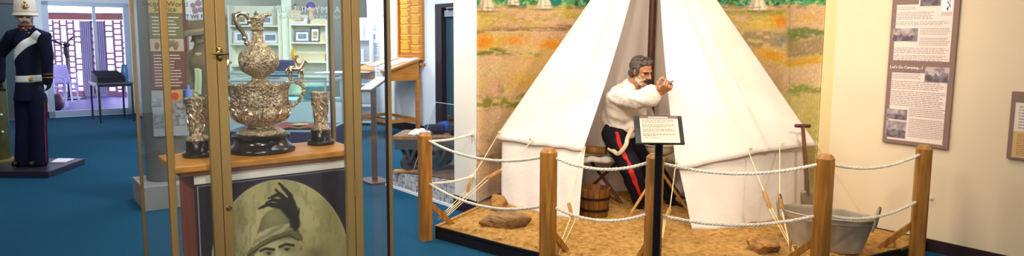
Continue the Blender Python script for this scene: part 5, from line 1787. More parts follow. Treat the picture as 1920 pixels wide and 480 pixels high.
# light switch, yellow handset
x = sx_(523, SHD - .02)
s = S(); s.box((sx_(536, SHD), SHD + .1, sz_(114)), (.11, .02, .13), bev=.006); s.box((sx_(536, SHD), SHD + .087, sz_(114)), (.03, .012, .05), bev=.003)
s2 = S(); s2.box((sx_(536, SHD), SHD + .25, 1.3), (.2, .28, 2.6)); struct(s2.obj('wall_pier', M_pale, smooth=False))
tag(s.obj('light_switch', M_glow, smooth=False), 'small white light switch on the pale wall between the shelf units', 'switch')
M_yel = mat('bright yellow plastic', '#e8b414', .4)
t = thing('yellow_telephone', 'bright yellow wall handset hanging at the end of the shelf unit', 'telephone', (sx_(549, SHD - .1), SHD - .08, sz_(128)))
xx = sx_(549, SHD - .08)
s = S(); s.box((xx, SHD - .05, (sz_(93) + sz_(128)) / 2), (.07, .05, sz_(93) - sz_(128)), bev=.01); s.obj('base', M_yel, t)
s = S(); s.tube(catmull([(xx + .03, SHD - .08, sz_(94)), (xx + .05, SHD - .13, sz_(97)), (xx + .05, SHD - .14, sz_(106)), (xx + .03, SHD - .08, sz_(111))], 5), .025, 10); s.obj('handset', M_yel, t)

# ---------------------------------------------------------------- glass partition with reversed lettering
gD = 11.6
ga, gb = V(470, 60, gD), V(646, 60, gD)
s = S(); s.box(((ga.x + gb.x) / 2, gD, 1.35), (gb.x - ga.x, .008, 2.7))
gp = struct(s.obj('window_1', glass('partition glass', '#fcfefc', .4, 0.006), smooth=False))
s = S(); s.box((gb.x, gD, 1.35), (.06, .06, 2.7)); s.box(((ga.x + gb.x) / 2, gD, .03), (gb.x - ga.x, .05, .06)); s.obj('window_frame', M_shelfw, gp, smooth=False)
M_grt = mat('grey glass lettering', '#5f6a6a', .9)
mx = frame_m(V(638, 19, gD - .012), -R0, Z3, Vector((0, 1, 0)))
text('ARMY MUSEUM', 0.155, M_grt, gp, mx, 'lettering', 'LEFT', spacing=1.12)
mx = frame_m(V(638, 33, gD - .012), -R0, Z3, Vector((0, 1, 0)))
text('NORTH QUEENSLAND', 0.095, M_grt, gp, mx, 'lettering', 'LEFT', spacing=1.1)

# ---------------------------------------------------------------- display counters
def counter(name, label, x0, x1, D, depth, z0, z1, basem, zc):
    t = thing(name, label, 'display counter', ((x0 + x1) / 2, D + depth / 2, 0), 0)
    s = S(); s.box(((x0 + x1) / 2, D + depth / 2, z0 / 2), (x1 - x0, depth, z0)); s.obj('base', basem, t, smooth=False, bevel=.004)
    s = S()
    for x in (x0 + .01, x1 - .01):
        for y in (D + .01, D + depth - .01): s.box((x, y, (z0 + z1) / 2), (.018, .018, z1 - z0))
    for z in (z0, z1):
        for y in (D + .01, D + depth - .01): s.box(((x0 + x1) / 2, y, z), (x1 - x0, .02, .02))
        for x in (x0 + .01, x1 - .01): s.box((x, D + depth / 2, z), (.02, depth, .02))
    s.obj('frame', M_slate, t, smooth=False)
    s = S(); s.box(((x0 + x1) / 2, D + depth / 2, z1 + .004), (x1 - x0, depth, .008)); s.obj('glass_top', M_dkglass, t, smooth=False)
    s = S(); s.box(((x0 + x1) / 2, D + .004, (z0 + z1) / 2), (x1 - x0 - .03, .005, z1 - z0 - .02)); s.obj('glass_front', M_dkglass, t, smooth=False)
    return t
Da = 7.4
ca0, ca1 = V(424, 200, Da).x, V(612, 200, Da).x
za0, za1 = V(520, 246, Da).z, V(520, 153, Da).z
counter('display_counter', 'glass topped counter holding the red cloth, standing behind the trophies', ca0, ca1, Da, .75, za0, za1, mat('deep purple blue base', '#2e2a5a', .5), 0)
# red cloth with emblem
rc = [W(514, 241, za0 + .03), W(595, 241, za0 + .03), W(588, 222, za0 + .03), W(520, 222, za0 + .03)]
yb0, yb1 = Da + .1, Da + .6
xr0, xr1 = V(512, 232, Da + .3).x, V(603, 232, Da + .3).x
t = thing('red_cloth', 'red cloth with a cream oval emblem lying inside the glass counter', 'cloth', ((xr0 + xr1) / 2, Da + .35, za0 + .012))
s = S(); s.sheet(lambda u, v: Vector((xr0 + (xr1 - xr0) * u, yb0 + (yb1 - yb0) * v, za0 + .022 + .008 * math.sin(u * 17 + v * 6))), 30, 20); s.obj('cloth', mat('red wool', '#a82828', .9, c2='#8c1c20', scale=20), t, solid=.006)
s = S(); s.lathe([(0, 0), (.085, 0), (.085, .006), (0, .006)], 30, Matrix.Translation(((xr0 * .45 + xr1 * .55), Da + .33, za0 + .034)), sx=1.1); s.obj('emblem', mat('cream and gold patch', '#d8c890', .8, c2='#a8842c', scale=25), t)
Db = 10.4
cb0, cb1 = V(300, 180, Db).x, V(640, 180, Db).x
zb1 = V(520, 139, Db).z
counter('display_counter', 'long pale glass counter standing across the room before the shelf units', cb0, cb1, Db, .7, .55, zb1, mat('pale counter base', '#c4d2d8', .6), 0)
s = S(); s.box((V(584, 180, Db).x, Db + .3, .55 + .012 + .10), (.36, .3, .2), bev=.006); tag(s.obj('teal_box', mat('teal box card', '#1c8094', .6), smooth=False), 'teal boxed item inside the long pale glass counter', 'box')
s = S()
x0_, x1_ = V(592, 120, Db).x, V(650, 120, Db).x
for k in range(4):
    s.box((x0_ + .14 + k * .16, Db + .35, zb1 + .016 + .004 * k), (.3, .5, .006), rz=.12 * k - .2)
tag(s.obj('paper_stack', M_glow, smooth=False), 'loose white papers spread on top of the long pale glass counter', 'papers')
# blue office chair
M_cb = mat('navy chair fabric', '#22285c', .9)
oc = V(530, 200, 12.0); oc.z = 0
t = thing('office_chair', 'navy office chair with a rounded back behind the pale glass counter', 'chair', oc)
s = S(); s.sheet(lambda u, v: oc + Vector((.27 * math.cos(PI * (1 - u)) , .05 * math.sin(u * PI), .72 + .42 * v * (1 - .25 * (2 * u - 1) ** 4))), 16, 8); s.obj('backrest', M_cb, t, solid=.06)
s = S(); s.box(oc + Vector((0, -.25, .48)), (.5, .48, .08), bev=.03); s.obj('seat', M_cb, t)
s = S(); s.tube([oc + Vector((0, -.25, .06)), oc + Vector((0, -.25, .45))], .03, 10); s.obj('column', M_black, t)
for k in range(5):
    a = 2 * PI * k / 5; s = S(); s.tube([oc + Vector((0, -.25, .08)), oc + Vector((.3 * math.cos(a), -.25 + .3 * math.sin(a), .03))], .022, 8); s.obj('leg', M_black, t)

# ---------------------------------------------------------------- narrow bookshelf and notices seen through the right pane
bsD = 11.7
bx_, by2 = V(668, 60, bsD), V(697, 60, bsD)
t = shelf_unit(V(648, 60, bsD).x, V(694, 60, bsD).x, V(680, 32, bsD).z, bsD, [V(680, 74, bsD).z, V(680, 118, bsD).z, V(680, 158, bsD).z, .35, .06], 'white bookshelf of pamphlets at the end of the white wall', mat('white blue shelf', '#dfe6f2', .6))
for k, (px, py, c) in enumerate(((672, 74, '#5c6ca0'), (677, 74, '#c8ccd8'), (683, 74, '#8c94b4'), (673, 118, '#44589c'), (680, 118, '#b8c4d8'), (674, 158, '#a8b0c4'), (682, 158, '#6c7ca8'))):
    p = V(px, py - 1.4, bsD + .1); s = S(); s.box((p.x, p.y, p.z + .125), (.045, .14, .22), rz=.2)
    tag(s.obj('pamphlet', mat('pamphlet ' + c, c, .6), smooth=False), ['blue', 'white', 'grey blue', 'deep blue', 'pale blue', 'pale grey', 'mid blue'][k] + ' pamphlet on the ' + ['upper', 'upper', 'upper', 'middle', 'middle', 'lower', 'lower'][k] + ' shelf of the white bookshelf', 'pamphlet', 'pamphlets on the white bookshelf')
def onw(px, py, off=.012):
    p = on_line(px, HB, G2, py); return p - G1 * off
mw = lambda p: frame_m(p, -G2, Z3, -G1)
p = onw(706, 70); t = thing('wall_telephone', 'small white wall telephone on a dangling line beside the oak desk', 'telephone', p)
s = S(); s.box((0, 0, 0), (.13, .2, .03), m=mw(p), bev=.006); s.obj('body', M_glow, t, smooth=False)
s = S(); s.box((-.01, .02, .018), (.06, .09, .012), m=mw(p), bev=.004); s.obj('keypad', mat('grey keypad', '#9aa4b4', .5), t, smooth=False)
s = S(); s.tube([p + Z3 * .1, p + Z3 * .9], .005, 6); s.obj('line', mat('grey line', '#8c98a8', .6), t)
p = onw(706, 89); t = thing('wall_notice', 'small printed notice on the white wall below the telephone', 'notice', p)
s = S(); s.box((0, 0, 0), (.2, .32, .003), m=mw(p)); s.obj('sheet', M_glow, t, smooth=False)
s = S(); bars(s, mw(p) @ Matrix.Translation((0, 0, .002)), -.085, .085, -.14, .14, 8, .4, .3, seed=9); s.obj('print', mat('grey print', '#7c84a0', .8), t, smooth=False)

# ---------------------------------------------------------------- honour board
hb0, hb1 = onw(749, 50, .0), onw(796, 50, .0)
hbw = Vector((hb1.x - hb0.x, hb1.y - hb0.y, 0)).length
zb_h = onw(775, 112).z
hz = 1.35
t = thing('honour_board', 'tall varnished honour board of gold names on the white wall above the oak desk', 'board', (hb0.x, hb0.y, zb_h))
mh = frame_m((hb0.x, hb0.y, zb_h), -G2, Z3, -G1)
s = S(); s.box((hbw / 2, hz / 2, .012), (hbw - .04, hz - .04, .024), m=mh); s.obj('panel', mat('orange varnish', '#a8641c', .35, c2='#985816', scale=5, stretch=(4, 4, .6)), t, smooth=False)
s = S(); f = .045
for x in (f / 2, hbw - f / 2): s.box((x, hz / 2, .025), (f, hz, .05), m=mh)
s.box((hbw / 2, .035, .025), (hbw - 2 * f, .07, .05), m=mh); s.box((hbw / 2, hz - f / 2, .025), (hbw - 2 * f, f, .05), m=mh)
s.obj('frame', M_oak2, t, smooth=False, bevel=.004)
s = S(); mh2 = mh @ Matrix.Translation((0, 0, .0255))
for c0, c1, n, seed in ((.07, hbw / 2 - .02, 46, 1), (hbw / 2 + .02, hbw - .07, 46, 2)):
    rd = random.Random(seed); y = hz - .14
    while y > .12:
        for k in range(rd.choice((3, 4, 6, 8))):
            if y < .12: break
            s.box(((c0 + c1) / 2 - (0 if k == 0 else rd.uniform(0, .03)), y, 0), ((c1 - c0) * (1 if k == 0 else rd.uniform(.55, .85)), .013 if k == 0 else .009, .001), m=mh2); y -= .0185
        y -= .016
s.obj('gold_names', mat('yellow gold leaf', '#d8b024', .5), t, smooth=False)

# ---------------------------------------------------------------- sloping oak desk with papers
dk_r = W(786, 249, 0); dk_r = on_line(788, HB - G1 * .075, G2, 247); dk_r.z = 0
dl = on_line(700, dk_r - G1 * .62, G2, 130); dl.z = 0
od = thing('oak_desk', 'tall sloping oak reading desk below the honour board', 'desk', dk_r - G1 * .3)
L_ = 1.02
md_ = frame_m(dk_r - G1 * .58, G2, G1, Z3)      # x away from us along the wall, y to the wall
zf, zk2 = 1.02, 1.19
def dtop(y): return zf + (zk2 - zf) * y / .56
s = S()
for x in (0.0, L_):
    lo_ = [(x - .012, .0, .88), (x + .012, .0, .88), (x + .012, .56, .88), (x - .012, .56, .88)]
    a = [s.bm.verts.new(md_ @ Vector(p)) for p in lo_]
    b = [s.bm.verts.new(md_ @ Vector((p[0], p[1], dtop(p[1])))) for p in lo_]
    for i in range(4): s.bm.faces.new((a[i], a[(i + 1) % 4], b[(i + 1) % 4], b[i]))
    s.bm.faces.new(b); s.bm.faces.new(a[::-1])
s.box((L_ / 2, .0, .95), (L_, .024, .14), m=md_); s.box((L_ / 2, .56, 1.03), (L_, .024, .3), m=md_)
s.obj('apron', M_oak2, od, smooth=False)
s = S()
vs = [(-.05, -.04, dtop(-.04)), (L_ + .05, -.04, dtop(-.04)), (L_ + .05, .58, dtop(.58)), (-.05, .58, dtop(.58))]
a = [s.bm.verts.new(md_ @ Vector(p)) for p in vs]; b = [s.bm.verts.new(md_ @ (Vector(p) + Z3 * .03)) for p in vs]
for i in range(4): s.bm.faces.new((a[i], a[(i + 1) % 4], b[(i + 1) % 4], b[i]))
s.bm.faces.new(b); s.bm.faces.new(a[::-1]); s.obj('desk_top', M_oak2, od, smooth=False)
for x in (0.0, L_):
    for y in (0.02, .54):
        s = S(); s.box((x, y, .46), (.055, .055, .92), m=md_); s.obj('leg', M_oak2, od, smooth=False)
s = S()
for y in (.02, .54): s.box((L_ / 2, y, .25), (L_, .03, .05), m=md_)
for x in (0.0, L_): s.box((x, .28, .25), (.03, .52, .05), m=md_)
s.obj('stretcher', M_oak2, od, smooth=False)
sl = math.atan2(zk2 - zf, .56)
for x, y, w_, h_, c, l in ((.3, .3, .3, .42, M_glow, 'open white visitors book on the sloping oak desk top'), (.72, .3, .3, .42, M_lav, 'pale mauve paper sheet on the sloping oak desk top'), (.06, .46, .16, .2, mat('pale green card', '#c4d4c8', .7), 'pale green leaflet at the near corner of the oak desk')):
    s = S(); s.box((0, 0, .008), (w_, h_, .012), m=md_ @ Matrix.Translation((x, y, dtop(y) + .03)) @ Matrix.Rotation(sl, 4, 'X'))
    tag(s.obj('desk_paper', c, smooth=False), l, 'paper')
s = S(); mcd = md_ @ Matrix.Translation((L_ * .9, -.028, dtop(0) - .05))
pz_ = on_line(711, md_ @ Vector((0, -.05, 0)), G2, 125)
s = S(); pk = frame_m(pz_ - Z3 * .09, -R0 * -1, Z3, Vector((0, -1, 0))); s.box((0, 0, 0), (.13, .17, .004), m=pk)
crd = s.obj('sign_card', M_glow, smooth=False); tag(crd, 'small white card lettered in blue standing at the oak desk edge', 'sign')
for k, wd in enumerate(('Please', 'Sign the', 'Book')):
    text(wd, .034, mat('blue print', '#3c4c8c', .7), crd, pk @ Matrix.Translation((0, .045 - .042 * k, .004)), 'lettering')
kb = onw(797, 121, .0)
s = S(); s.lathe([(0.022, 0), (.022, .01), (.01, .016), (.01, .05), (.024, .06), (.026, .08), (.016, .094), (0, .096)], 20, frame_m(kb, -G2, Z3, -G1)); tag(s.obj('coat_knob', M_oak2), 'round wooden knob on the white wall below the honour board corner', 'knob')

# ---------------------------------------------------------------- brown sign lectern stand
M_std = mat('brown lectern metal', '#4a3834', .5)
ls = W(703, 341, 0)
t = thing('lectern_stand', 'slim brown lectern stand with a tilted caption plate in front of the tiled plinth', 'stand', ls)
s = S(); s.box((0, 0, .012), (.24, .34, .024), m=frame_m(ls, G1, G2, Z3), bev=.004); s.obj('foot', M_std, t, smooth=False)
lp0, lp1 = V(683, 171, ls.y - .1), V(720, 145, ls.y + .05)
lt = V(703, 158, ls.y)
s = S(); s.box((ls.x, ls.y, lt.z / 2), (.055, .03, lt.z)); s.obj('pole', M_std, t, smooth=False)
xd = (lp1 - lp0); lw = xd.length; xd.normalize(); yd = Vector((-.35, .9, .1)); yd = (yd - xd * yd.dot(xd)).normalized(); zd = xd.cross(yd)
s = S(); s.box((lw / 2, 0, 0), (lw, .3, .018), m=frame_m(lp0, xd, yd, zd), bev=.003); plt = s.obj('plate', M_std, t, smooth=False)
s = S(); s.box((lw / 2, 0, .011 if zd.z > 0 else -.011), (lw - .03, .27, .004), m=frame_m(lp0, xd, yd, zd)); s.obj('caption', M_glow, plt, smooth=False)

# ---------------------------------------------------------------- tiled plinth with cart
t0, t1 = W(737, 352, 0), W(853, 391, 0)
td_ = (t1 - t0); td_.z = 0; tl_ = td_.length; td_.normalize(); tn = Vector((-td_.y, td_.x, 0))
M_tile = bpy.data.materials.new('mosaic tiles'); M_tile.use_nodes = True
nt = M_tile.node_tree; b_ = nt.nodes['Principled BSDF']; tc = nt.nodes.new('ShaderNodeTexCoord'); br = nt.nodes.new('ShaderNodeTexBrick')
br.inputs['Scale'].default_value = 1.0; br.offset = 0.0; br.inputs['Brick Width'].default_value = .034; br.inputs['Row Height'].default_value = .034; br.inputs['Mortar Size'].default_value = .0022; br.inputs['Bias'].default_value = -.1
br.inputs['Color1'].default_value = lin('#c8c4bc'); br.inputs['Color2'].default_value = lin('#5c6c88'); br.inputs['Mortar'].default_value = lin('#cfcac2')
nt.links.new(tc.outputs['UV'], br.inputs['Vector']); nt.links.new(br.outputs['Color'], b_.inputs['Base Color']); b_.inputs['Roughness'].default_value = .25
PHt = .165
tp = thing('tiled_plinth', 'low plinth faced with grey and blue mosaic tiles under the luggage cart', 'plinth', (t0 + t1) / 2)
fa_, fb_ = t0 - td_ * .14, t1 - td_ * .012
def pht(p): return .155 + .10 * max(-.1, min(1.1, (p - t0).dot(td_) / tl_))
s = S()
cor = [fa_, fb_, fb_ + tn * .2, fa_ + tn * 1.2]
lo_ = [s.bm.verts.new(p) for p in cor]; hi_ = [s.bm.verts.new(Vector((p.x, p.y, pht(p)))) for p in cor]
for i in range(4): s.bm.faces.new((lo_[i], lo_[(i + 1) % 4], hi_[(i + 1) % 4], hi_[i]))
s.bm.faces.new(hi_); s.bm.faces.new(lo_[::-1])
body = s.obj('tiled_face', M_tile, tp, smooth=False)
uv = body.data.uv_layers.new(name='UVMap')
for pgn in body.data.polygons:
    for li in pgn.loop_indices:
        co = body.data.vertices[body.data.loops[li].vertex_index].co
        h = co.dot(td_) if abs(pgn.normal.dot(td_)) < .7 else co.dot(tn)
        uv.data[li].uv = (h, co.z if abs(pgn.normal.z) < .5 else co.dot(tn))
s = S(); s.box((tl_ * .42, -.004, .012), (tl_ * 1.1, .012, .024), m=frame_m(t0, td_, tn, Z3)); s.obj('white_trim', M_glow, tp, smooth=False)
M_mulch = mat('brown mulch', '#7c5c44', .95, c2='#5c4030', scale=40, bump=.9, bscale=90)
def mulchf(u, v):
    a_ = fa_.lerp(fb_, .02 + .96 * u); b_2 = (fa_ + tn * 1.18).lerp(fb_ + tn * .18, .02 + .96 * u); p = a_.lerp(b_2, .03 + .95 * v)
    return Vector((p.x, p.y, pht(p) + .003 + .012 * float(vnoise(u * 40, v * 50, 4))))
s = S(); s.sheet(mulchf, 60, 50)
tag(s.obj('mulch', M_mulch, solid=.003, offset=1), 'brown mulch spread over the tiled plinth', 'mulch', kind='stuff')
# cart
M_iron = mat('dark grey iron', '#40464e', .6, metal=.2)
M_deckw = mat('worn cart boards', '#8a6848', .7, c2='#74543a', scale=6, stretch=(6, 1, 1))
CD = 6.62
cz = pht(V(795, 300, CD)) + .02
k1 = V(766, 313, CD); k2 = V(823, 314, CD)
cxd = Vector((.985, -.10, 0)).normalized(); cyd = Vector((-cxd.y, cxd.x, 0))
mcart = frame_m((k1.x, k1.y, cz), cxd, cyd, Z3)
wr = .082
wb = (k2 - k1).dot(cxd)
cart = thing('luggage_cart', 'old flat railway luggage cart on iron wheels standing on the tiled plinth', 'cart', (k1.x, k1.y, cz))
top_z = V(745, 256, CD - .06).z - cz
s = S()
for k in range(5): s.box((wb / 2 + .1, .0 + .1 * k, top_z - .018), (.82, .094, .036), m=mcart)
s.obj('deck', M_deckw, cart, smooth=False, bevel=.003)
s = S()
for y in (-.02, .42): s.box((wb / 2 + .1, y, top_z - .085), (.76, .05, .1), m=mcart)
for x in (wb / 2 - .26, wb / 2 + .46): s.box((x, .2, top_z - .085), (.05, .4, .1), m=mcart)
s.obj('frame', M_iron, cart, smooth=False)
for x in (0, wb):
    for y in (0.0, .36):
        s = S()
        mm = mcart @ Matrix.Translation((x, y, wr)) @ Matrix.Rotation(math.radians(42), 4, 'Z') @ Matrix.Rotation(PI / 2, 4, 'X')
        s.lathe([(0, -.012), (.022, -.02), (.026, -.012), (.06, -.01), (.064, -.02), (wr, -.02), (wr, .02), (.064, .02), (.06, .01), (.026, .012), (.022, .02), (0, .012)], 32, mm)
        s.obj('wheel', M_iron, cart)
        s = S()
        a_ = math.radians(42); ux = Vector((-math.sin(a_), math.cos(a_), 0))
        for sg in (-1, 1):
            c0_ = Vector((x, y, wr)) + ux * .034 * sg
            s.tube([c0_, Vector((x, y, top_z - .13)) + ux * .05 * sg + Vector((-.04, 0, 0))], [.014, .02], 8, m=mcart)
            s.tube([c0_, Vector((x, y, top_z - .13)) + ux * .05 * sg + Vector((.05, 0, 0))], [.014, .02], 8, m=mcart)
        s.tube([Vector((x, y, wr)) - ux * .04, Vector((x, y, wr)) + ux * .04], .012, 8, m=mcart)
        s.obj('bracket', M_iron, cart)
s = S()
for y in (0, .36): s.box((wb / 2, y, -.010), (wb + .3, .09, .018), m=mcart)
tag(s.obj('timber_runner', M_pine, smooth=False), 'pale timber runners under the wheels of the luggage cart', 'runner')
tz2 = cz + top_z
def ond(px, y): 
    p = on_line(px, mcart @ Vector((0, y, 0)), cxd, 245); p.z = tz2 + .002; return p
def roll(c, r, ln, dirv, m, name, label):
    c = c + Z3 * (r + .001)
    d = dirv.normalized()
    s = S()
    s.tube([c - d * ln / 2, c - d * (ln / 2 - .02), c + d * (ln / 2 - .02), c + d * ln / 2], [r * .82, r, r, r * .82], 24)
    s.tube([c + d * ln * .2 + Vector((0, 0, 0)), c + d * (ln * .2 + .02)], r * 1.03, 24)
    o = s.obj(name, m, angle=50); tag(o, label, 'blanket roll'); return o
roll(ond(815, .16), .05, .2, cxd * .9 + cyd * .3, M_navy, 'blanket_roll', 'navy rolled blanket lying across the cart boards beside the white bundle')
roll(ond(862, .14), .058, .22, cxd * .8 + cyd * .5, M_navy, 'blanket_roll', 'fat navy blanket roll beside the wall end on the cart')
def bundle(c, w_, d_, h_): 
    return lambda u, v: c + Z3 * .002 + cxd * (u - .5) * w_ + cyd * (v - .5) * d_ + Z3 * (h_ * math.sin(u * PI) ** .35 * math.sin(v * PI) ** .35 + .004 * math.sin(u * 19 + v * 7))
s = S(); s.sheet(bundle(ond(790, .12), .22, .2, .05), 30, 20)
tag(s.obj('white_bundle', mat('white cloth', '#e4e4ea', .9, bump=.3, bscale=12), solid=.004, offset=1), 'soft white cloth bundle at the open end of the cart', 'cloth')
s = S(); s.sheet(bundle(ond(834, .36), .22, .16, .10), 24, 14)
tag(s.obj('blue_bundle', mat('royal blue cloth', '#22429c', .9), solid=.004, offset=1), 'royal blue cloth bundle behind the navy blanket rolls', 'cloth')
p = ond(857, .36) + cyd * .02
bt = V(850, 217, p.y).z - tz2
t = thing('round_pail', 'brown slatted pail standing at the far side of the cart by the wall end', 'pail', p)
s = S(); s.lathe([(0, 0), (.07, 0), (.098, bt - .01), (.104, bt), (.092, bt), (.066, .02), (0, .02)], 36, Matrix.Translation(p), wob=lambda a, z: 1 + .012 * math.cos(a * 18)); s.obj('body', M_stave, t)
s = S()
for z in (bt * .3, bt * .7): s.lathe([(.073 + .028 * z / bt, z), (.077 + .028 * z / bt, z), (.078 + .028 * z / bt, z + .02), (.074 + .028 * z / bt, z + .02), (.073 + .028 * z / bt, z)], 36, Matrix.Translation(p))
s.obj('hoop', M_hoop, t)
# clear acrylic barrier along the tiled plinth
q0 = fa_ + tn * .012 + td_ * .5; q1 = fb_ + tn * .012
az1 = V(815, 192, 6.1).z
qt_ = on_line(817, q0, td_, 193); 
t = thing('acrylic_barrier', 'clear acrylic screen with a slanting edge standing along the tiled plinth', 'screen', q0)
s = S()
A_ = [Vector((q0.x, q0.y, pht(q0) + .02)), Vector((q1.x, q1.y, pht(q1) + .02)), Vector((q1.x, q1.y, az1)), Vector((qt_.x, qt_.y, az1))]
f1 = [s.bm.verts.new(p) for p in A_]; f2 = [s.bm.verts.new(p + tn * .005) for p in A_]
s.bm.faces.new(f1); s.bm.faces.new(f2[::-1])
for i in range(4): s.bm.faces.new((f1[i], f1[(i + 1) % 4], f2[(i + 1) % 4], f2[i]))
s.obj('pane', M_acry, t, smooth=False)
s = S(); s.tube([A_[0], A_[3]], .0025, 6); s.tube([A_[3], A_[2]], .0025, 6); s.obj('pane_edge', M_acry_edge, t)

# ---------------------------------------------------------------- text panels on the cream wall
M_pmauve = mat('mauve brown panel', '#8a6c62', .6)
M_ppaper = mat('pale pink paper', '#ecd8ca', .7)
M_print2 = mat('mauve print', '#a08488', .8)
M_photo = mat('old photo', '#8a7a80', .7, c2='#c4b0ac', scale=22, lo=.4, hi=.6)
M_photod = mat('old photo dark', '#5c5058', .7, c2='#8a7a80', scale=26, lo=.4, hi=.6)
def rwp(px, py, off=.0):
    off += .002
    return on_line(px, B1, ER, py) - RWN * off
pa, pb = rwp(1657, 265), rwp(1779, 280)
PXv = Vector((pb.x - pa.x, pb.y - pa.y, 0)); pwid = PXv.length; PXv.normalize()
pzb = (pa.z + pb.z) / 2
phh = 1.42
tiltm = math.atan2((pb.z - pa.z), pwid)
mp_ = frame_m((pa.x, pa.y, pa.z), PXv, Z3, -RWN) @ Matrix.Rotation(tiltm, 4, 'Z')
tpn = thing('text_panel', 'tall mauve bordered panel headed Let\'s Go Camping with old camp photographs', 'panel', (pa.x, pa.y, pa.z))
s = S(); s.box((pwid / 2, phh / 2, .012), (pwid, phh, .024), m=mp_); s.obj('board', M_pmauve, tpn, smooth=False, bevel=.002)
mp2 = mp_ @ Matrix.Translation((0, 0, .0245))
invp = mp2.inverted()
def lp(px, py):
    q = invp @ rwp(px, py, .0245); return q.x, q.y
def prect(name, c, m, dz=.0, parent=None):
    """c: photo corners (left, top, right, bottom) measured on the panel"""
    x0, y1 = lp(c[0], c[1]); x1, y0 = lp(c[2], c[3])
    s = S(); s.box(((x0 + x1) / 2, (y0 + y1) / 2, dz + .0006), (abs(x1 - x0), abs(y1 - y0), .0012), m=mp2); s.obj(name, m, parent or tpn, smooth=False)
    return x0, x1, y0, y1
f_ = .034
yh = lp(1700, 127)[1]
def lbox(name, x0, x1, y0, y1, m, dz):
    s = S(); s.box(((x0 + x1) / 2, (y0 + y1) / 2, dz + .0006), (x1 - x0, y1 - y0, .0012), m=mp2); s.obj(name, m, tpn, smooth=False)
low_top = yh + .0
lbox('paper', f_, pwid - f_, f_ * .8, low_top - .034, M_ppaper, 0)
up_b = yh + .052
lbox('paper', f_, pwid - f_, up_b, phh - f_, M_ppaper, 0)
# heading
hx = lp(1690, 126)
text("Let's Go Camping....!", .0265, M_white, tpn, mp2 @ Matrix.Translation((hx[0] + .045, yh + .003, .002)), 'heading', bold=.0004)
def loc_rect(x0, y0, x1, y1):
    xc, yc = (x0 + x1) / 2, (y0 + y1) / 2
    return lp(x0, yc)[0], lp(x1, yc)[0], lp(xc, y1)[1], lp(xc, y0)[1]
def ph(*c):
    x0, x1, y0, y1 = loc_rect(*c)
    lbox('photograph', x0, x1, y0, y1, M_photo, .0012)
    s = S(); s.sheet(lambda u, v: mp2 @ Vector((x0 + .004 + (x1 - x0 - .008) * u, y0 + .004 + (y1 - y0) * v * (.30 + .28 * float(vnoise(u * 9 + c[0], 3.5, 5))), .0026)), 40, 3)
    s.obj('photograph_ground', M_photod, tpn, smooth=False)
def tx(x0, y0, x1, y1, rows, seed):
    a_, b_3, c_, d_2 = loc_rect(x0, y0, x1, y1)
    s = S(); bars(s, mp2 @ Matrix.Translation((0, 0, .0014)), a_, b_3, c_, d_2, rows, .34, .12, seed=seed); s.obj('print', M_print2, tpn, smooth=False)
ph(1737, 126, 1783, 155); ph(1666, 204, 1704, 224); ph(1664, 226, 1702, 258)
tx(1672, 131, 1733, 148, 5, 1); tx(1670, 152, 1776, 169, 5, 2); tx(1669, 171, 1777, 201, 9, 3)
tx(1707, 203, 1777, 221, 5, 4); tx(1706, 224, 1775, 260, 11, 5)
tx(1679, 13, 1725, 19, 2, 6); tx(1678, 22, 1757, 37, 5, 7); tx(1677, 40, 1783, 48, 3, 8)
ph(1677, 53, 1724, 78)
tx(1728, 52, 1787, 66, 5, 9); tx(1726, 70, 1784, 86, 5, 10)
tx(1675, 89, 1781, 101, 4, 11); tx(1674, 103, 1783, 118, 5, 12)
x0_, x1_, y0_, y1_ = loc_rect(1678, -22, 1727, 9); lbox('heading_block', x0_, x1_, y0_, y1_, M_pmauve, .0012)
ph(1729, -16, 1768, 12)
x0_, x1_, y0_, y1_ = loc_rect(1770, -6, 1790, 21); lbox('sketch_mount', x0_, x1_, y0_, y1_, M_glow, .0012)
x0_, x1_, y0_, y1_ = loc_rect(1777, 1, 1788, 19)
s = S()
for k in range(9):
    u = random.uniform(.2, .8); s.ball(mp2 @ Vector((x0_ + (x1_ - x0_) * u, y0_ + (y1_ - y0_) * (k + .5) / 9, .003)), (.004, .002, .008), u=8, v=6)
s.obj('sketch', M_photod, tpn)
tx(1768, 23, 1789, 30, 3, 13)
# second, smaller panel at the frame edge
qa = rwp(1889, 296); qt = rwp(1901, 171)
qh = qt.z - qa.z
mq = frame_m(qa, PXv, Z3, -RWN)
t2 = thing('text_panel', 'smaller mauve bordered panel with a buff lower half further along the cream wall', 'panel', qa)
s = S(); s.box((.2, qh / 2, .012), (.4, qh, .024), m=mq); s.obj('board', M_pmauve, t2, smooth=False, bevel=.002)
s = S(); s.box((.2, qh * .63, .0248), (.345, qh * .42, .0014), m=mq); s.obj('paper', M_ppaper, t2, smooth=False)
s = S(); s.box((.2, qh * .225, .0248), (.345, qh * .39, .0014), m=mq); s.obj('paper', mat('buff paper', '#d8b070', .7), t2, smooth=False)
s = S(); bars(s, mq @ Matrix.Translation((0, 0, .0258)), .05, .36, qh * .45, qh * .80, 8, .3, .3, seed=20); s.obj('print', M_print2, t2, smooth=False)
s = S(); bars(s, mq @ Matrix.Translation((0, 0, .0258)), .05, .36, qh * .06, qh * .39, 12, .3, .2, seed=21); s.obj('print', mat('brown print', '#a0784c', .8), t2, smooth=False)
# ================================================================== FIGURES
def axes(yaw, pitch, roll=0):
    """yaw 0 looks towards us (-y), positive turns to our right; pitch positive looks down"""
    y, p = math.radians(yaw), math.radians(pitch)
    f = Vector((math.sin(y) * math.cos(p), -math.cos(y) * math.cos(p), -math.sin(p)))
    u = Vector((math.sin(y) * math.sin(p), -math.cos(y) * math.sin(p), math.cos(p)))
    r = f.cross(u)
    if roll:
        q = Matrix.Rotation(math.radians(roll), 3, f); u = q @ u; r = q @ r
    return r, f, u

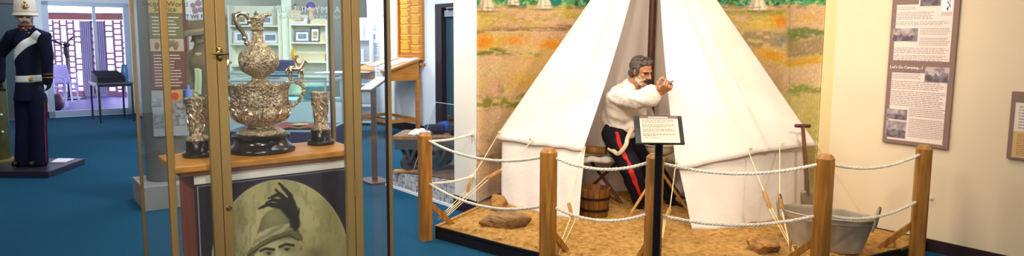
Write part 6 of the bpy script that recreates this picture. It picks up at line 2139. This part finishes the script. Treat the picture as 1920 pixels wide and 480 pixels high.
def head_shapes(s, c, H, ax):
    r, f, u = ax
    m = frame_m(c, r * H, f * H, u * H)
    def e(p, rad, uu=18, vv=12):
        s.ball((0, 0, 0), rad, m=None, u=uu, v=vv)
        for v in s.last: v.co = m @ (v.co + Vector(p))
    def l(pts, rs, n=10): s.limb([m @ Vector(p) for p in pts], [x * H for x in rs], n)
    e((0, -.06, .14), (.305, .40, .36), 24, 16)
    e((0, .09, -.13), (.245, .265, .33), 24, 16)
    e((0, .205, -.385), (.125, .11, .10))
    l([(-.17, .02, -.30), (-.08, .19, -.40), (.08, .19, -.40), (.17, .02, -.30)], [.10, .09, .09, .10])
    l([(0, .345, .07), (0, .405, -.03), (0, .455, -.105)], [.030, .036, .046])
    for sx in (-1, 1):
        e((sx * .045, .395, -.115), (.036, .045, .032), 10, 8)
        l([(sx * .03, .345, .095), (sx * .19, .275, .09)], [.042, .04])
        e((sx * .165, .235, -.06), (.085, .085, .085), 12, 8)
        e((sx * .312, -.03, -.01), (.032, .075, .115), 12, 8)
    l([(-.075, .335, -.235), (0, .355, -.225), (.075, .335, -.235)], [.024, .03, .024])
    l([(-.06, .33, -.275), (0, .35, -.28), (.06, .33, -.275)], [.022, .03, .022])
    l([(0, -.10, -.25), (0, -.15, -.62)], [.20, .21], 16)
    return m

def face_bits(par, m, H, brow, eye, moustache=None, ms=1.0):
    def P(*p): return m @ Vector(p)
    for sx in (-1, 1):
        s = S(); s.limb([P(sx * .05, .385, .075), P(sx * .12, .372, .105), P(sx * .215, .29, .08)], [.015 * H, .019 * H, .010 * H], 8); s.obj('eyebrow', brow, par)
        s = S(); s.limb([P(sx * .085, .325, .012), P(sx * .125, .338, .018), P(sx * .175, .298, .008)], [.009 * H, .014 * H, .008 * H], 8); s.obj('eye', eye, par)
    if moustache:
        s = S(); pts = catmull([P(-.145 * ms, .31, -.26), P(-.085, .375, -.205), P(0, .405, -.175), P(.085, .375, -.205), P(.145 * ms, .31, -.26)], 4)
        s.tube(pts, [H * (.018 + .030 * math.sin(PI * i / (len(pts) - 1)) ** .7) for i in range(len(pts))], 10); s.obj('moustache', moustache, par)

def hand_shapes(s, wrist, d, n, L=.17, curl=(25, 35, 25), side=1, spread=.1):
    """palm, four fingers and a thumb; d along the hand, n out of the palm"""
    d = Vector(d).normalized(); n = Vector(n); n = (n - d * n.dot(d)).normalized(); w = d.cross(n) * side
    k = L / .18
    for i in range(4):
        a = wrist + w * (i - 1.5) * .012 * k + d * .01 * k
        b = wrist + w * (i - 1.5) * .0195 * k + d * .092 * k
        s.limb([a, b], [.015 * k, .0115 * k], 10)
    for i, ln in enumerate((.072, .082, .077, .06)):
        p = wrist + w * (i - 1.5) * .0198 * k + d * .092 * k
        dir_ = (d + w * (i - 1.5) * spread).normalized(); pts = [p]; ang = 0
        for q, fr in enumerate((.45, .32, .23)):
            ang += math.radians(curl[q] + 4 * i)
            dd = dir_ * math.cos(ang) + n * math.sin(ang)
            p = p + dd * ln * fr * k; pts.append(p)
        s.limb(pts, [.0098 * k, .0092 * k, .0085 * k, .0072 * k], 10)
    t = wrist - w * .026 * k + d * .028 * k
    t1 = t + (d * .55 - w * .62 + n * .5).normalized() * .042 * k
    t2 = t1 + (d * .72 - w * .05 + n * .72).normalized() * .032 * k
    t3 = t2 + (d * .6 + w * .45 + n * .6).normalized() * .024 * k
    s.limb([t, t1, t2, t3], [.0145 * k, .0125 * k, .0105 * k, .008 * k], 10)

def wr(amp, f, seed):
    def fn(co):
        a = fbm(co[:, 0] * f + 31, co[:, 2] * f * .6 + co[:, 1] * f * .5 + 17, seed, 3) - .5
        b = fbm(co[:, 0] * f * .5 + co[:, 2] * f * 1.6 + 11, co[:, 1] * f + 23, seed + 5, 2) - .5
        return (np.abs(a) ** .8 * np.sign(a) + b) * amp
    return fn

M_eye = mat('dark eye', '#1c120e', .4)
# ------------------------------------------------------------------ the shaving man
M_flesh = vmat('tanned mannequin skin', .45, .4)
M_shirt = mat('white cotton shirt', '#ece0d0', .9, c2='#e2d4c2', scale=5, bump=.15, bscale=24)
M_trs = mat('black wool trousers', '#14101a', .8, c2='#1a1620', scale=10, spec=.2)
M_red = mat('red braid', '#c01c18', .8)
M_hair = mat('grey brown hair', '#3a2e28', .6, c2='#544840', scale=18, stretch=(1, 1, 3), bump=.4, bscale=30)
M_dkhair = mat('dark brown hair', '#2a1a14', .6)
M_brace = mat('cream webbing', '#d8c8a4', .85)
M_boot = mat('black boots', '#0c0a0a', .3)
hipc = V(1163, 247, 5.62)
man = thing('shaving_mannequin', 'mannequin of a moustached man in white shirt and red striped trousers shaving in the tent', 'mannequin', (hipc.x, 5.5, GROUND))
HM = .225
hax = axes(38, 17, 3)
hcn = V(1203, 134, 5.36)
fr_ = W(1207, 394, GROUND + .004); fl_ = W(1268, 388, GROUND + .004)
anR = fr_ + Vector((-.01, .06, .085)); anL = fl_ + Vector((-.02, .06, .085))
knR = V(1183, 318, 5.40); knL = V(1226, 322, 5.66)
hpR = V(1157, 252, 5.56); hpL = V(1187, 252, 5.66)
chest = V(1167, 184, 5.50); waist = V(1164, 222, 5.57); nkb = V(1183, 160, 5.45)
shR = V(1155, 180, 5.44); elR = V(1197, 187, 5.24); wrR = V(1237, 173, 5.14)
shL = V(1198, 178, 5.60); elL = V(1213, 222, 5.62); wrL = V(1226, 262, 5.50)
s = S()
hm = head_shapes(s, hcn, HM, hax)
s.limb([hcn - hax[2] * HM * .3 - hax[1] * HM * .12, nkb], [.05, .056], 16)
s.limb([nkb, chest, waist, hipc], [.06, .11, .105, .105], 20)
s.limb([nkb, shR, elR, wrR], [.05, .052, .042, .029], 14)
s.limb([nkb, shL, elL, wrL], [.05, .052, .042, .029], 14)
s.limb([hipc, hpR, knR, anR], [.09, .085, .058, .042], 16); s.limb([hipc, hpL, knL, anL], [.09, .085, .058, .042], 16)
s.limb([anR, fr_ + Vector((.03, -.05, .04))], [.03, .02], 12); s.limb([anL, fl_ + Vector((.05, -.04, .04))], [.03, .02], 12)
hd = (V(1249, 164, 5.08) - wrR).normalized()
hand_shapes(s, wrR - hd * .005, hd, Vector((.25, -.45, .85)) * -1 if False else Vector((.1, .75, .6)), .20, (58, 72, 45), side=-1, spread=.02)
hand_shapes(s, wrL, Vector((.5, -.25, -.75)), Vector((.6, .6, .3)), .165, (18, 25, 20), side=1)
body = blob(s, 'body', M_flesh, man, .0042, 3)
im = np.array(hm.inverted())
def flesh(P):
    q = np.concatenate([P, np.ones((len(P), 1))], 1) @ im.T
    x, y, z = q[:, 0], q[:, 1], q[:, 2]
    n = fbm(P[:, 0] * 160, P[:, 2] * 160 + P[:, 1] * 90, 3, 3)
    img = np.tile(rgb('#b07650'), (len(P), 1))
    img = blend(img, '#c08a62', sstep(.5, .7, fbm(P[:, 0] * 20, P[:, 2] * 20, 6)) * .6)
    inh = (np.abs(x) < .5) & (np.abs(z) < .62) & (np.abs(y) < .6)
    foam = inh & (y > -.02) & (z < -.10 + .04 * (n - .5)) & (z > -.50) & ~((np.abs(x) < .10) & (z > -.30) & (y > .3)) & ~((np.abs(x) < .12) & (z > -.16))
    img = blend(img, '#eadfd6', foam * sstep(.44, .60, n) * .8)
    img = blend(img, '#96584a', (inh & (np.abs(z + .255) < .035) & (np.abs(x) < .08) & (y > .3)) * .9)
    img = blend(img, '#8a5238', (inh & (np.abs(np.abs(x) - .13) < .07) & (np.abs(z - .03) < .045) & (y > .22)) * .55)
    return img
paint(body, flesh)
face_bits(man, hm, HM, M_dkhair, M_eye, M_dkhair, 1.0)
s = S()
def hb(p, rad):
    s.ball((0, 0, 0), rad, u=20, v=14)
    for v in s.last: v.co = hm @ (v.co + Vector(p))
hb((0, -.13, .165), (.345, .405, .375))
for sx in (-1, 1):
    hb((sx * .295, .045, .07), (.05, .085, .17)); hb((sx * .27, -.22, -.10), (.09, .13, .17))
s.limb([hm @ Vector((-.20, .16, .38)), hm @ Vector((.02, .24, .40)), hm @ Vector((.22, .14, .33))], [HM * .09, HM * .10, HM * .08], 12)
s.limb([hm @ Vector((-.12, .05, .49)), hm @ Vector((.16, .03, .47))], [HM * .07, HM * .07], 12)
def hairw(co):
    q = np.concatenate([co, np.ones((len(co), 1))], 1) @ im.T
    return (np.sin(q[:, 0] * 38 + q[:, 2] * 22 + fbm(q[:, 1] * 6 + 9, q[:, 2] * 6 + 9, 4) * 9) * .5) * .0042
blob(s, 'hair', M_hair, man, .0036, 3, hairw)
# shirt
s = S()
s.limb([nkb - Vector((0, 0, .02)), chest + Vector((-.015, 0, -.005)), waist + Vector((-.01, 0, 0)), V(1166, 243, 5.60)], [.082, .128, .128, .128], 24)
cw_ = (wrR - elR).normalized()
s.limb([chest, shR, elR, wrR - cw_ * .075], [.085, .080, .080, .082], 18)
s.limb([chest, shL, elL, wrL - Vector((0, 0, -.05))], [.085, .078, .066, .056], 18)
s.ball(V(1196, 208, 5.48), (.075, .07, .09)); s.ball(V(1140, 222, 5.60), (.06, .07, .09)); s.ball(V(1182, 236, 5.50), (.09, .06, .05))
s.limb([nkb + Vector((-.05, -.02, .02)), nkb + Vector((.02, -.06, -.015)), nkb + Vector((.06, .0, .01))], [.022, .02, .022], 10)
blob(s, 'shirt', M_shirt, man, .006, 5, wr(.020, 12, 3))
# trousers
s = S()
up_ = V(1163, 240, 5.61)
s.limb([up_, hipc - Vector((0, 0, .03))], [.125, .132], 24)
s.limb([hpR + Vector((-.015, 0, .0)), V(1163, 276, 5.50), knR, anR - Vector((0, 0, .05))], [.115, .108, .094, .062], 20)
s.limb([hpL, knL, anL - Vector((0, 0, .03))], [.115, .095, .068], 20)
trs = blob(s, 'trousers', M_trs, man, .006, 5, wr(.016, 9, 12))
stp = catmull([V(1155, 243, 5.40), V(1163, 272, 5.36), V(1176, 302, 5.30), V(1190, 340, 5.30), V(1211, 390, 5.30)], 8)
s = S()
def ribbon(pts, w, tilt=Vector((1, .12, .30))):
    def fn(u, v):
        k = u * (len(pts) - 1); i = min(len(pts) - 2, int(k)); p = pts[i].lerp(pts[i + 1], k - i)
        d = (pts[min(i + 1, len(pts) - 1)] - pts[i]).normalized(); sd = d.cross(Vector((0, -1, 0))).normalized()
        return p + sd * (v - .5) * w
    return fn
s.sheet(ribbon(stp, .048), 60, 5)
st_o = s.obj('red_stripe', M_red, man)
md = st_o.modifiers.new('sw', 'SHRINKWRAP'); md.target = trs; md.offset = .004; md.wrap_method = 'NEAREST_SURFACEPOINT'; md.wrap_mode = 'ABOVE_SURFACE'
md = st_o.modifiers.new('so', 'SOLIDIFY'); md.thickness = .003
br_ = catmull([V(1186, 240, 5.40), V(1177, 258, 5.36), V(1173, 273, 5.34), V(1160, 288, 5.36), V(1150, 283, 5.42), V(1140, 277, 5.48)], 8)
s = S(); s.sheet(ribbon(br_, .034), 60, 4); s.obj('braces', M_brace, man, solid=.004)
for an, ft, dv in ((anR, fr_, Vector((.055, -.11, 0))), (anL, fl_, Vector((.10, -.07, 0)))):
    s = S(); b0 = Vector((an.x, an.y, GROUND + .01))
    s.limb([an + Vector((0, 0, .02)), b0 + Vector((0, 0, .06))], [.058, .055], 14)
    s.limb([b0 + Vector((0, .01, .042)), b0 + dv * .6 + Vector((0, 0, .045)), b0 + dv * 1.35 + Vector((0, 0, .034))], [.044, .046, .032], 14)
    blob(s, 'boot', M_boot, man, .005, 3)
# razor held in the hand
rz_a = V(1245, 161, 5.10); rz_b = V(1259, 157, 5.07)
s = S(); s.limb([rz_a, rz_b], [.0055, .005], 8); rzr = s
rz = thing('razor', 'small dark razor held up in the shaving figure hand', 'razor', rz_a)
rzr.obj('handle', M_dkhair, rz)
s = S(); s.box((0, 0, 0), (.05, .004, .016), m=frame_m(rz_b + Vector((-.01, -.008, .012)), Vector((.95, -.1, .3)).normalized(), Vector((.1, .99, 0)).normalized(), Vector((-.3, .03, .95)).normalized())); s.obj('blade', M_steel, rz)

# ------------------------------------------------------------------ soldier at the entrance
M_tunic = mat('navy blue tunic', '#0c0f24', .85, c2='#10142c', scale=10, spec=.2)
M_white_belt = mat('white pipeclayed leather', '#d0d2ce', .6)
M_helmet = mat('white pith helmet', '#ddd4c4', .8, c2='#d2c8b6', scale=8)
M_gilt = mat('gilt metal', '#b08c4c', .35, metal=.8)
M_maroon = mat('dark red collar', '#4a1418', .7)
M_sepia = vmat('sepia skin', .7, .2)
sb_ = W(64, 311, .07); SD_ = sb_.y
sol = thing('soldier_mannequin', 'soldier mannequin in white pith helmet and navy tunic with a white sash and belt', 'mannequin', (sb_.x, SD_, .07))
q = lambda x, y, dd=0: V(x, y, SD_ + dd)
HS = .235
sax = axes(36, 2)
FC = Vector((.59, -.807, 0))
shc = q(46, 33)
s = S()
sm = head_shapes(s, shc, HS, sax)
s.limb([q(50, 48), q(52, 62)], [.06, .07], 16)
s.limb([q(53, 64), q(54, 95), q(54, 130), q(56, 168)], [.09, .125, .115, .12], 20, .72)
s.limb([q(52, 62), q(24, 70), q(-2, 104, .04), q(0, 150, -.04)], [.06, .055, .045, .032], 14)
s.limb([q(54, 62), q(84, 70), q(91, 110), q(91, 146)], [.06, .055, .045, .032], 14)
s.limb([q(56, 168), q(45, 190), q(44, 245), q(45, 298)], [.10, .09, .06, .045], 14); s.limb([q(56, 168), q(72, 190), q(74, 245), q(74, 298)], [.10, .09, .06, .045], 14)
for x in (44, 75):
    f0 = W(x, 309, .075); s.limb([q(x, 298), Vector((f0.x, SD_ - .09, .11))], [.045, .034], 12)
hand_shapes(s, q(91.5, 147), Vector((.02, -.05, -1)), Vector((-1, -.1, 0)), .16, (14, 20, 16), side=1)
hand_shapes(s, q(0, 150, -.04), Vector((.05, -.1, -.95)), Vector((1, .1, .1)), .16, (20, 28, 20), side=-1)
sbody = blob(s, 'body', M_sepia, sol, .0055, 3)
im2 = np.array(sm.inverted())
def sepia(P):
    qd = np.concatenate([P, np.ones((len(P), 1))], 1) @ im2.T
    x, y, z = qd[:, 0], qd[:, 1], qd[:, 2]
    img = np.tile(rgb('#c4a894'), (len(P), 1))
    n = fbm(P[:, 0] * 60, P[:, 2] * 60, 3)
    inh = (np.abs(z) < .6) & (np.abs(x) < .5)
    img = blend(img, '#5c4a44', (inh & (z < -.16) & (y > -.1) & (z > -.6)) * (.15 + .4 * n))
    img = blend(img, '#5c4440', (inh & (np.abs(np.abs(x) - .13) < .08) & (np.abs(z - .02) < .05) & (y > .2)) * .6)
    low = P[:, 2] < 1.3
    img = np.where(low[:, None], rgb('#15131c'), img)
    return img
paint(sbody, sepia)
face_bits(sol, sm, HS, M_dkhair, M_eye, mat('grey brown moustache', '#5c4c44', .7), 1.0)
# helmet
hz0 = q(46, 28.5).z
mh_ = Matrix.Translation((q(46, 20).x, SD_ + .01, 0)) @ Matrix.Rotation(math.radians(36), 4, 'Z')
s = S()
hp_ = [(.118, hz0 - .008), (.124, hz0 - .002), (.120, hz0 + .006), (.107, hz0 + .035), (.105, hz0 + .09), (.098, hz0 + .15), (.078, hz0 + .205), (.042, hz0 + .238), (.018, hz0 + .248), (.018, hz0 + .258), (0, hz0 + .264)]
s.lathe(hp_ + [], 40, mh_, sy=1.22)
hl = s.obj('helmet', M_helmet, sol)
s = S(); zc = hz0 + .085; yf = -.128
for k in range(8):
    a = 2 * PI * k / 8; s.limb([mh_ @ Vector((0, yf - .002, zc)), mh_ @ Vector((.034 * math.cos(a), yf + .006, zc + .042 * math.sin(a)))], [.010, .005], 8)
s.ball(mh_ @ Vector((0, yf - .004, zc)), (.018, .012, .022)); s.ball(mh_ @ Vector((0, yf + .006, zc + .052)), (.014, .01, .014))
s.obj('badge', M_gilt, hl)
s = S(); s.lathe([(.107, hz0 + .028), (.112, hz0 + .028), (.110, hz0 + .046), (.105, hz0 + .046), (.107, hz0 + .028)], 40, mh_, sy=1.22); s.obj('hat_band', mat('buff hat band', '#c4b8a2', .8), hl)
# tunic
s = S()
s.tube([q(53, 57), q(53, 63), q(54, 80), q(54, 120), q(55, 148), q(55, 168), q(55, 187)], [.07, .12, .165, .16, .152, .168, .185], 24, flat=.68)
tun = blob(s, 'tunic', M_tunic, sol, .007, 4, wr(.010, 6, 21))
slv = []
for pts, rs in (([q(46, 64), q(25, 68), q(-2, 104, .04), q(0, 148, -.04)], [.085, .082, .066, .052]), ([q(60, 64), q(83, 68), q(88.5, 108), q(89.5, 152)], [.085, .080, .062, .050])):
    s = S(); s.limb(pts, rs, 16); slv.append(blob(s, 'sleeve', M_tunic, sol, .007, 4, wr(.010, 6, 22)))

s = S(); s.lathe([(.068, 0), (.078, 0), (.076, .05), (.066, .05), (.068, 0)], 28, Matrix.Translation((q(50, 52).x, SD_, q(50, 56).z))); cr = s.obj('collar', M_maroon, sol)
s = S(); zc = q(50, 53).z
for dx in (-.03, .03): s.box(Vector((q(50, 52).x, SD_, zc)) + FC * .076 + Vector((.807, .59, 0)) * dx, (.024, .008, .010), rz=math.radians(36))
s.obj('collar_badges', M_gilt, cr)
drape('sash', ribbon(catmull([q(80, 60), q(74, 70), q(56, 92), q(38, 112), q(22, 128)], 8), .078), 60, 8, [tun, slv[1]], .008, M_white_belt, sol)
zb_t, zb_b = q(55, 141).z, q(55, 153).z
s = S()
def beltf(u, v):
    a = PI * (.0 + 2.0 * u); return Vector((q(55, 147).x + .215 * math.cos(a), SD_ + .16 * math.sin(a), zb_b + (zb_t - zb_b) * v))
s.sheet(beltf, 60, 4, closed_u=True); o = s.obj('belt', M_white_belt, sol)
md = o.modifiers.new('sw', 'SHRINKWRAP'); md.target = tun; md.offset = .006
md = o.modifiers.new('so', 'SOLIDIFY'); md.thickness = .004
s = S(); s.box(Vector((q(55, 147).x, SD_, (zb_t + zb_b) / 2)) + FC * .128, (.055, .02, .062), rz=math.radians(36), bev=.006); s.obj('buckle', M_gilt, o)
for y in (62, 80, 97, 114, 131, 160):
    s = S(); s.ball(q(53.5, y) + FC * (.122 if y > 70 else .10), (.012, .012, .012), u=10, v=8); s.obj('button', M_gilt, sol)
s = S(); s.lathe([(.054, 0), (.057, 0), (.057, .012), (.054, .012), (.054, 0)], 20, Matrix.Translation(q(90, 146))); s.lathe([(.055, 0), (.058, 0), (.058, .008), (.055, .008), (.055, 0)], 20, Matrix.Translation(q(90, 139))); s.obj('cuff_braid', M_gilt, sol)
s = S()
s.limb([q(46, 184), q(45, 245), q(44.5, 303)], [.098, .080, .082], 18); s.limb([q(70, 184), q(73, 245), q(75, 303)], [.098, .080, .084], 18); s.tube([q(57, 165), q(57, 190)], [.12, .12], 18, flat=.7)
trs2 = blob(s, 'trousers', mat('navy trousers', '#0e1030', .8, spec=.2), sol, .007, 3, wr(.006, 6, 41))
for pts in ([q(86, 192, -.03), q(84.5, 245, -.02), q(88, 306, -.02)], [q(31, 192, -.03), q(32.5, 245, -.02), q(31, 306, -.02)]):
    s = S(); s.sheet(ribbon(catmull(pts, 8), .024), 40, 4); o = s.obj('red_stripe', M_red, sol)
    md = o.modifiers.new('sw', 'SHRINKWRAP'); md.target = trs2; md.offset = .005; md.wrap_mode = 'ABOVE_SURFACE'
    md = o.modifiers.new('so', 'SOLIDIFY'); md.thickness = .003
for x in (45, 75):
    f0 = W(x, 309, .075)
    s = S(); s.limb([(f0.x, SD_ + .02, .125), (f0.x, SD_ - .10, .112)], [.045, .036], 14); s.limb([(f0.x, SD_ + .04, .125), (f0.x, SD_ + .04, .2)], [.05, .05], 12); blob(s, 'boot', M_boot, sol, .006, 2)

# ------------------------------------------------------------------ figure in a slouch hat
M_khaki = mat('khaki drill', '#5c5038', .9, c2='#6c5e44', scale=8)
hD = 7.05
q3 = lambda x, y, dd=0: V(x, y, hD + dd)
fg0 = q3(380, 200)
fig = thing('hat_mannequin', 'mannequin in khaki uniform and slouch hat standing behind the gold case posts', 'mannequin', (fg0.x, hD, 0))
s = S()
hm3c = q3(377, 70)
m3 = head_shapes(s, hm3c, .225, axes(-62, 12))
s.limb([q3(381, 88), q3(382, 100), q3(383, 150), q3(383, 180)], [.06, .12, .12, .12], 18, .75)
s.limb([q3(383, 180), q3(375, 250, .02), Vector((q3(375, 250).x, hD, .07))], [.11, .075, .05], 14); s.limb([q3(383, 180), q3(392, 250, .02), Vector((q3(392, 250).x, hD, .07))], [.11, .075, .05], 14)
s.limb([q3(383, 96), q3(362, 104), q3(355, 140, -.05), q3(362, 168, -.12)], [.06, .06, .05, .035], 14); s.limb([q3(383, 96), q3(403, 104), q3(408, 140), q3(402, 172, -.1)], [.06, .06, .05, .035], 14)
hand_shapes(s, q3(362, 169, -.13), Vector((.4, -.4, -.8)), Vector((.9, .3, .2)), .16, (30, 40, 25), side=-1); hand_shapes(s, q3(402, 173, -.11), Vector((-.2, -.4, -.8)), Vector((-.9, .2, 0)), .16, (20, 30, 20))
for x in (375, 392):
    xx = q3(x, 250).x; s.limb([(xx, hD, .07), (xx - .03, hD - .13, .04)], [.04, .036], 12)
b3 = blob(s, 'body', mat('sallow mannequin skin', '#b4a070', .6), fig, .0065, 3)
face_bits(fig, m3, .225, M_dkhair, M_eye)
s = S()
s.limb([q3(382, 95), q3(383, 120), q3(383, 165), q3(383, 205)], [.11, .165, .15, .17], 20, .8)
s.limb([q3(383, 98), q3(363, 104), q3(355, 140, -.05), q3(361, 165, -.11)], [.085, .075, .065, .05], 14); s.limb([q3(383, 98), q3(402, 104), q3(408, 140), q3(403, 168, -.09)], [.085, .075, .065, .05], 14)
blob(s, 'jacket', M_khaki, fig, .008, 3, wr(.012, 8, 31))
s = S(); s.limb([q3(383, 200), q3(374, 255), Vector((q3(375, 250).x, hD, .11))], [.13, .09, .065], 14); s.limb([q3(384, 200), q3(393, 255), Vector((q3(392, 250).x, hD, .11))], [.13, .09, .065], 14); blob(s, 'breeches', M_khaki, fig, .008, 3, wr(.01, 7, 32))
r3, f3, u3 = axes(-62, 8)
hm_ = frame_m(hm3c + u3 * .055, r3, f3, u3)
s = S()
s.sheet(lambda u, v: hm_ @ Vector(((.10 + .10 * v) * math.cos(2 * PI * u), (.12 + .10 * v) * math.sin(2 * PI * u), .004 - .03 * v * v + (.09 * v * v * max(0, math.cos(2 * PI * u)) ** 2))), 40, 6, closed_u=True)
ht = s.obj('slouch_hat', mat('olive brown felt', '#6a5a46', .9), fig, solid=.006)
s = S(); s.lathe([(.102, 0), (.102, .05), (.095, .10), (.07, .125), (.03, .115), (0, .112)], 32, hm_, sy=1.2); s.obj('hat_crown', MATS['olive brown felt'], ht)
s = S(); s.lathe([(.103, .004), (.106, .004), (.105, .035), (.102, .035), (.103, .004)], 32, hm_, sy=1.2); s.obj('hat_band', mat('buff band', '#9c8c64', .9), ht)
s = S(); s.sheet(ribbon(catmull([q3(369, 128, -.17), q3(370, 150, -.18), q3(368, 188, -.18)], 6), .05), 24, 4); s.sheet(ribbon(catmull([q3(374, 130, -.18), q3(375, 150, -.19), q3(374, 178, -.19)], 6), .035), 24, 4)
s.obj('towel', mat('pale green cloth', '#b8d0a8', .9), fig, solid=.006)
# ================================================================== LIGHT
w = bpy.data.worlds.new('sky'); SC.world = w; w.use_nodes = True
w.node_tree.nodes['Background'].inputs['Color'].default_value = (0.86, 0.9, 1, 1)
w.node_tree.nodes['Background'].inputs['Strength'].default_value = 7.0
WARM = (1.0, 0.88, 0.73)
COOL = (0.80, 0.90, 1.0)
# lamps over the camp display, then added hall fills and case spots
spot('display_spot', (0.1, 1.9, 2.85), (0.8, 5.6, 1.1), 230, WARM, 80, 0.9, 0.12)
spot('display_spot', (2.2, 2.1, 2.85), (1.5, 5.4, 1.0), 205, WARM, 68, 0.9, 0.12)
area('display_lamp', (1.3, 4.1, 2.9), (1.3, 4.9, 0), 2.4, 0.5, 55, WARM)
area('hall_fill', (2.6, 2.0, 2.9), (3.2, 3.6, 1.4), 1.4, 1.2, 12, WARM)
area('hall_fill', (-0.6, 3.2, 2.9), (-0.6, 5.4, 1.0), 1.2, 0.6, 60, (1, .92, .82))  # added fill, brightens the wall end beside the mural
area('hall_fill', (-0.6, -1.6, 2.6), (-0.9, 2.4, 1.0), 1.6, 0.8, 70, (1, .92, .82))  # added front fill behind the camera, aimed at the glass case
area('hall_fill', (-4.4, 4.2, 2.9), (-5.4, 7.4, 1.2), 1.0, 0.6, 30, (1, .95, .9))  # unseen light added to lift the soldier from the front
spot('sparkle_spot', (-1.9, 0.7, 2.85), (-1.15, 2.6, 1.2), 130, (1, 0.88, 0.7), 50, 0.7, 0.05)  # unseen spot put in for sparkle on the trophies
spot('sparkle_spot', (-0.2, 1.0, 2.85), (-1.1, 2.6, 1.25), 130, (1, 0.88, 0.7), 46, 0.7, 0.05)  # second added sparkle spot, from the other side
# cooler lamps in the far rooms, with added fills for dim places
area('rear_light', (-5.0, 7.8, 2.9), (-5.2, 8.2, 0), 2.0, 0.8, 38, COOL)
area('rear_light', (-7.2, 10.6, 2.9), (-8.6, 12.6, 1.0), 1.6, 0.8, 70, COOL)  # added fill for the dim wall round the sliding door
area('rear_light', (-3.0, 11.5, 2.9), (-3.2, 12.4, 0), 2.4, 1.2, 280, (0.95, 0.98, 1))
area('rear_light', (-1.9, 8.2, 2.9), (-1.6, 9.2, 0), 1.8, 0.8, 150, (0.92, 0.96, 1))
area('rear_light', (-1.5, 5.3, 2.9), (-0.9, 6.6, 0.3), 1.0, 0.6, 85, (0.95, 0.97, 1))  # fill added over the cart to lift it out of the dark
area('rear_light', (-4.2, 5.6, 2.9), (-3.5, 7.2, 1.3), 0.8, 0.5, 30, (0.95, 0.97, 1))
vs = SC.view_settings
SC.display_settings.display_device = 'sRGB'
vs.view_transform = 'Standard'; vs.look = 'None'; vs.exposure = 0.0; vs.gamma = 1.0; vs.use_curve_mapping = False
cy = SC.cycles
cy.transparent_max_bounces = 40
cy.max_bounces = 8
cy.diffuse_bounces = 4
cy.glossy_bounces = 4
cy.sample_clamp_indirect = 6
cy.use_denoising = True
